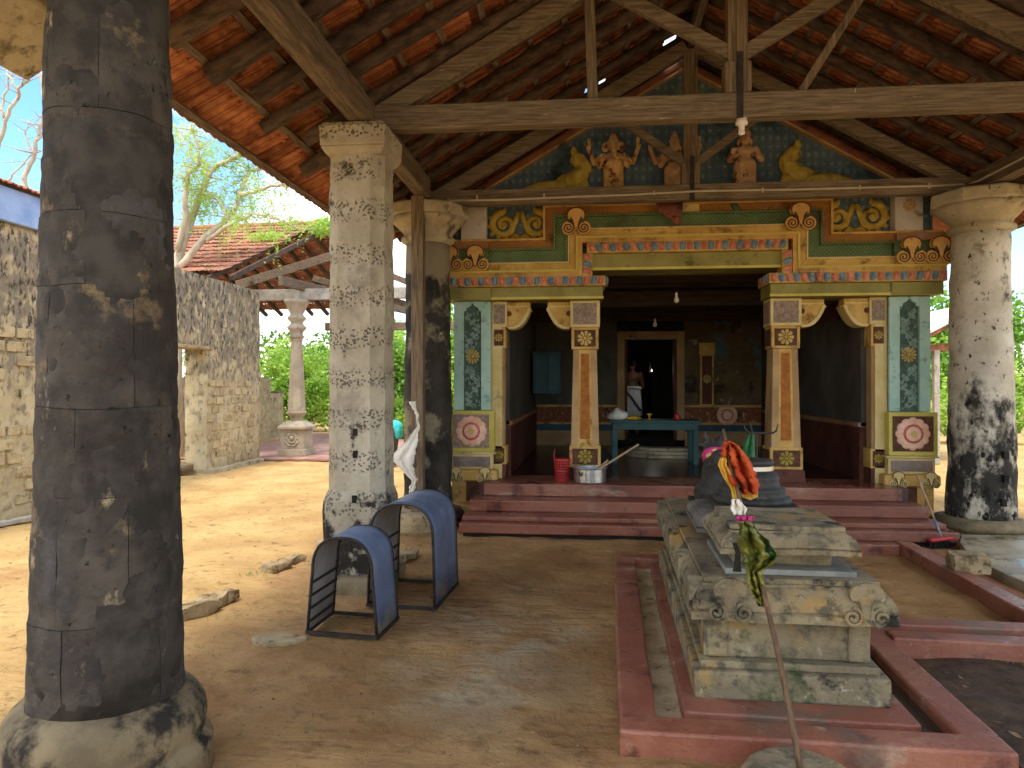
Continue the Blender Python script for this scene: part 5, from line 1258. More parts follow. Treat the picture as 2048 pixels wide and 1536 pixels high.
def kerb_ring(o, i, z0, z1, n=18):
    """closed kerb between outer and inner rectangles (x0, x1, y0, y1)"""
    def loop(r, seed, z, wob):
        x0, x1, y0, y1 = r; c = [(x0, y0), (x1, y0), (x1, y1), (x0, y1)]; out = []
        for k in range(4):
            a, b = Vector(c[k]), Vector(c[(k + 1) % 4])
            for j in range(n):
                p = a.lerp(b, j / n); w = wob if 0 < j < n else 0
                out.append((p.x + noise.noise(Vector((p.x * 2.1, p.y * 2.1, seed))) * w, p.y + noise.noise(Vector((p.x * 2.1, p.y * 2.1, seed + 5))) * w, z + noise.noise(Vector((p.x * 1.7, p.y * 1.7, 9))) * 0.006))
        return out
    N = 4 * n; vs = loop(o, 1, z0, 0.008) + loop(o, 1, z1, 0.008) + loop(i, 2, z1, 0.010) + loop(i, 2, z0, 0.010)
    fs = [(a * N + j, a * N + (j + 1) % N, ((a + 1) % 4) * N + (j + 1) % N, ((a + 1) % 4) * N + j) for a in range(4) for j in range(N)]
    return MB().add(vs, fs)
PB(kerb_ring((0.20, 1.762, 3.07, 6.34), (0.365, 1.60, 3.225, 6.17), -0.05, 0.10), 'kerb_frame', 'red_cement', kb, bevel=0.014, segs=3)
PB(MB().box(0.366, 1.599, 3.226, 6.169, -0.05, 0.012), 'channel_bed', 'laterite', kb)
PB(wavy_box(0.49, 1.50, 3.32, 6.06, -0.04, 0.082, seed=5), 'inner_ledge', 'red_cement', kb, bevel=0.01)
PB(MB().box(1.502, 1.598, 3.24, 6.1, 0.012, 0.045), 'water', 'water', kb)

ped = thing('pedestal', (CX, 4.7, 0.08), 'tall weathered stone pedestal with scroll corners inside the red kerb', 'pedestal')
def slab(hw, y0, y1, z0, z1, name='slab', m='old_stone', bev=0.012, n=10, amp=0.006, cx=CX):
    # subdivided box with worn faces
    bm = bmesh.new(); bmesh.ops.create_cube(bm, size=1)
    bmesh.ops.subdivide_edges(bm, edges=bm.edges, cuts=5, use_grid_fill=True)
    mb = MB(); vs = []
    for v in bm.verts:
        p = Vector((cx + v.co.x * 2 * hw, (y0 + y1) / 2 + v.co.y * (y1 - y0), (z0 + z1) / 2 + v.co.z * (z1 - z0)))
        p += noise.noise_vector(p * 5) * amp; vs.append(p)
    fs = [[v.index for v in f.verts] for f in bm.faces]; bm.free()
    return PB(mb.add(vs, fs), name, m, ped, bevel=bev)
slab(0.44, 3.47, 6.0, 0.08, 0.212)
slab(0.405, 3.515, 5.955, 0.212, 0.246)
slab(0.37, 3.57, 5.90, 0.246, 0.462, 'dado')
for x in (-0.325, 0.325):
    slab(0.05, 3.553, 3.62, 0.25, 0.46, 'corner_strip', cx=CX + x)
for y in (3.62, 4.35, 5.1, 5.8):
    PB(MB().box(CX - 0.386, CX - 0.36, y - 0.06, y + 0.06, 0.25, 0.46), 'side_strip', 'old_stone', ped, bevel=0.006)
def kapota(hw, y0, y1, z0, z1, inset, name='cornice_stone', m='old_stone'):
    """overhanging roll cornice, swept round a rectangle"""
    h = z1 - z0
    pr = [(0.03, z0), (-0.0, z0 + 0.02 * h), (-0.002, z0 + 0.24 * h), (0.012, z0 + 0.27 * h), (0.004, z0 + 0.33 * h), (0.006, z0 + 0.50 * h), (inset * 0.35, z0 + 0.72 * h), (inset * 0.75, z0 + 0.88 * h), (inset, z0 + 0.93 * h), (inset, z1)]
    mb = MB(); n = 16; cols = []
    per = []
    for (xa, ya, xb, yb) in ((-1, -1, 1, -1), (1, -1, 1, 1), (1, 1, -1, 1), (-1, 1, -1, -1)):
        for k in range(n): t = k / n; per.append((xa + (xb - xa) * t, ya + (yb - ya) * t))
    vs = []
    for o, z in pr:
        for (u, v) in per:
            x = CX + u * (hw - o); y = (y0 + y1) / 2 + v * ((y1 - y0) / 2 - o)
            p = Vector((x, y, z)); p += noise.noise_vector(p * 4.3) * 0.008 + noise.noise_vector(p * 13) * 0.003; vs.append(p)
    N = len(per)
    fs = [(i * N + j, i * N + (j + 1) % N, (i + 1) * N + (j + 1) % N, (i + 1) * N + j) for i in range(len(pr) - 1) for j in range(N)]
    fs += [tuple(range(N - 1, -1, -1)), tuple((len(pr) - 1) * N + j for j in range(N))]
    return PB(mb.add(vs, fs), name, m, ped)
kapota(0.456, 3.43, 6.04, 0.46, 0.622, 0.055)
slab(0.395, 3.50, 5.97, 0.622, 0.646)
def kudu_xy(cx, cz, y, s, m):
    mb = MB(); d = 0.03
    hd = [(cx + 0.105 * s * math.cos(math.pi * (-0.16 + 1.32 * k / 16)), cz + 0.10 * s + 0.075 * s * math.sin(math.pi * (-0.16 + 1.32 * k / 16))) for k in range(17)]
    hd += [(cx - 0.045 * s, cz + 0.06 * s), (cx - 0.02 * s, cz - 0.06 * s), (cx + 0.02 * s, cz - 0.06 * s), (cx + 0.045 * s, cz + 0.06 * s)]
    mb.prism_xz(hd[::-1], y, y + d)
    for sg in (-1, 1):
        c = (cx + sg * 0.085 * s, cz - 0.045 * s)
        mb.tube([(p[0], y + 0.004, p[1]) for p in spiral(c[0], c[1], 0.062 * s, 1.8, math.pi / 2, sg, 26)], 0.012 * s, 6)
        mb.tube([(cx + sg * 0.018 * s, y, cz - 0.07 * s), (cx + sg * 0.03 * s, y, cz + 0.03 * s), (cx + sg * 0.05 * s, y, cz + 0.07 * s)], 0.009 * s, 6)
    return PB(mb, 'scroll_ornament', m, ped, bevel=0.004)
kudu_xy(CX - 0.285, 0.535, 3.418, 0.72, 'old_stone'); kudu_xy(CX + 0.315, 0.535, 3.418, 0.72, 'old_stone')
# notched corner blocks along the left edge of the cornice
for y in (3.56, 4.15, 4.75, 5.35, 5.9):
    mb = MB(); x = CX - 0.462
    mb.prism_yz([(y - 0.09, 0.47), (y + 0.09, 0.47), (y + 0.10, 0.54), (y + 0.06, 0.60), (y, 0.635), (y - 0.06, 0.60), (y - 0.10, 0.54)], x, x + 0.08); PB(mb.rough(0.005, 8), 'corner_block', 'old_stone', ped, bevel=0.008)
PB(MB().box(CX - 0.285, CX + 0.315, 3.56, 4.22, 0.648, 0.676), 'granite_slab', 'grey_slab', ped, bevel=0.004)
slab(0.235, 3.66, 4.12, 0.676, 0.76, 'upper_dado')
kapota(0.315, 3.50, 4.16, 0.758, 0.862, 0.05, 'upper_cornice')
slab(0.262, 3.555, 4.10, 0.862, 0.886)
slab(0.25, 4.36, 4.92, 0.648, 0.70, 'rear_dado')
kapota(0.33, 4.28, 4.99, 0.70, 0.80, 0.06, 'rear_cornice', 'carved_grey')
# lotus offering stone
lo = thing('offering_stone', (1.0, 4.62, 0.80), 'dark lotus shaped offering stone with a metal band on the pedestal', 'altar stone')
ox, oy = 1.03, 4.62
slab_ = MB().box(ox - 0.24, ox + 0.24, oy - 0.24, oy + 0.24, 0.802, 0.838); PB(slab_, 'base', 'dark_granite', lo, bevel=0.008)
PB(MB().lathe([(0.225, 0.838), (0.222, 0.868), (0.20, 0.874), (0.185, 0.90), (0.192, 0.912), (0.188, 0.925), (0.165, 0.935), (0.15, 0.97), (0.158, 0.985), (0.15, 1.0), (0.125, 1.03)], (ox, oy, 0), 48, lobes=16, amp=0.05), 'lotus', 'dark_granite', lo, smooth=True)
PB(MB().lathe([(0.125, 1.03), (0.13, 1.035), (0.13, 1.06), (0.122, 1.064)], (ox, oy, 0), 32), 'metal_band', 'aluminium', lo)
PB(MB().lathe([(0.118, 1.064), (0.128, 1.07), (0.132, 1.085), (0.12, 1.098)], (ox, oy, 0), 32), 'top_disc', 'dark_granite', lo, smooth=True)
# bull statue, lying, facing the temple
bu = thing('bull_statue', (1.0, 5.4, 0.646), 'dark stone bull lying on the pedestal with its back to us', 'statue')
b0x, b0y, b0z = 0.985, 5.40, 0.648
P = lambda x, y, z: (b0x + x * 0.72, b0y + y * 0.9, b0z + z * 0.92)
mb = MB()
mb.ell(P(0, 0.0, 0.19), (0.145, 0.33, 0.17)); mb.ell(P(0, -0.20, 0.18), (0.155, 0.16, 0.17)); mb.ell(P(0, 0.16, 0.25), (0.12, 0.15, 0.16))
mb.ell(P(0, 0.06, 0.40), (0.07, 0.09, 0.07))
for sg in (-1, 1):
    mb.limb([P(sg * 0.12, -0.22, 0.16), P(sg * 0.175, -0.05, 0.11), P(sg * 0.18, -0.22, 0.05)], [0.10, 0.075, 0.045]); mb.limb([P(sg * 0.12, 0.22, 0.14), P(sg * 0.13, 0.38, 0.09), P(sg * 0.12, 0.25, 0.04)], [0.07, 0.055, 0.04])
mb.limb([P(0, 0.22, 0.30), P(0, 0.30, 0.42), P(0, 0.34, 0.46)], [0.10, 0.085, 0.08]); mb.ell(P(0, 0.40, 0.46), (0.075, 0.12, 0.075)); mb.ell(P(0, 0.50, 0.43), (0.05, 0.06, 0.045))
for sg in (-1, 1):
    mb.limb([P(sg * 0.05, 0.34, 0.52), P(sg * 0.095, 0.33, 0.55), P(sg * 0.09, 0.34, 0.61)], [0.026, 0.022, 0.008]); mb.ell(P(sg * 0.105, 0.33, 0.49), (0.055, 0.02, 0.022))
mb.limb([P(0.0, -0.36, 0.26), P(-0.05, -0.385, 0.14), P(-0.10, -0.37, 0.04)], [0.018, 0.016, 0.022])
mb.rough(0.006, 14).build('body', 'bull_stone', bu, remesh=0.009)
MB().box(b0x - 0.17, b0x + 0.17, b0y - 0.40, b0y + 0.5, b0z - 0.002, b0z + 0.03).build('base', 'bull_stone', bu, bevel=0.008)
nk = MB(); 
nk.lathe([(0.092, -0.035), (0.10, -0.025), (0.098, 0.0), (0.10, 0.025), (0.09, 0.035)], (0, 0, 0), 24, rough=0.01)
rm = Matrix.Rotation(R(-35), 3, 'X'); nk.v = [tuple(rm @ Vector(p) + Vector(P(0, 0.27, 0.40))) for p in nk.v]
tag(nk.build('neck_cloth', 'pink_cloth', None, smooth=True), 'magenta and yellow cloth band around the neck of the bull', 'cloth')
# trident
tr = thing('trident', (1.02, 5.0, 0.8), 'thin black iron trident standing behind the offering stone', 'trident')
tb_ = at(1513, 925, 5.0); tt = at(1513, 866, 5.0)
MB().tube([(tb_.x, 5.0, 0.65), (tt.x, 5.0, tt.z)], 0.007, 8).build('shaft', 'iron', tr)
a1, a2, a3 = at(1487, 845, 5.0), at(1500, 842, 5.0), at(1556, 848, 5.0)
MB().tube([tuple(a1), tuple(at(1490, 858, 5.0)), tuple(at(1499, 866, 5.0)), tuple(tt), tuple(at(1545, 866, 5.0)), tuple(at(1552, 862, 5.0)), tuple(a3)], [0.003, 0.006, 0.008, 0.009, 0.007, 0.006, 0.003], 8).build('prongs', 'iron', tr, smooth=True)
MB().tube([tuple(at(1505, 868, 5.0)), tuple(a2)], [0.007, 0.003], 8).build('centre_prong', 'iron', tr)

# cloths from outline rows (photo pixels) hung at forward distance t
def cloth(name, rows, t, m, label, cat='cloth', waves=3, amp=0.02, n=14, seed=0, gather=True, parent=None, crumple=2.0):
    mb = MB(); vs = []; K = len(rows)
    # densify
    R_ = []
    for i in range(K - 1):
        for k in range(4):
            f = k / 4; R_.append(tuple(rows[i][q] + (rows[i + 1][q] - rows[i][q]) * f for q in range(3)))
    R_.append(rows[-1])
    for i, (py, xa, xb) in enumerate(R_):
        for j in range(n + 1):
            u = j / n; px = xa + (xb - xa) * u + crumple * noise.noise(Vector((i * 0.35, j * 0.4, seed))) + crumple * 0.8 * noise.noise(Vector((i * 0.9, j * 0.15, seed + 7)))
            w = (xb - xa) / 90
            dt = amp * math.sin(u * math.pi * 2 * waves + seed + i * 0.12) * min(1, 0.35 + w) + amp * (0.4 + 0.15 * crumple) * noise.noise(Vector((u * 4, i * 0.25, seed + 3))) + amp * 0.12 * crumple * noise.noise(Vector((u * 9, i * 0.7, seed + 5)))
            tt_ = t + dt; uu = (px - 1024) / F
            vs.append((tt_ * (-SN + CS * uu), tt_ * (CS + SN * uu), H + tt_ * (772 - py) / F))
    N = n + 1
    fs = [(i * N + j, i * N + j + 1, (i + 1) * N + j + 1, (i + 1) * N + j) for i in range(len(R_) - 1) for j in range(n)]
    o = mb.add(vs, fs).build(name, m, parent, smooth=True)
    sd = o.modifiers.new('solid', 'SOLIDIFY'); sd.thickness = 0.003
    if label: tag(o, label, cat)
    return o
cloth('green_cloth', [(865, 1498, 1506), (880, 1492, 1508), (900, 1484, 1508), (925, 1480, 1510)], 4.93, 'green_cloth', 'dark green cloth tied to the iron trident', waves=2)
# sacred stick in a round stone
gs = thing('socket_stone', (0.82, 2.9, 0), 'round grey grinding stone at the front kerb holding the stick', 'stone')
gx, gy = 0.80, 2.83
mb = MB().lathe([(0.17, -0.03), (0.205, 0.02), (0.208, 0.07), (0.19, 0.10), (0.16, 0.115), (0.06, 0.112), (0.028, 0.108), (0.022, 0.08)], (gx, gy, 0), 40, rough=0.018)
mb.build('body', 'grind_stone' if 'grind_stone' in MT else 'old_stone', gs, smooth=True)
sb = Vector((gx + 0.012, gy + 0.01, 0.09)); stop = Vector((3.34 * (-SN + CS * (1452 - 1024) / F), 3.34 * (CS + SN * (1452 - 1024) / F), H - 3.34 * 86 / F))
sk = thing('ritual_stick', tuple(sb), 'leaning forked wooden stick set in the round stone', 'stick')
pts = []; 
for k in range(13):
    f = k / 12; p = sb.lerp(stop, f) + Vector((math.sin(f * 5) * 0.012, 0, 0)); pts.append(p)
MB().tube(pts, [0.0125 - 0.007 * (k / 12) ** 2 for k in range(13)], 8).build('shaft', 'stick', sk, smooth=True)
fk = sb.lerp(stop, 0.80); MB().tube([fk, fk + Vector((-0.03, 0, 0.05)), fk + Vector((-0.045, 0.01, 0.14))], [0.009, 0.007, 0.004], 6).build('fork', 'stick', sk, smooth=True)
cloth('orange_cloth', [(882, 1450, 1462), (892, 1445, 1476), (910, 1443, 1492), (930, 1447, 1502), (950, 1454, 1510), (970, 1468, 1518), (988, 1482, 1517)], 3.25, 'orange_cloth', 'orange cloth with gold fringe tied high on the leaning stick', waves=2.6, amp=0.04, seed=2, n=26, crumple=6)
cloth('gold_cloth', [(915, 1440, 1452), (930, 1435, 1454), (955, 1447, 1464), (975, 1459, 1471), (1000, 1466, 1474)], 3.23, 'gold_cloth', 'gold edged cloth strip hanging left of the orange cloth', waves=2, amp=0.015, seed=5, n=8)
fg = MB()
for k in range(26):
    px = 1482 + k * 1.25; py = 985 - abs(k - 13) * 0.5; t = 3.27 + 0.02 * math.sin(k * 0.9)
    a = at(px, py, t * 1.03); b = at(px + 2, py + 15, t * 1.03); fg.tube([tuple(a), tuple(b)], 0.0016, 4)
tag(fg.build('fringe', 'gold_cloth', None), 'gold thread fringe along the lower edge of the orange cloth', 'fringe')
cloth('white_rag', [(998, 1466, 1478), (1005, 1463, 1484), (1018, 1462, 1494), (1030, 1468, 1490)], 3.12, 'white_cloth', 'dirty white rag knotted at mid height on the leaning stick', waves=2, amp=0.03, seed=9)
cloth('pink_ribbon', [(1032, 1472, 1508), (1038, 1474, 1508), (1046, 1478, 1500)], 3.09, 'pink_cloth', 'small pink ribbon at the top of the green gold cloth', waves=3, amp=0.02, seed=3)
cloth('green_gold_cloth', [(1042, 1480, 1500), (1060, 1478, 1516), (1080, 1476, 1535), (1100, 1480, 1552), (1116, 1486, 1557), (1130, 1490, 1540), (1145, 1492, 1520), (1165, 1496, 1527), (1185, 1503, 1530), (1200, 1512, 1532), (1212, 1516, 1536)], 3.05, 'green_gold', 'shiny green and gold cloth hanging low on the leaning stick', waves=2.2, amp=0.035, seed=1, n=26, crumple=6)
cloth('dark_cloth_strip', [(1085, 1466, 1474), (1105, 1472, 1480), (1130, 1468, 1482), (1143, 1466, 1484)], 3.02, 'matt_black', 'dark cloth tail with gold end beside the green gold cloth', waves=1, amp=0.01, seed=8, n=6)

# cement channel running right from the pedestal kerb, and the long kerb
ch = thing('cement_channel', (2.5, 4.6, 0), 'low twin edged red cement channel running right from the pedestal', 'channel')
PB(wavy_box(1.764, 4.2, 4.36, 4.50, -0.05, 0.115, seed=11), 'edge', 'red_cement', ch, bevel=0.012)
PB(wavy_box(1.764, 4.2, 4.62, 4.76, -0.05, 0.115, seed=12), 'edge', 'red_cement', ch, bevel=0.012)
PB(MB().box(1.764, 4.2, 4.501, 4.619, -0.05, 0.05), 'bed', 'red_cement', ch)
k2 = thing('kerb', (2.9, 6, 0), 'pale red kerb running from the channel to the steps at right', 'kerb')
PB(wavy_box(2.80, 2.95, 4.765, 7.18, -0.05, 0.10, seed=14), 'kerb_stretch', 'red_cement', k2, bevel=0.012)
PB(wavy_box(1.55, 2.798, 7.04, 7.18, -0.05, 0.09, seed=15), 'kerb_stretch', 'red_cement', k2, bevel=0.012)
sp = thing('stone_paving', (4, 6.5, 0), 'wet cracked stone paving slab beside the right column', 'paving')
def paving(pts, z1, seed):
    mb = MB(); mb.prism_xy(pts, -0.06, z1); mb.v = [(p[0] + noise.noise(Vector(p) * 3) * 0.015, p[1] + noise.noise(Vector(p) * 3 + Vector((5, 0, 0))) * 0.015, p[2]) for p in mb.v]
    mb.build('slab', 'wet_slab', sp, bevel=0.012)
def edge(x0, y0, x1, y1, n=8): return [(x0 + (x1 - x0) * k / n + noise.noise(Vector((k * 1.1, x0, y0))) * 0.03, y0 + (y1 - y0) * k / n + noise.noise(Vector((k * 1.3, y0, x0))) * 0.03) for k in range(n)]
paving(edge(3.26, 4.2, 6.4, 4.2) + edge(6.4, 4.2, 6.4, 6.3) + edge(6.4, 6.3, 3.28, 6.62) + edge(3.28, 6.62, 3.26, 4.2), 0.085, 1)
paving(edge(3.30, 6.66, 6.4, 6.34) + edge(6.4, 6.34, 6.4, 7.7) + edge(6.4, 7.7, 3.70, 7.62) + edge(3.70, 7.62, 3.30, 6.66), 0.078, 2)
gt = MB().box(2.955, 3.25, 4.3, 7.2, -0.05, 0.016).build('gutter', 'red_mud', None); gt['kind'] = 'structure'
so = MB(); nx, ny_ = 40, 40
for j in range(ny_ + 1):
    for i in range(nx + 1):
        x = 1.74 + 2.6 * i / nx; y = 2.0 + 2.36 * j / ny_; p = Vector((x, y, 0)); so.v.append((x, y, 0.012 + noise.fractal(p * 3, 1, 2, 4) * 0.02))
so.f = [(j * (nx + 1) + i, j * (nx + 1) + i + 1, (j + 1) * (nx + 1) + i + 1, (j + 1) * (nx + 1) + i) for j in range(ny_) for i in range(nx)]; so.mi = [0] * len(so.f)
so_o = so.build('soil_bed', 'dark_soil', None, smooth=True); so_o['kind'] = 'structure'

def rock(name, c, size, label, m='tri_stone', rz=0.0, seed=0, amp=0.12, cat='stone', group=None, parent=None, cuts=4):
    bm = bmesh.new(); bmesh.ops.create_cube(bm, size=1); bmesh.ops.subdivide_edges(bm, edges=bm.edges, cuts=cuts, use_grid_fill=True)
    vs = []; co, si = math.cos(rz), math.sin(rz); o = Vector((seed * 3.3, seed, 0))
    for v in bm.verts:
        q = v.co.copy(); L = q.length; q = q * (1 - 0.10 * max(0, (L - 0.62) / 0.25))
        p = Vector((q.x * size[0], q.y * size[1], (q.z + 0.5) * size[2]))
        p += noise.noise_vector(p * (1.6 / max(size)) * 1.5 + o) * amp * min(size[0], size[1], size[2] * 2) + noise.noise_vector(p * 16 + o) * 0.010
        vs.append((c[0] + p.x * co - p.y * si, c[1] + p.x * si + p.y * co, c[2] + p.z - 0.02))
    fs = [[v.index for v in f.verts] for f in bm.faces]; bm.free()
    ob_ = MB().add(vs, fs).build(name, m, parent)
    if label: tag(ob_, label, cat, group)
    return ob_
rock('stone_block', (3.03, 6.1, 0.10), (0.27, 0.20, 0.14), 'rough pale stone block sitting on the right kerb', 'tri_stone', R(-8), 3, 0.08)
def rk_line(pa, pb, w, h, nm, lab, seed):
    a, b = gr(*pa), gr(*pb); d = b - a
    rock(nm, tuple((a + b) / 2), (d.length, w, h), lab, 'tri_stone', math.atan2(d.y, d.x), seed, 0.22, cuts=6)
rk_line((350, 1238), (425, 1212), 0.17, 0.09, 'edging_stone', 'larger flat edging stone just right of the near column', 1)
rk_line((426, 1208), (468, 1192), 0.12, 0.08, 'edging_stone', 'narrow edging stone continuing past the larger one by the near column', 2)
rk_line((530, 1143), (574, 1130), 0.15, 0.08, 'edging_stone', 'chunky edging stone in the middle of the sand', 4)
rk_line((574, 1128), (602, 1118), 0.12, 0.07, 'edging_stone', 'small edging stone touching the chunky one in the sand', 5)
rk_line((640, 1092), (652, 1088), 0.12, 0.06, 'edging_stone', 'little stone at the left foot of the white pillar', 6)
rk_line((800, 1122), (826, 1106), 0.13, 0.06, 'edging_stone', 'stone half hidden behind the taller blue arch', 7)
fp = MB(); n = 22
pl_ = [(-1.86 + 0.17 * (1 + 0.25 * noise.noise(Vector((math.cos(a), math.sin(a), 2)))) * math.cos(a), 4.26 + 0.085 * (1 + 0.4 * noise.noise(Vector((math.cos(a), math.sin(a), 8)))) * math.sin(a)) for a in [2 * math.pi * k / n for k in range(n)]]
tag(fp.prism_xy(pl_, -0.02, 0.022).build('flat_stone', 'tri_stone', None, bevel=0.01), 'thin flat stone lying before the smaller blue arch', 'stone')

# blue arched covers
def arch(name, label, A, B, Cc, h, zs, taper):
    """A front-left, B front-right, Cc back-right corner on the ground"""
    A, B, Cc = Vector(A), Vector(B), Vector(Cc); D = A + (Cc - B); dv = Cc - B; w = (B - A).length
    t = thing(name, tuple((A + B) / 2), label, 'arched cover', 'blue arched covers')
    prof = []; ux = (B - A).normalized()
    hw = w / 2; n = 22
    prof.append((-hw, 0.0)); prof.append((-hw + taper * 0.5, zs * 0.55)); prof.append((-hw + taper, zs))
    for k in range(1, n): 
        a = math.pi - math.pi * k / n; prof.append(((hw - taper) * math.copysign(abs(math.cos(a)) ** 0.8, math.cos(a)), zs + (h - zs) * abs(math.sin(a)) ** 0.85))
    prof += [(hw - taper, zs), (hw - taper * 0.5, zs * 0.55), (hw, 0.0)]
    mid = (A + B) / 2
    def pt(p, q, inn=0.0): 
        x, z = p; return mid + ux * x + dv * q + Vector((0, 0, z))
    m = 8; vs = []; K = len(prof)
    for i in range(m + 1):
        for p in prof: vs.append(pt(p, i / m))
    fs = [(i * K + j, i * K + j + 1, (i + 1) * K + j + 1, (i + 1) * K + j) for i in range(m) for j in range(K - 1)]
    sh = MB().add(vs, fs).build('sheet', ['arch_blue', 'arch_inner'], t, smooth=True)
    s = sh.modifiers.new('solid', 'SOLIDIFY'); s.thickness = 0.004; s.material_offset = 1; s.offset = -1
    # make sure outward normals are blue
    for q, nm in ((0.0, 'front_rim'), (1.0, 'back_rim')):
        f = q + (0.012 if q == 0 else -0.012)
        MB().tube([tuple(pt((p[0] * 0.985, p[1] * 0.992), f)) for p in prof], 0.010, 6).build(nm, 'iron', t, smooth=True)
    for k in range(1, 6):
        z = zs * 1.12 * k / 5.5
        def xat(z): return -hw + taper * min(1, z / zs)
        if z < zs: MB().beam(tuple(pt((xat(z) + 0.012, z), 0.02)), tuple(pt((xat(z) + 0.012, z), 0.98)), 0.012, 0.012).build('rib', 'iron', t)
    a = [pt((-hw, 0.014), 0.0), pt((hw, 0.014), 0.0), pt((hw, 0.014), 1.0), pt((-hw, 0.014), 1.0)]
    for k in range(4): MB().beam(tuple(a[k]), tuple(a[(k + 1) % 4]), 0.018, 0.022).build('base_bar', 'iron', t)
    return t
arch('arched_cover', 'smaller blue sheet metal arched cover in front', (-1.73, 4.38, 0), (-1.26, 4.32, 0), (-1.235, 4.72, 0), 0.615, 0.40, 0.035)
arch('arched_cover', 'taller deeper blue sheet metal arched cover behind the smaller one', (-1.52, 4.96, 0), (-1.03, 4.93, 0), (-0.99, 5.60, 0), 0.735, 0.50, 0.015)
# cloth on the timber post, chain
cloth('white_cloth', [(803, 818, 832), (815, 824, 832), (830, 832, 836), (852, 834, 838), (870, 822, 836), (890, 804, 834), (908, 786, 831), (918, 783, 829), (932, 796, 826), (945, 808, 829), (958, 822, 835), (966, 824, 832), (976, 819, 830), (986, 819, 826)], 7.50, 'white_cloth', 'white cloth tied to the timber post beside the black column', waves=2, amp=0.018, seed=4, n=18, crumple=3)
chn = thing('chain', tuple(at(836, 900, 7.57)), 'rusty chain hanging on the timber post below the cloth knot', 'chain')
for k in range(9):
    p = at(830 + 2 * math.sin(k * 1.1), 893 + k * 5, 7.57); q = 0.012
    mb = MB().tube([(p.x + q * math.cos(a) * (1 if k % 2 else 0.5), 7.565 + (0.0 if k % 2 else q * 0.8 * math.cos(a)), p.z + 0.019 * math.sin(a)) for a in [2 * math.pi * j / 10 for j in range(11)]], 0.0035, 5, cap=False)
    mb.build('link', 'iron', chn, smooth=True)
# broom leaning by the steps
br = thing('broom', (3.5, 7.3, 0), 'long handled broom with black bristles by the right end of the steps', 'broom')
ha, hb2 = at(1833, 950, 7.5), gr(1884, 1078, 0.07)
MB().tube([tuple(hb2), tuple(hb2.lerp(ha, 0.3))], 0.012, 8).build('lower_handle', 'arch_blue', br, smooth=True)
MB().tube([tuple(hb2.lerp(ha, 0.3)), tuple(ha)], 0.011, 8).build('handle', 'stick_pale', br, smooth=True)
hd = Vector((0.32, 0.10, 0.02)); c0 = hb2 - Vector((0.06, 0.02, 0.0))
MB().beam(tuple(c0 - hd * 0.25), tuple(c0 + hd * 0.62), 0.06, 0.03).build('head', 'red_plastic', br, bevel=0.008)
bs_ = MB()
for k in range(150):
    f = random.uniform(-0.24, 0.61); p = c0 + hd * f + Vector((random.uniform(-0.01, 0.01), random.uniform(-0.026, 0.026), -0.015)); bs_.tube([tuple(p), tuple(p + Vector((random.uniform(-0.02, 0.02), random.uniform(-0.03, 0.02), -0.065)))], 0.003, 4)
bs_.build('bristles', 'matt_black', br)

# ================================================================== courtyard walls
WX = -6.72
def block_face(parent, pts_fn, cols, rows, m, seed):
    pass
rw = thing('ruined_wall', (WX - 0.2, 12.8, 0), 'tall roofless block wall with a doorway beyond the near column', 'wall')
def wall_piece(name, y0, y1, z0, z1, parent, m='old_wall', th=0.42, ragged=0.0, x=WX):
    nY, nZ = max(2, int((y1 - y0) / 0.16)), max(2, int((z1 - z0) / 0.16)); mb = MB(); vs = []
    for q, xx in ((0, x), (1, x - th)):
        for j in range(nZ + 1):
            for i in range(nY + 1):
                y = y0 + (y1 - y0) * i / nY; z = z0 + (z1 - z0) * j / nZ
                if ragged and i == nY: y += noise.noise(Vector((z * 3.1, 4, 0))) * ragged
                p = Vector((xx, y, z)); vs.append((xx + noise.fractal(p * 2.3, 1, 2, 3) * 0.02, y, z + (noise.noise(p * 2) * 0.02 if j == nZ else 0)))
    N = nY + 1; S = (nY + 1) * (nZ + 1); fs = []
    for j in range(nZ):
        for i in range(nY):
            a = j * N + i; fs.append((a, a + 1, a + N + 1, a + N)); fs.append((S + a + 1, S + a, S + a + N, S + a + N + 1))
    for j in range(nZ):
        for i in (0, nY): a = j * N + i; fs.append((a, a + N, S + a + N, S + a))
    for i in range(nY):
        for j in (0, nZ): a = j * N + i; fs.append((a, a + 1, S + a + 1, S + a))
    return mb.add(vs, fs).build(name, m, parent)
wm = wall_piece('wall', 12.35, 14.45, -0.05, 2.25, rw, ragged=0.12)
wall_piece('wall_top', 9.4, 14.45, 2.252, 3.50, rw, ragged=0.10)
wall_piece('wall_left', 9.4, 11.25, -0.05, 2.25, rw)
MB().box(WX - 0.44, WX + 0.03, 11.15, 12.5, 2.20, 2.26).build('lintel', 'laterite', rw, bevel=0.01)
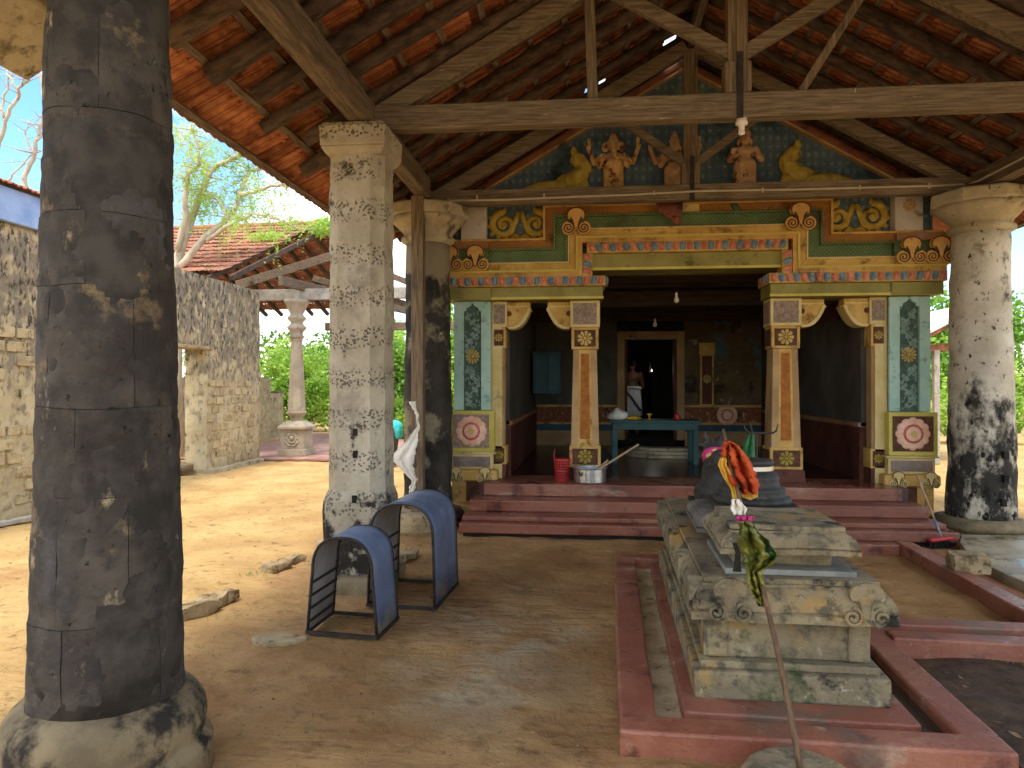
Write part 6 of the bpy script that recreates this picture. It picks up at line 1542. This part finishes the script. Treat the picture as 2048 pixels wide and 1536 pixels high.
# laterite blocks showing through the plaster in the lower wall
bme = None
rb_ = random.Random(21)
bmesh_list = []
for v in range(4):
    bm = bmesh.new(); bmesh.ops.create_cube(bm, size=1); bmesh.ops.bevel(bm, geom=bm.edges, offset=0.06, segments=1, affect='EDGES')
    for q in bm.verts: q.co += noise.noise_vector(q.co * 2.5 + Vector((v * 7, 0, 0))) * 0.05
    me = bpy.data.meshes.new('laterite_block'); bm.to_mesh(me); bm.free(); me.materials.append(MT['laterite']); bmesh_list.append(me)
def blocks(parent, x, y0, y1, z0, z1, bl=0.30, bh=0.165, keep=0.8):
    z = z0; r = 0
    while z + bh <= z1:
        y = y0 + (0 if r % 2 else bl / 2)
        while y + bl <= y1:
            if rb_.random() < keep:
                s = (0.05, bl - 0.035 - rb_.uniform(0, 0.02), bh - 0.035 - rb_.uniform(0, 0.015))
                inst('laterite_block', rb_.choice(bmesh_list), Matrix.Translation((x + rb_.uniform(-0.012, 0.004), y + bl / 2, z + bh / 2)) @ Matrix.Diagonal((s[0], s[1], s[2], 1)), parent)
            y += bl
        z += bh; r += 1
blocks(wm, WX - 0.008, 12.36, 14.42, 0.08, 1.75, bl=0.28, bh=0.16, keep=0.88)
wall_piece('footing', 12.3, 14.4, -0.05, 0.06, rw, 'cream_plaster', 0.5, x=WX + 0.12)
lw = thing('side_wall', (WX, 7.4, 0), 'long block wall with blue fascia and tile edge behind the near column', 'wall')
wl = wall_piece('wall', 4.0, 9.38, -0.05, 3.46, lw)
blocks(wl, WX + 0.005, 7.2, 9.3, 0.12, 2.3, keep=0.55)
MB().box(WX - 0.10, WX + 0.06, 4.0, 9.38, 3.462, 3.86).build('fascia', 'blue_paint', lw, bevel=0.01)
for k in range(24):
    y = 4.0 + 0.224 * k
    inst('edge_tile', tme, Matrix.Translation((WX - 0.26, y, 3.99)) @ Matrix.Rotation(R(-90), 4, 'Z') @ Matrix.Rotation(R(-16), 4, 'X') @ Matrix.Translation((-0.22, 0, 0)), lw)
MB().box(WX - 0.5, WX - 0.02, 4.0, 9.38, 3.862, 3.92).build('eave_board', 'grey_wood', lw)
# stack of red bricks and a plank at the foot of the side wall
bk_me = MB().box(-0.11, 0.11, -0.05, 0.05, 0, 0.065).mesh('brick'); bk_me.materials.append(MT['brick'])
for k in range(3):
    o = inst('brick', bk_me, Matrix.Translation((-6.30, 8.28 + 0.01 * k, 0.0 + 0.068 * k)) @ Matrix.Rotation(R(80 + 6 * k), 4, 'Z'), None)
    tag(o, ('bottom', 'middle', 'top')[k] + ' red brick of the little stack left of the near column', 'brick', 'bricks by the side wall')
tag(MB().beam((-6.45, 7.2, 0.03), (-6.30, 8.1, 0.03), 0.10, 0.05).build('plank', 'grey_wood', None, bevel=0.006), 'grey plank on the sand along the side wall', 'plank')
# inside of the doorway: low brown wall, rubble
iw = thing('low_wall', (-9.4, 13.6, 0), 'low brown block wall seen through the doorway', 'wall')
w_ = wall_piece('wall', 12.0, 20.5, -0.05, 1.76, iw, 'laterite', 0.3, x=-9.2)
blocks(w_, -9.19, 14.2, 18.6, 0.1, 1.6, 0.34, 0.2, 0.7)
MB().box(-9.2, -9.02, 16.4, 16.62, 0, 1.74).build('pier', 'laterite', iw, bevel=0.01)
rock('rubble_stone', (-7.1, 12.05, 0), (0.5, 0.35, 0.22), 'grey rubble heap inside the doorway', 'old_base', 0.3, 9, 0.2, 'rubble')
# compound walls
def cwall(label, a, b, h, m='old_wall'):
    a, b = Vector(a), Vector(b); d = b - a; L = d.length; ang = math.atan2(d.y, d.x)
    o = thing('compound_wall', tuple((a + b) / 2), label, 'wall')
    n = max(2, int(L / 0.5)); mb = MB(); mb.beam(tuple(a + Vector((0, 0, h / 2))), tuple(b + Vector((0, 0, h / 2))), 0.3, h); mb.build('wall', m, o)
    MB().beam(tuple(a + Vector((0, 0, h + 0.03))), tuple(b + Vector((0, 0, h + 0.03))), 0.36, 0.058).build('coping', 'old_base', o, bevel=0.01)
    return o
cwall('low mossy compound wall behind the carved stone column', (-16, 21.5, 0), (-9.1, 21.0, 0), 1.34)
rc = cwall('weathered compound wall behind the right column', (6.5, 23.8, 0), (40, 24.6, 0), 1.12)

# ================================================================== second pavilion
pv2 = thing('small_pavilion', (-7.5, 18, 0), 'distant pavilion with mossy tiled roof and carved stone column', 'pavilion')
vr = [Vector((-7.28, 14.2, 3.84)), Vector((-6.56, 18.0, 5.68)), Vector((-5.9, 21.8, 3.84))]
lf = Vector((-math.cos(R(4)), -math.sin(R(4)), 0)) * 5.4
lf = Vector((-5.6, 0.35, 0))
MB().beam(tuple(vr[1] + lf + Vector((0, 0, 0.06))), tuple(vr[1] + Vector((0.05, 0, 0.06))), 0.2, 0.1).build('ridge_cap', 'tile_pale', pv2, bevel=0.03)
tme2 = MB().add(tv, tf).mesh('pale_tile'); tme2.materials.append(MT['tile_pale'])
front = []
ex = -lf.normalized(); 
for a_, b_, store in ((vr[1], vr[0], True), (vr[1], vr[2], False)):
    dd0 = (b_ - a_); L = dd0.length; d = dd0.normalized(); nn = ex.cross(d); nn = nn if nn.z > 0 else -nn; nn.normalize()
    e2 = d.cross(nn); rows = int(L / 0.34)
    for r in range(rows):
        base = a_ + d * (r * 0.34)
        for c in range(int(lf.length / TW)):
            p = base - ex * (TW * (c + (1 if store else 0)))
            if not store: p = base - ex * TW * c
            tilt = 0.11 + jig.uniform(-0.02, 0.02)
            dt = (d * math.cos(tilt) + nn * math.sin(tilt)).normalized(); nt_ = (nn * math.cos(tilt) - d * math.sin(tilt)).normalized()
            x_ = dt.cross(nt_); front.append((p + nn * jig.uniform(-0.004, 0.006), x_, dt, nt_, store))
front.sort(key=lambda t: (not t[4], (lambda q: 999 if q is None or q[0] < 340 else q[2])(proj(t[0]))))
for p, x_, dt, nt_, s_ in front[:300]: inst('roof_tile', tme2, frame(p, x_, dt, nt_), pv2)
rest = MB()
for p, x_, dt, nt_, s_ in front[300:]:
    mx = frame(p, x_, dt, nt_); rest.add([mx @ Vector(q) for q in tv], tf)
rest.build('roof_tiles', 'tile_pale', pv2, kind='stuff')
for k in range(12):
    o = lf * (k / 11.0); dn_ = Vector((0, 0, -0.10))
    for a_, b_ in ((vr[1], vr[0]), (vr[1], vr[2])):
        MB().beam(tuple(a_ + o + dn_), tuple(b_ + o + dn_ - (b_ - a_) * 0.02), 0.08, 0.10).build('rafter', 'rafter', pv2)
cz_ = 3.42
PCX, PCY = -6.25, 15.25
MB().beam((-8.6, PCY + 0.1, cz_ + 0.12), (-3.2, PCY - 0.1, cz_ + 0.12), 0.16, 0.24).build('plate_beam', 'grey_wood', pv2, bevel=0.01)
MB().beam((-7.2, 19.6, cz_ - 0.22), (-3.0, 19.6, cz_ - 0.22), 0.14, 0.22).build('rear_beam', 'wood_beam_x', pv2, bevel=0.01)
MB().beam((PCX, 14.4, cz_ + 0.30), (PCX + 1.2, 20.6, cz_ + 0.30), 0.12, 0.2).build('tie_beam', 'wood_beam_y', pv2, bevel=0.01)
MB().beam((-7.15, 14.3, 3.62), (-5.3, 15.2, 4.4), 0.12, 0.18).build('hip_rafter', 'wood_beam_y', pv2, bevel=0.01)
MB().beam((-5.9, 15.3, 3.9), (-2.9, 15.3, 3.05), 0.09, 0.13).build('brace', 'wood_beam_y', pv2, bevel=0.01)
MB().beam((-4.7, 15.3, 4.15), (-3.1, 15.3, 3.5), 0.09, 0.13).build('brace', 'wood_beam_y', pv2, bevel=0.01)
# extra roof bay to the right, seen from below through the columns
for k in range(8):
    y = 15.0 + k * 0.0
MB().prism_xy([(-8.6, 14.55), (-1.6, 14.35), (-1.6, 22.0), (-8.6, 22.4)], 0.0, 0.05).build('floor', 'red_floor', pv2, bevel=0.01)
cc = MB()
cb = thing
col2 = MB().frustum((PCX, PCY), 0.30, 0.30, 0.30, 0.30, 0.05, 0.20).build('carved_column', 'ornate_stone', pv2, bevel=0.01); tag(col2, 'carved tapering stone column with bulbous capital')
MB().frustum((PCX, PCY), 0.265, 0.265, 0.265, 0.265, 0.20, 0.62).build('pedestal', 'ornate_stone', col2, bevel=0.01)
car = MB()
for k in range(12):
    a = 2 * math.pi * k / 12; car.ell((PCX + 0.10 * math.cos(a), PCY - 0.268, 0.43 + 0.10 * math.sin(a)), (0.04, 0.02, 0.03), 8, 5, rot=Matrix.Rotation(-a, 3, 'Y'))
car.ell((PCX, PCY - 0.27, 0.43), (0.05, 0.03, 0.05), 10, 6); car.tube([(PCX - 0.14, PCY - 0.27, 0.36), (PCX - 0.06, PCY - 0.275, 0.27), (PCX + 0.06, PCY - 0.275, 0.27), (PCX + 0.14, PCY - 0.27, 0.36)], 0.02, 6)
car.build('carving', 'ornate_stone', col2, smooth=True)
MB().frustum((PCX, PCY), 0.32, 0.32, 0.32, 0.32, 0.62, 0.67).frustum((PCX, PCY), 0.32, 0.32, 0.17, 0.17, 0.67, 0.80).build('cap_slab', 'ornate_stone', col2, bevel=0.01)
MB().lathe([(0.14, 0.80), (0.13, 0.85), (0.20, 0.93), (0.225, 0.97), (0.225, 0.99), (0.205, 1.0)], (PCX, PCY, 0), 8).build('bulb', 'ornate_stone', col2, bevel=0.008)
MB().lathe([(0.205, 1.0), (0.125, 2.52), (0.14, 2.54), (0.14, 2.58)], (PCX, PCY, 0), 8).build('shaft', 'ornate_stone', col2, bevel=0.012)
MB().lathe([(0.13, 2.58), (0.17, 2.62), (0.13, 2.68), (0.14, 2.73), (0.20, 2.79), (0.21, 2.83), (0.15, 2.89), (0.13, 2.93), (0.20, 3.01), (0.205, 3.04), (0.14, 3.10), (0.15, 3.14), (0.22, 3.28), (0.25, 3.34), (0.27, 3.36), (0.27, 3.42)], (PCX, PCY, 0), 24).build('capital', 'ornate_stone', col2, smooth=True)

# shed roof glimpsed between pilaster and right column
sh = thing('tiled_shed', (9.5, 17, 0), 'small tile roofed shed glimpsed left of the right column', 'shed')
def rp(px, py, Y): return at(px, py, Y)
a_, b_ = rp(1700, 745, 15.0), rp(1990, 598, 15.0)
MB().beam(tuple(a_ + Vector((0, 1.5, 0))), tuple(b_ + Vector((0, 1.5, 0))), 3.0, 0.05).build('roof', 'white_lime', sh)
for k in range(9):
    y = 15.05 + k * 0.34; MB().beam((a_.x, y, a_.z - 0.07), (b_.x, y, b_.z - 0.07), 0.07, 0.08).build('rafter', 'verge_red', sh)
for px in (1872, 1935): p = rp(px, 700, 15.2); MB().box(p.x - 0.05, p.x + 0.05, 15.15, 15.25, 0, p.z).build('post', 'grey_wood', sh)
p0, p1 = rp(1750, 703, 15.2), rp(2000, 688, 15.2); MB().beam(tuple(p0), tuple(p1), 0.08, 0.14).build('beam', 'verge_red', sh)

# ================================================================== trees and shrubs
def leaves_mesh(pts, size, seed, elong=1.6, up=0.0):
    rnd = random.Random(seed); vs = []; fs = []
    for p in pts:
        d = Vector((rnd.gauss(0, 1), rnd.gauss(0, 1), rnd.gauss(0, 0.7) - up)).normalized(); a = Vector((rnd.gauss(0, 1), rnd.gauss(0, 1), rnd.gauss(0, 1)))
        r = d.cross(a); 
        if r.length < 1e-4: continue
        r.normalize(); s = size * rnd.uniform(0.6, 1.3); k = len(vs); p = Vector(p)
        n_ = d.cross(r) * s * 0.18
        vs += [tuple(p - d * s * elong * 0.5), tuple(p + r * s * 0.5 + n_), tuple(p + d * s * elong * 0.5), tuple(p - r * s * 0.5 + n_)]; fs.append((k, k + 1, k + 2, k + 3))
    return vs, fs
def crown_pts(clumps, n, seed):
    rnd = random.Random(seed); out = []; wts = [c[3] * c[4] * c[5] for c in clumps]; W = sum(wts)
    for c, w in zip(clumps, wts):
        for _ in range(int(n * w / W)):
            v = Vector((rnd.gauss(0, 1), rnd.gauss(0, 1), rnd.gauss(0, 1))).normalized() * (rnd.random() ** 0.45)
            p = Vector((c[0] + v.x * c[3], c[1] + v.y * c[4], c[2] + v.z * c[5]))
            if noise.noise(p * 1.3 + Vector((seed, 0, 0))) < -0.28: continue
            out.append(p)
    return out
def bush(name, label, cat, c, r, n, size, m, seed, group, trunk=True, flowers=0, elong=1.6, nclump=9):
    rnd = random.Random(seed); x, y = c; t = thing(name, (x, y, 0), label, cat, group)
    cl = []
    for k in range(nclump):
        a = rnd.uniform(0, 6.28); q = rnd.uniform(0, 0.62); cl.append((x + r[0] * q * math.cos(a), y + r[1] * q * math.sin(a), r[2] * rnd.uniform(0.35, 1.35) + 0.1, r[0] * rnd.uniform(0.3, 0.5), r[1] * rnd.uniform(0.3, 0.5), r[2] * rnd.uniform(0.3, 0.5)))
    cl.append((x, y, r[2] * 0.7, r[0] * 0.8, r[1] * 0.8, r[2] * 0.7))
    pts = [p for p in crown_pts(cl, n, seed) if p.z > 0.05]
    vs, fs = leaves_mesh(pts, size, seed, elong); MB().add(vs, fs).build('crown', m, t)
    if trunk:
        mb = MB()
        for k in range(4):
            a = rnd.uniform(0, 6.28); e = cl[k]; mb.tube([(x + 0.05 * k, y, 0), (x + (e[0] - x) * 0.4, y + (e[1] - y) * 0.4, e[2] * 0.5), (e[0], e[1], e[2])], [0.07 * r[2] / 1.5, 0.045 * r[2] / 1.5, 0.012], 6)
        mb.build('trunk', 'bark', t, smooth=True)
    if flowers:
        vs, fs = leaves_mesh(rnd.sample(pts, flowers), size * 0.9, seed + 1, 1.0); MB().add(vs, fs).build('flowers', 'leaf_flower', t)
    return t
bush('flowering_shrub', 'dense shrub with orange flowers right of the carved column', 'shrub', (-6.0, 22.0), (1.8, 1.2, 2.0), 11000, 0.085, 'leaf_mid', 1, None, flowers=40)
bush('shrub', 'bright green shrub left of the carved column above the low wall', 'shrub', (-9.8, 24.0), (2.1, 1.2, 1.9), 9000, 0.09, 'leaf_bright', 2, None)
bush('shrub', 'pale leaved shrub seen through the doorway', 'shrub', (-12.4, 21.5), (1.7, 1.3, 1.45), 6000, 0.12, 'leaf_pale', 3, None)
bush('tree', 'tall bright tree behind the shrub with orange flowers', 'tree', (-8.6, 28.5), (3.2, 1.8, 2.6), 11000, 0.12, 'leaf_bright', 4, 'trees beyond the courtyard')
bush('tree', 'dark rounded tree beyond the ruined wall end', 'tree', (-12.2, 31.0), (3.4, 2.0, 2.4), 8000, 0.14, 'leaf_dark', 5, 'trees beyond the courtyard')
bush('tree', 'broad pale tree far behind the doorway opening', 'tree', (-19.5, 28.0), (4.2, 2.4, 2.4), 8000, 0.16, 'leaf_mid', 6, 'trees beyond the courtyard')
bush('tree', 'light green tree seen between the white pillar and black column', 'tree', (-5.0, 29.0), (2.8, 1.8, 2.9), 11000, 0.12, 'leaf_bright', 7, 'trees beyond the courtyard')
bush('shrub', 'low yellow green bush behind the bending person', 'shrub', (-5.0, 20.5), (0.9, 0.8, 0.75), 4000, 0.08, 'leaf_bright', 8, None)
bush('tree', 'tree with pale green crown just left of the temple corner', 'tree', (-3.2, 33.0), (2.4, 1.8, 2.4), 6000, 0.13, 'leaf_mid', 9, 'trees beyond the courtyard')
sm = MB().tube([tuple(gr(796, 838, 0.0) * 1.0), (at(798, 800, 22.0).x, 22.0, at(798, 800, 22.0).z), tuple(at(790, 755, 22.0))], [0.13, 0.12, 0.09], 10)
# forked stump tree by the courtyard
st_ = thing('tree_stump', tuple(at(798, 840, 21.5)), 'grey bare tree trunk between the pillar and the black column', 'tree')
MB().tube([(at(797, 850, 21.5).x, 21.5, 0), tuple(at(799, 800, 21.5)), tuple(at(795, 772, 21.5)), tuple(at(788, 745, 21.5))], [0.16, 0.14, 0.12, 0.06], 10).build('trunk', 'bark', st_, smooth=True)
vs, fs = leaves_mesh(crown_pts([(at(792, 740, 21.5).x, 21.5, at(792, 735, 21.5).z, 0.55, 0.5, 0.4)], 900, 30), 0.09, 30); MB().add(vs, fs).build('crown', 'leaf_bright', st_)
# right side
bush('tree', 'tall feathery light green tree at the right edge', 'tree', (16.8, 22.0), (3.6, 2.4, 3.9), 26000, 0.10, 'leaf_feather', 10, 'trees right of the temple', nclump=16, elong=2.2)
bush('tree', 'green tree behind the tiled shed', 'tree', (13.2, 27.0), (3.0, 2.0, 3.2), 12000, 0.13, 'leaf_mid', 11, 'trees right of the temple')
bush('tree', 'pale tree high between the temple cornice and right column', 'tree', (12.2, 34.0), (4.0, 2.4, 4.2), 10000, 0.16, 'leaf_pale', 12, 'trees right of the temple')
bush('shrub', 'shrub with orange flowers below the tiled shed', 'shrub', (10.4, 20.5), (1.5, 1.0, 1.25), 7000, 0.085, 'leaf_bright', 13, None, flowers=25)
bush('tree', 'tree rising over the right compound wall', 'tree', (22.0, 28.0), (4.5, 2.4, 3.6), 9000, 0.16, 'leaf_mid', 14, 'trees right of the temple')
# dead branches near the shed
db = thing('dead_branches', (8.9, 17.5, 0), 'bundle of dry bare branches below the shed by the right column', 'branches')
rd = random.Random(3)
for k in range(7):
    mb = MB(); x = 8.7 + 0.09 * k; top = Vector((x + rd.uniform(-0.7, 0.1), 17.5 + rd.uniform(-0.3, 0.3), rd.uniform(0.8, 1.5))); mb.tube([(x, 17.5, 0), ((x + top.x) / 2 + rd.uniform(-0.1, 0.1), 17.5, top.z * 0.55), tuple(top)], [0.02, 0.014, 0.005], 5); mb.build('branch', 'bark_pale', db)
# branching trees
def branch_tree(name, label, base, spec, leaf_m, nleaf, lsize, seed, bark, cat='tree', depth=4, droop=0.3, elong=3.0):
    rnd = random.Random(seed); t = thing(name, base, label, cat); wood = MB(); tips = []
    def grow(p, d, L, r, k):
        pts = [p]; q = p.copy(); dd = d.copy(); n = 5
        for i in range(n):
            dd = (dd + Vector((rnd.gauss(0, 0.12), rnd.gauss(0, 0.10), rnd.gauss(0.03, 0.08)))).normalized(); q = q + dd * (L / n); pts.append(q.copy())
        rad = [r * (1 - 0.45 * i / n) for i in range(n + 1)]
        wood.tube(pts, rad, 7 if k < 2 else 5, cap=(k == 0))
        if k >= depth - 1: tips.extend(pts[1:])
        if k < depth:
            for j in range(2 if k == 0 else rnd.choice((2, 3))):
                a = Vector((rnd.gauss(0, 0.5), rnd.gauss(0, 0.35), rnd.uniform(-0.1, 0.35)))
                s = pts[-1] if j == 0 else pts[rnd.randint(2, n)]
                grow(s.copy(), (dd + a).normalized(), L * rnd.uniform(0.62, 0.85), r * 0.55, k + 1)
    for (d, L, r) in spec: grow(Vector(base), Vector(d).normalized(), L, r, 0)
    wood.build('trunk', bark, t, smooth=True)
    if nleaf:
        pts = []
        for _ in range(nleaf):
            b = rnd.choice(tips); pts.append(b + Vector((rnd.gauss(0, 0.20), rnd.gauss(0, 0.20), rnd.gauss(-0.08, 0.16))))
        vs, fs = leaves_mesh(pts, lsize, seed, elong, droop); MB().add(vs, fs).build('crown', leaf_m, t)
    return t
def limb_tree(name, label, Y, lines, root_px, leaf, nleaf, lsize, seed, bark, rmax, twigs=3, scale_y=0.5):
    """tree whose main limbs follow given outlines at distance Y; twigs and leaves grow from them in depth"""
    rnd = random.Random(seed); x0 = at(root_px, 700, Y).x
    t = thing(name, (x0, Y, 0), label, 'tree'); wood = MB(); tips = []
    for k, L in enumerate(lines):
        pts = []; off = rnd.uniform(-0.5, 0.5)
        for i, (px, py) in enumerate(L[1]):
            f = i / (len(L[1]) - 1); pts.append(at(px, py, Y + (L[2] + off * 0) * f))
        fine = []
        for i in range(len(pts) - 1):
            for q in range(4): fine.append(pts[i].lerp(pts[i + 1], q / 4) + Vector((rnd.gauss(0, 0.008), rnd.gauss(0, 0.02), rnd.gauss(0, 0.008))))
        fine.append(pts[-1]); n = len(fine); r0, r1 = L[0], L[0] * 0.35
        wood.tube(fine, [r0 + (r1 - r0) * i / (n - 1) for i in range(n)], 8)
        for i in range(n // 3, n):
            for _ in range(twigs if rnd.random() < 0.7 else 1):
                p = fine[i].copy(); d = Vector((rnd.gauss(0, 0.8), rnd.gauss(0, 0.8), rnd.uniform(-0.3, 0.9))).normalized(); ln = rnd.uniform(0.25, 0.8); tp = [p.copy()]
                for q in range(4):
                    d = (d + Vector((rnd.gauss(0, 0.18), rnd.gauss(0, 0.18), -0.04 if leaf else 0.03))).normalized(); p = p + d * ln / 4; tp.append(p.copy())
                wood.tube(tp, [r1 * 0.5 + 0.004, r1 * 0.4 + 0.003, 0.006, 0.004, 0.002], 4, cap=False); tips += tp[1:]
    p0 = at(*lines[0][1][0], Y); wood.tube([(x0, Y, 0), ((x0 + p0.x) / 2, Y, p0.z / 2), tuple(p0)], [rmax, rmax * 0.9, lines[0][0]], 10)
    wood.build('trunk', bark, t, smooth=True)
    if leaf:
        lp_ = []
        for _ in range(nleaf // 9):
            b_ = rnd.choice(tips) + Vector((rnd.gauss(0, 0.05), rnd.gauss(0, 0.05), rnd.gauss(0, 0.05))); d = Vector((rnd.gauss(0, 1), rnd.gauss(0, 1), -0.6)).normalized()
            for q in range(9): lp_.append(b_ + d * 0.035 * q + Vector((0, 0, -0.004 * q * q)) + Vector((rnd.gauss(0, 0.012), rnd.gauss(0, 0.012), rnd.gauss(0, 0.012))))
        vs, fs = leaves_mesh(lp_, lsize, seed, 3.2, 0.6); MB().add(vs, fs).build('crown', leaf, t)
    return t
limb_tree('feathery_tree', 'pale barked tree with sparse feathery leaves behind the ruined wall', 14.6, [
    (0.10, [(352, 545), (360, 500), (378, 453), (393, 410), (416, 352), (428, 334), (466, 315), (500, 300)], 0.5),
    (0.07, [(356, 500), (372, 430), (372, 381), (375, 346), (396, 331), (396, 290), (380, 250)], -0.6),
    (0.08, [(358, 535), (410, 473), (443, 449), (469, 419), (481, 387), (498, 340), (530, 338)], 0.8),
    (0.05, [(481, 389), (516, 381), (545, 370), (580, 372)], -0.5),
    (0.045, [(413, 479), (469, 444), (504, 426), (545, 432), (590, 455)], -0.8),
    (0.03, [(452, 440), (448, 418), (430, 395), (400, 384), (378, 388)], 0.3),
    (0.03, [(416, 352), (398, 330), (370, 300), (352, 260)], 0.4)], 352, 'leaf_feather', 7000, 0.026, 5, 'bark_pale', 0.14)
limb_tree('bare_tree', 'leafless pale branched tree behind the side wall at left', 10.2, [
    (0.04, [(47, 395), (49, 352), (70, 306), (78, 260), (92, 210), (70, 120), (60, 60)], 0.4),
    (0.034, [(-30, 380), (0, 283), (13, 228), (36, 186), (52, 160), (64, 138), (80, 110)], -0.4),
    (0.022, [(5, 235), (4, 200), (16, 155), (40, 130), (70, 122)], 0.2), (0.02, [(36, 186), (15, 150), (10, 110), (28, 88)], 0.2),
    (0.018, [(70, 306), (48, 270), (58, 240)], 0.1), (0.018, [(0, 370), (25, 350), (60, 310), (90, 300)], 0.2), (0.015, [(52, 160), (60, 100), (48, 70)], -0.2)], 40, None, 0, 0.03, 8, 'bark_pale', 0.09, twigs=1)
# creeper on the small pavilion roof
cr = thing('creeper', (-6.9, 17.4, 5.2), 'green creeper growing over the right end of the distant tiled roof', 'plant')
cl = [(-6.9, 17.3, 5.45, 0.75, 0.4, 0.28), (-7.5, 16.6, 5.05, 0.5, 0.4, 0.18), (-6.3, 17.8, 5.6, 0.5, 0.4, 0.3)]
vs, fs = leaves_mesh(crown_pts(cl, 1600, 41), 0.055, 41, 3.0, 0.3); MB().add(vs, fs).build('leaves', 'leaf_feather', cr)
MB().tube([(-7.6, 16.3, 4.85), (-7.0, 17.2, 5.35), (-6.4, 17.9, 5.65)], [0.02, 0.02, 0.01], 6).build('stem', 'bark_pale', cr)

# ================================================================== small litter on the ground
rl = random.Random(9); lt = MB()
for k in range(800):
    x, y = (rl.uniform(-2.4, 3.2), rl.uniform(2.4, 7.2)) if k < 620 else (rl.uniform(1.8, 3.4), rl.uniform(2.6, 4.3))
    if 0.1 < x < 1.8 and 3.0 < y < 6.4: continue
    s = rl.uniform(0.004, 0.012) if k < 740 else rl.uniform(0.015, 0.035); a = rl.uniform(0, 6.28); z = 0.012 + rl.uniform(0, 0.01)
    c, q = math.cos(a), math.sin(a)
    vs = [(-s, 0, 0), (0, -s * 0.4, s * rl.uniform(0, 0.5)), (s, 0, s * rl.uniform(0, 0.6)), (0, s * 0.4, s * rl.uniform(0, 0.3))]
    lt.add([(x + p[0] * c - p[1] * q, y + p[0] * q + p[1] * c, z + p[2]) for p in vs], [(0, 1, 2, 3)])
o = lt.build('leaf_litter', 'dry_leaf', None); tag(o, 'dry leaf bits and crumbs scattered over the ground', 'litter', kind='stuff')
pb = MB()
for k in range(900):
    x, y = rl.uniform(-6, 3.0), rl.uniform(2.4, 12)
    if 0.1 < x < 1.8 and 3.0 < y < 6.4 or y > 7.3 and x > -1.4: continue
    r = rl.uniform(0.002, 0.008); pb.ell((x, y, 0.0), (r * rl.uniform(0.8, 1.6), r, r * 0.7), 6, 4)
o = pb.build('pebbles', 'old_base', None, smooth=True); tag(o, 'small pebbles strewn on the sand', 'pebbles', kind='stuff')
gb = MB()
for (cx, cy, n, hgt) in ((-1.95, 4.22, 20, 0.03), (-1.25, 3.15, 14, 0.03), (-0.9, 4.05, 6, 0.03), (-2.72, 5.72, 24, 0.05), (-2.4, 4.62, 14, 0.04), (2.3, 4.28, 14, 0.04), (2.9, 4.28, 14, 0.04), (1.95, 3.3, 12, 0.03)):
    for k in range(n):
        x, y = cx + rl.gauss(0, 0.06), cy + rl.gauss(0, 0.03); d = Vector((rl.gauss(0, 0.5), rl.gauss(0, 0.5), 1)).normalized() * hgt * rl.uniform(0.5, 1.3)
        gb.add([(x - 0.003, y, 0.0), (x + 0.003, y, 0.0), (x + d.x, y + d.y, d.z)], [(0, 1, 2)])
o = gb.build('grass_tufts', 'grass_blade', None); tag(o, 'tiny grass tufts sprouting along stones and kerbs', 'grass', kind='stuff')
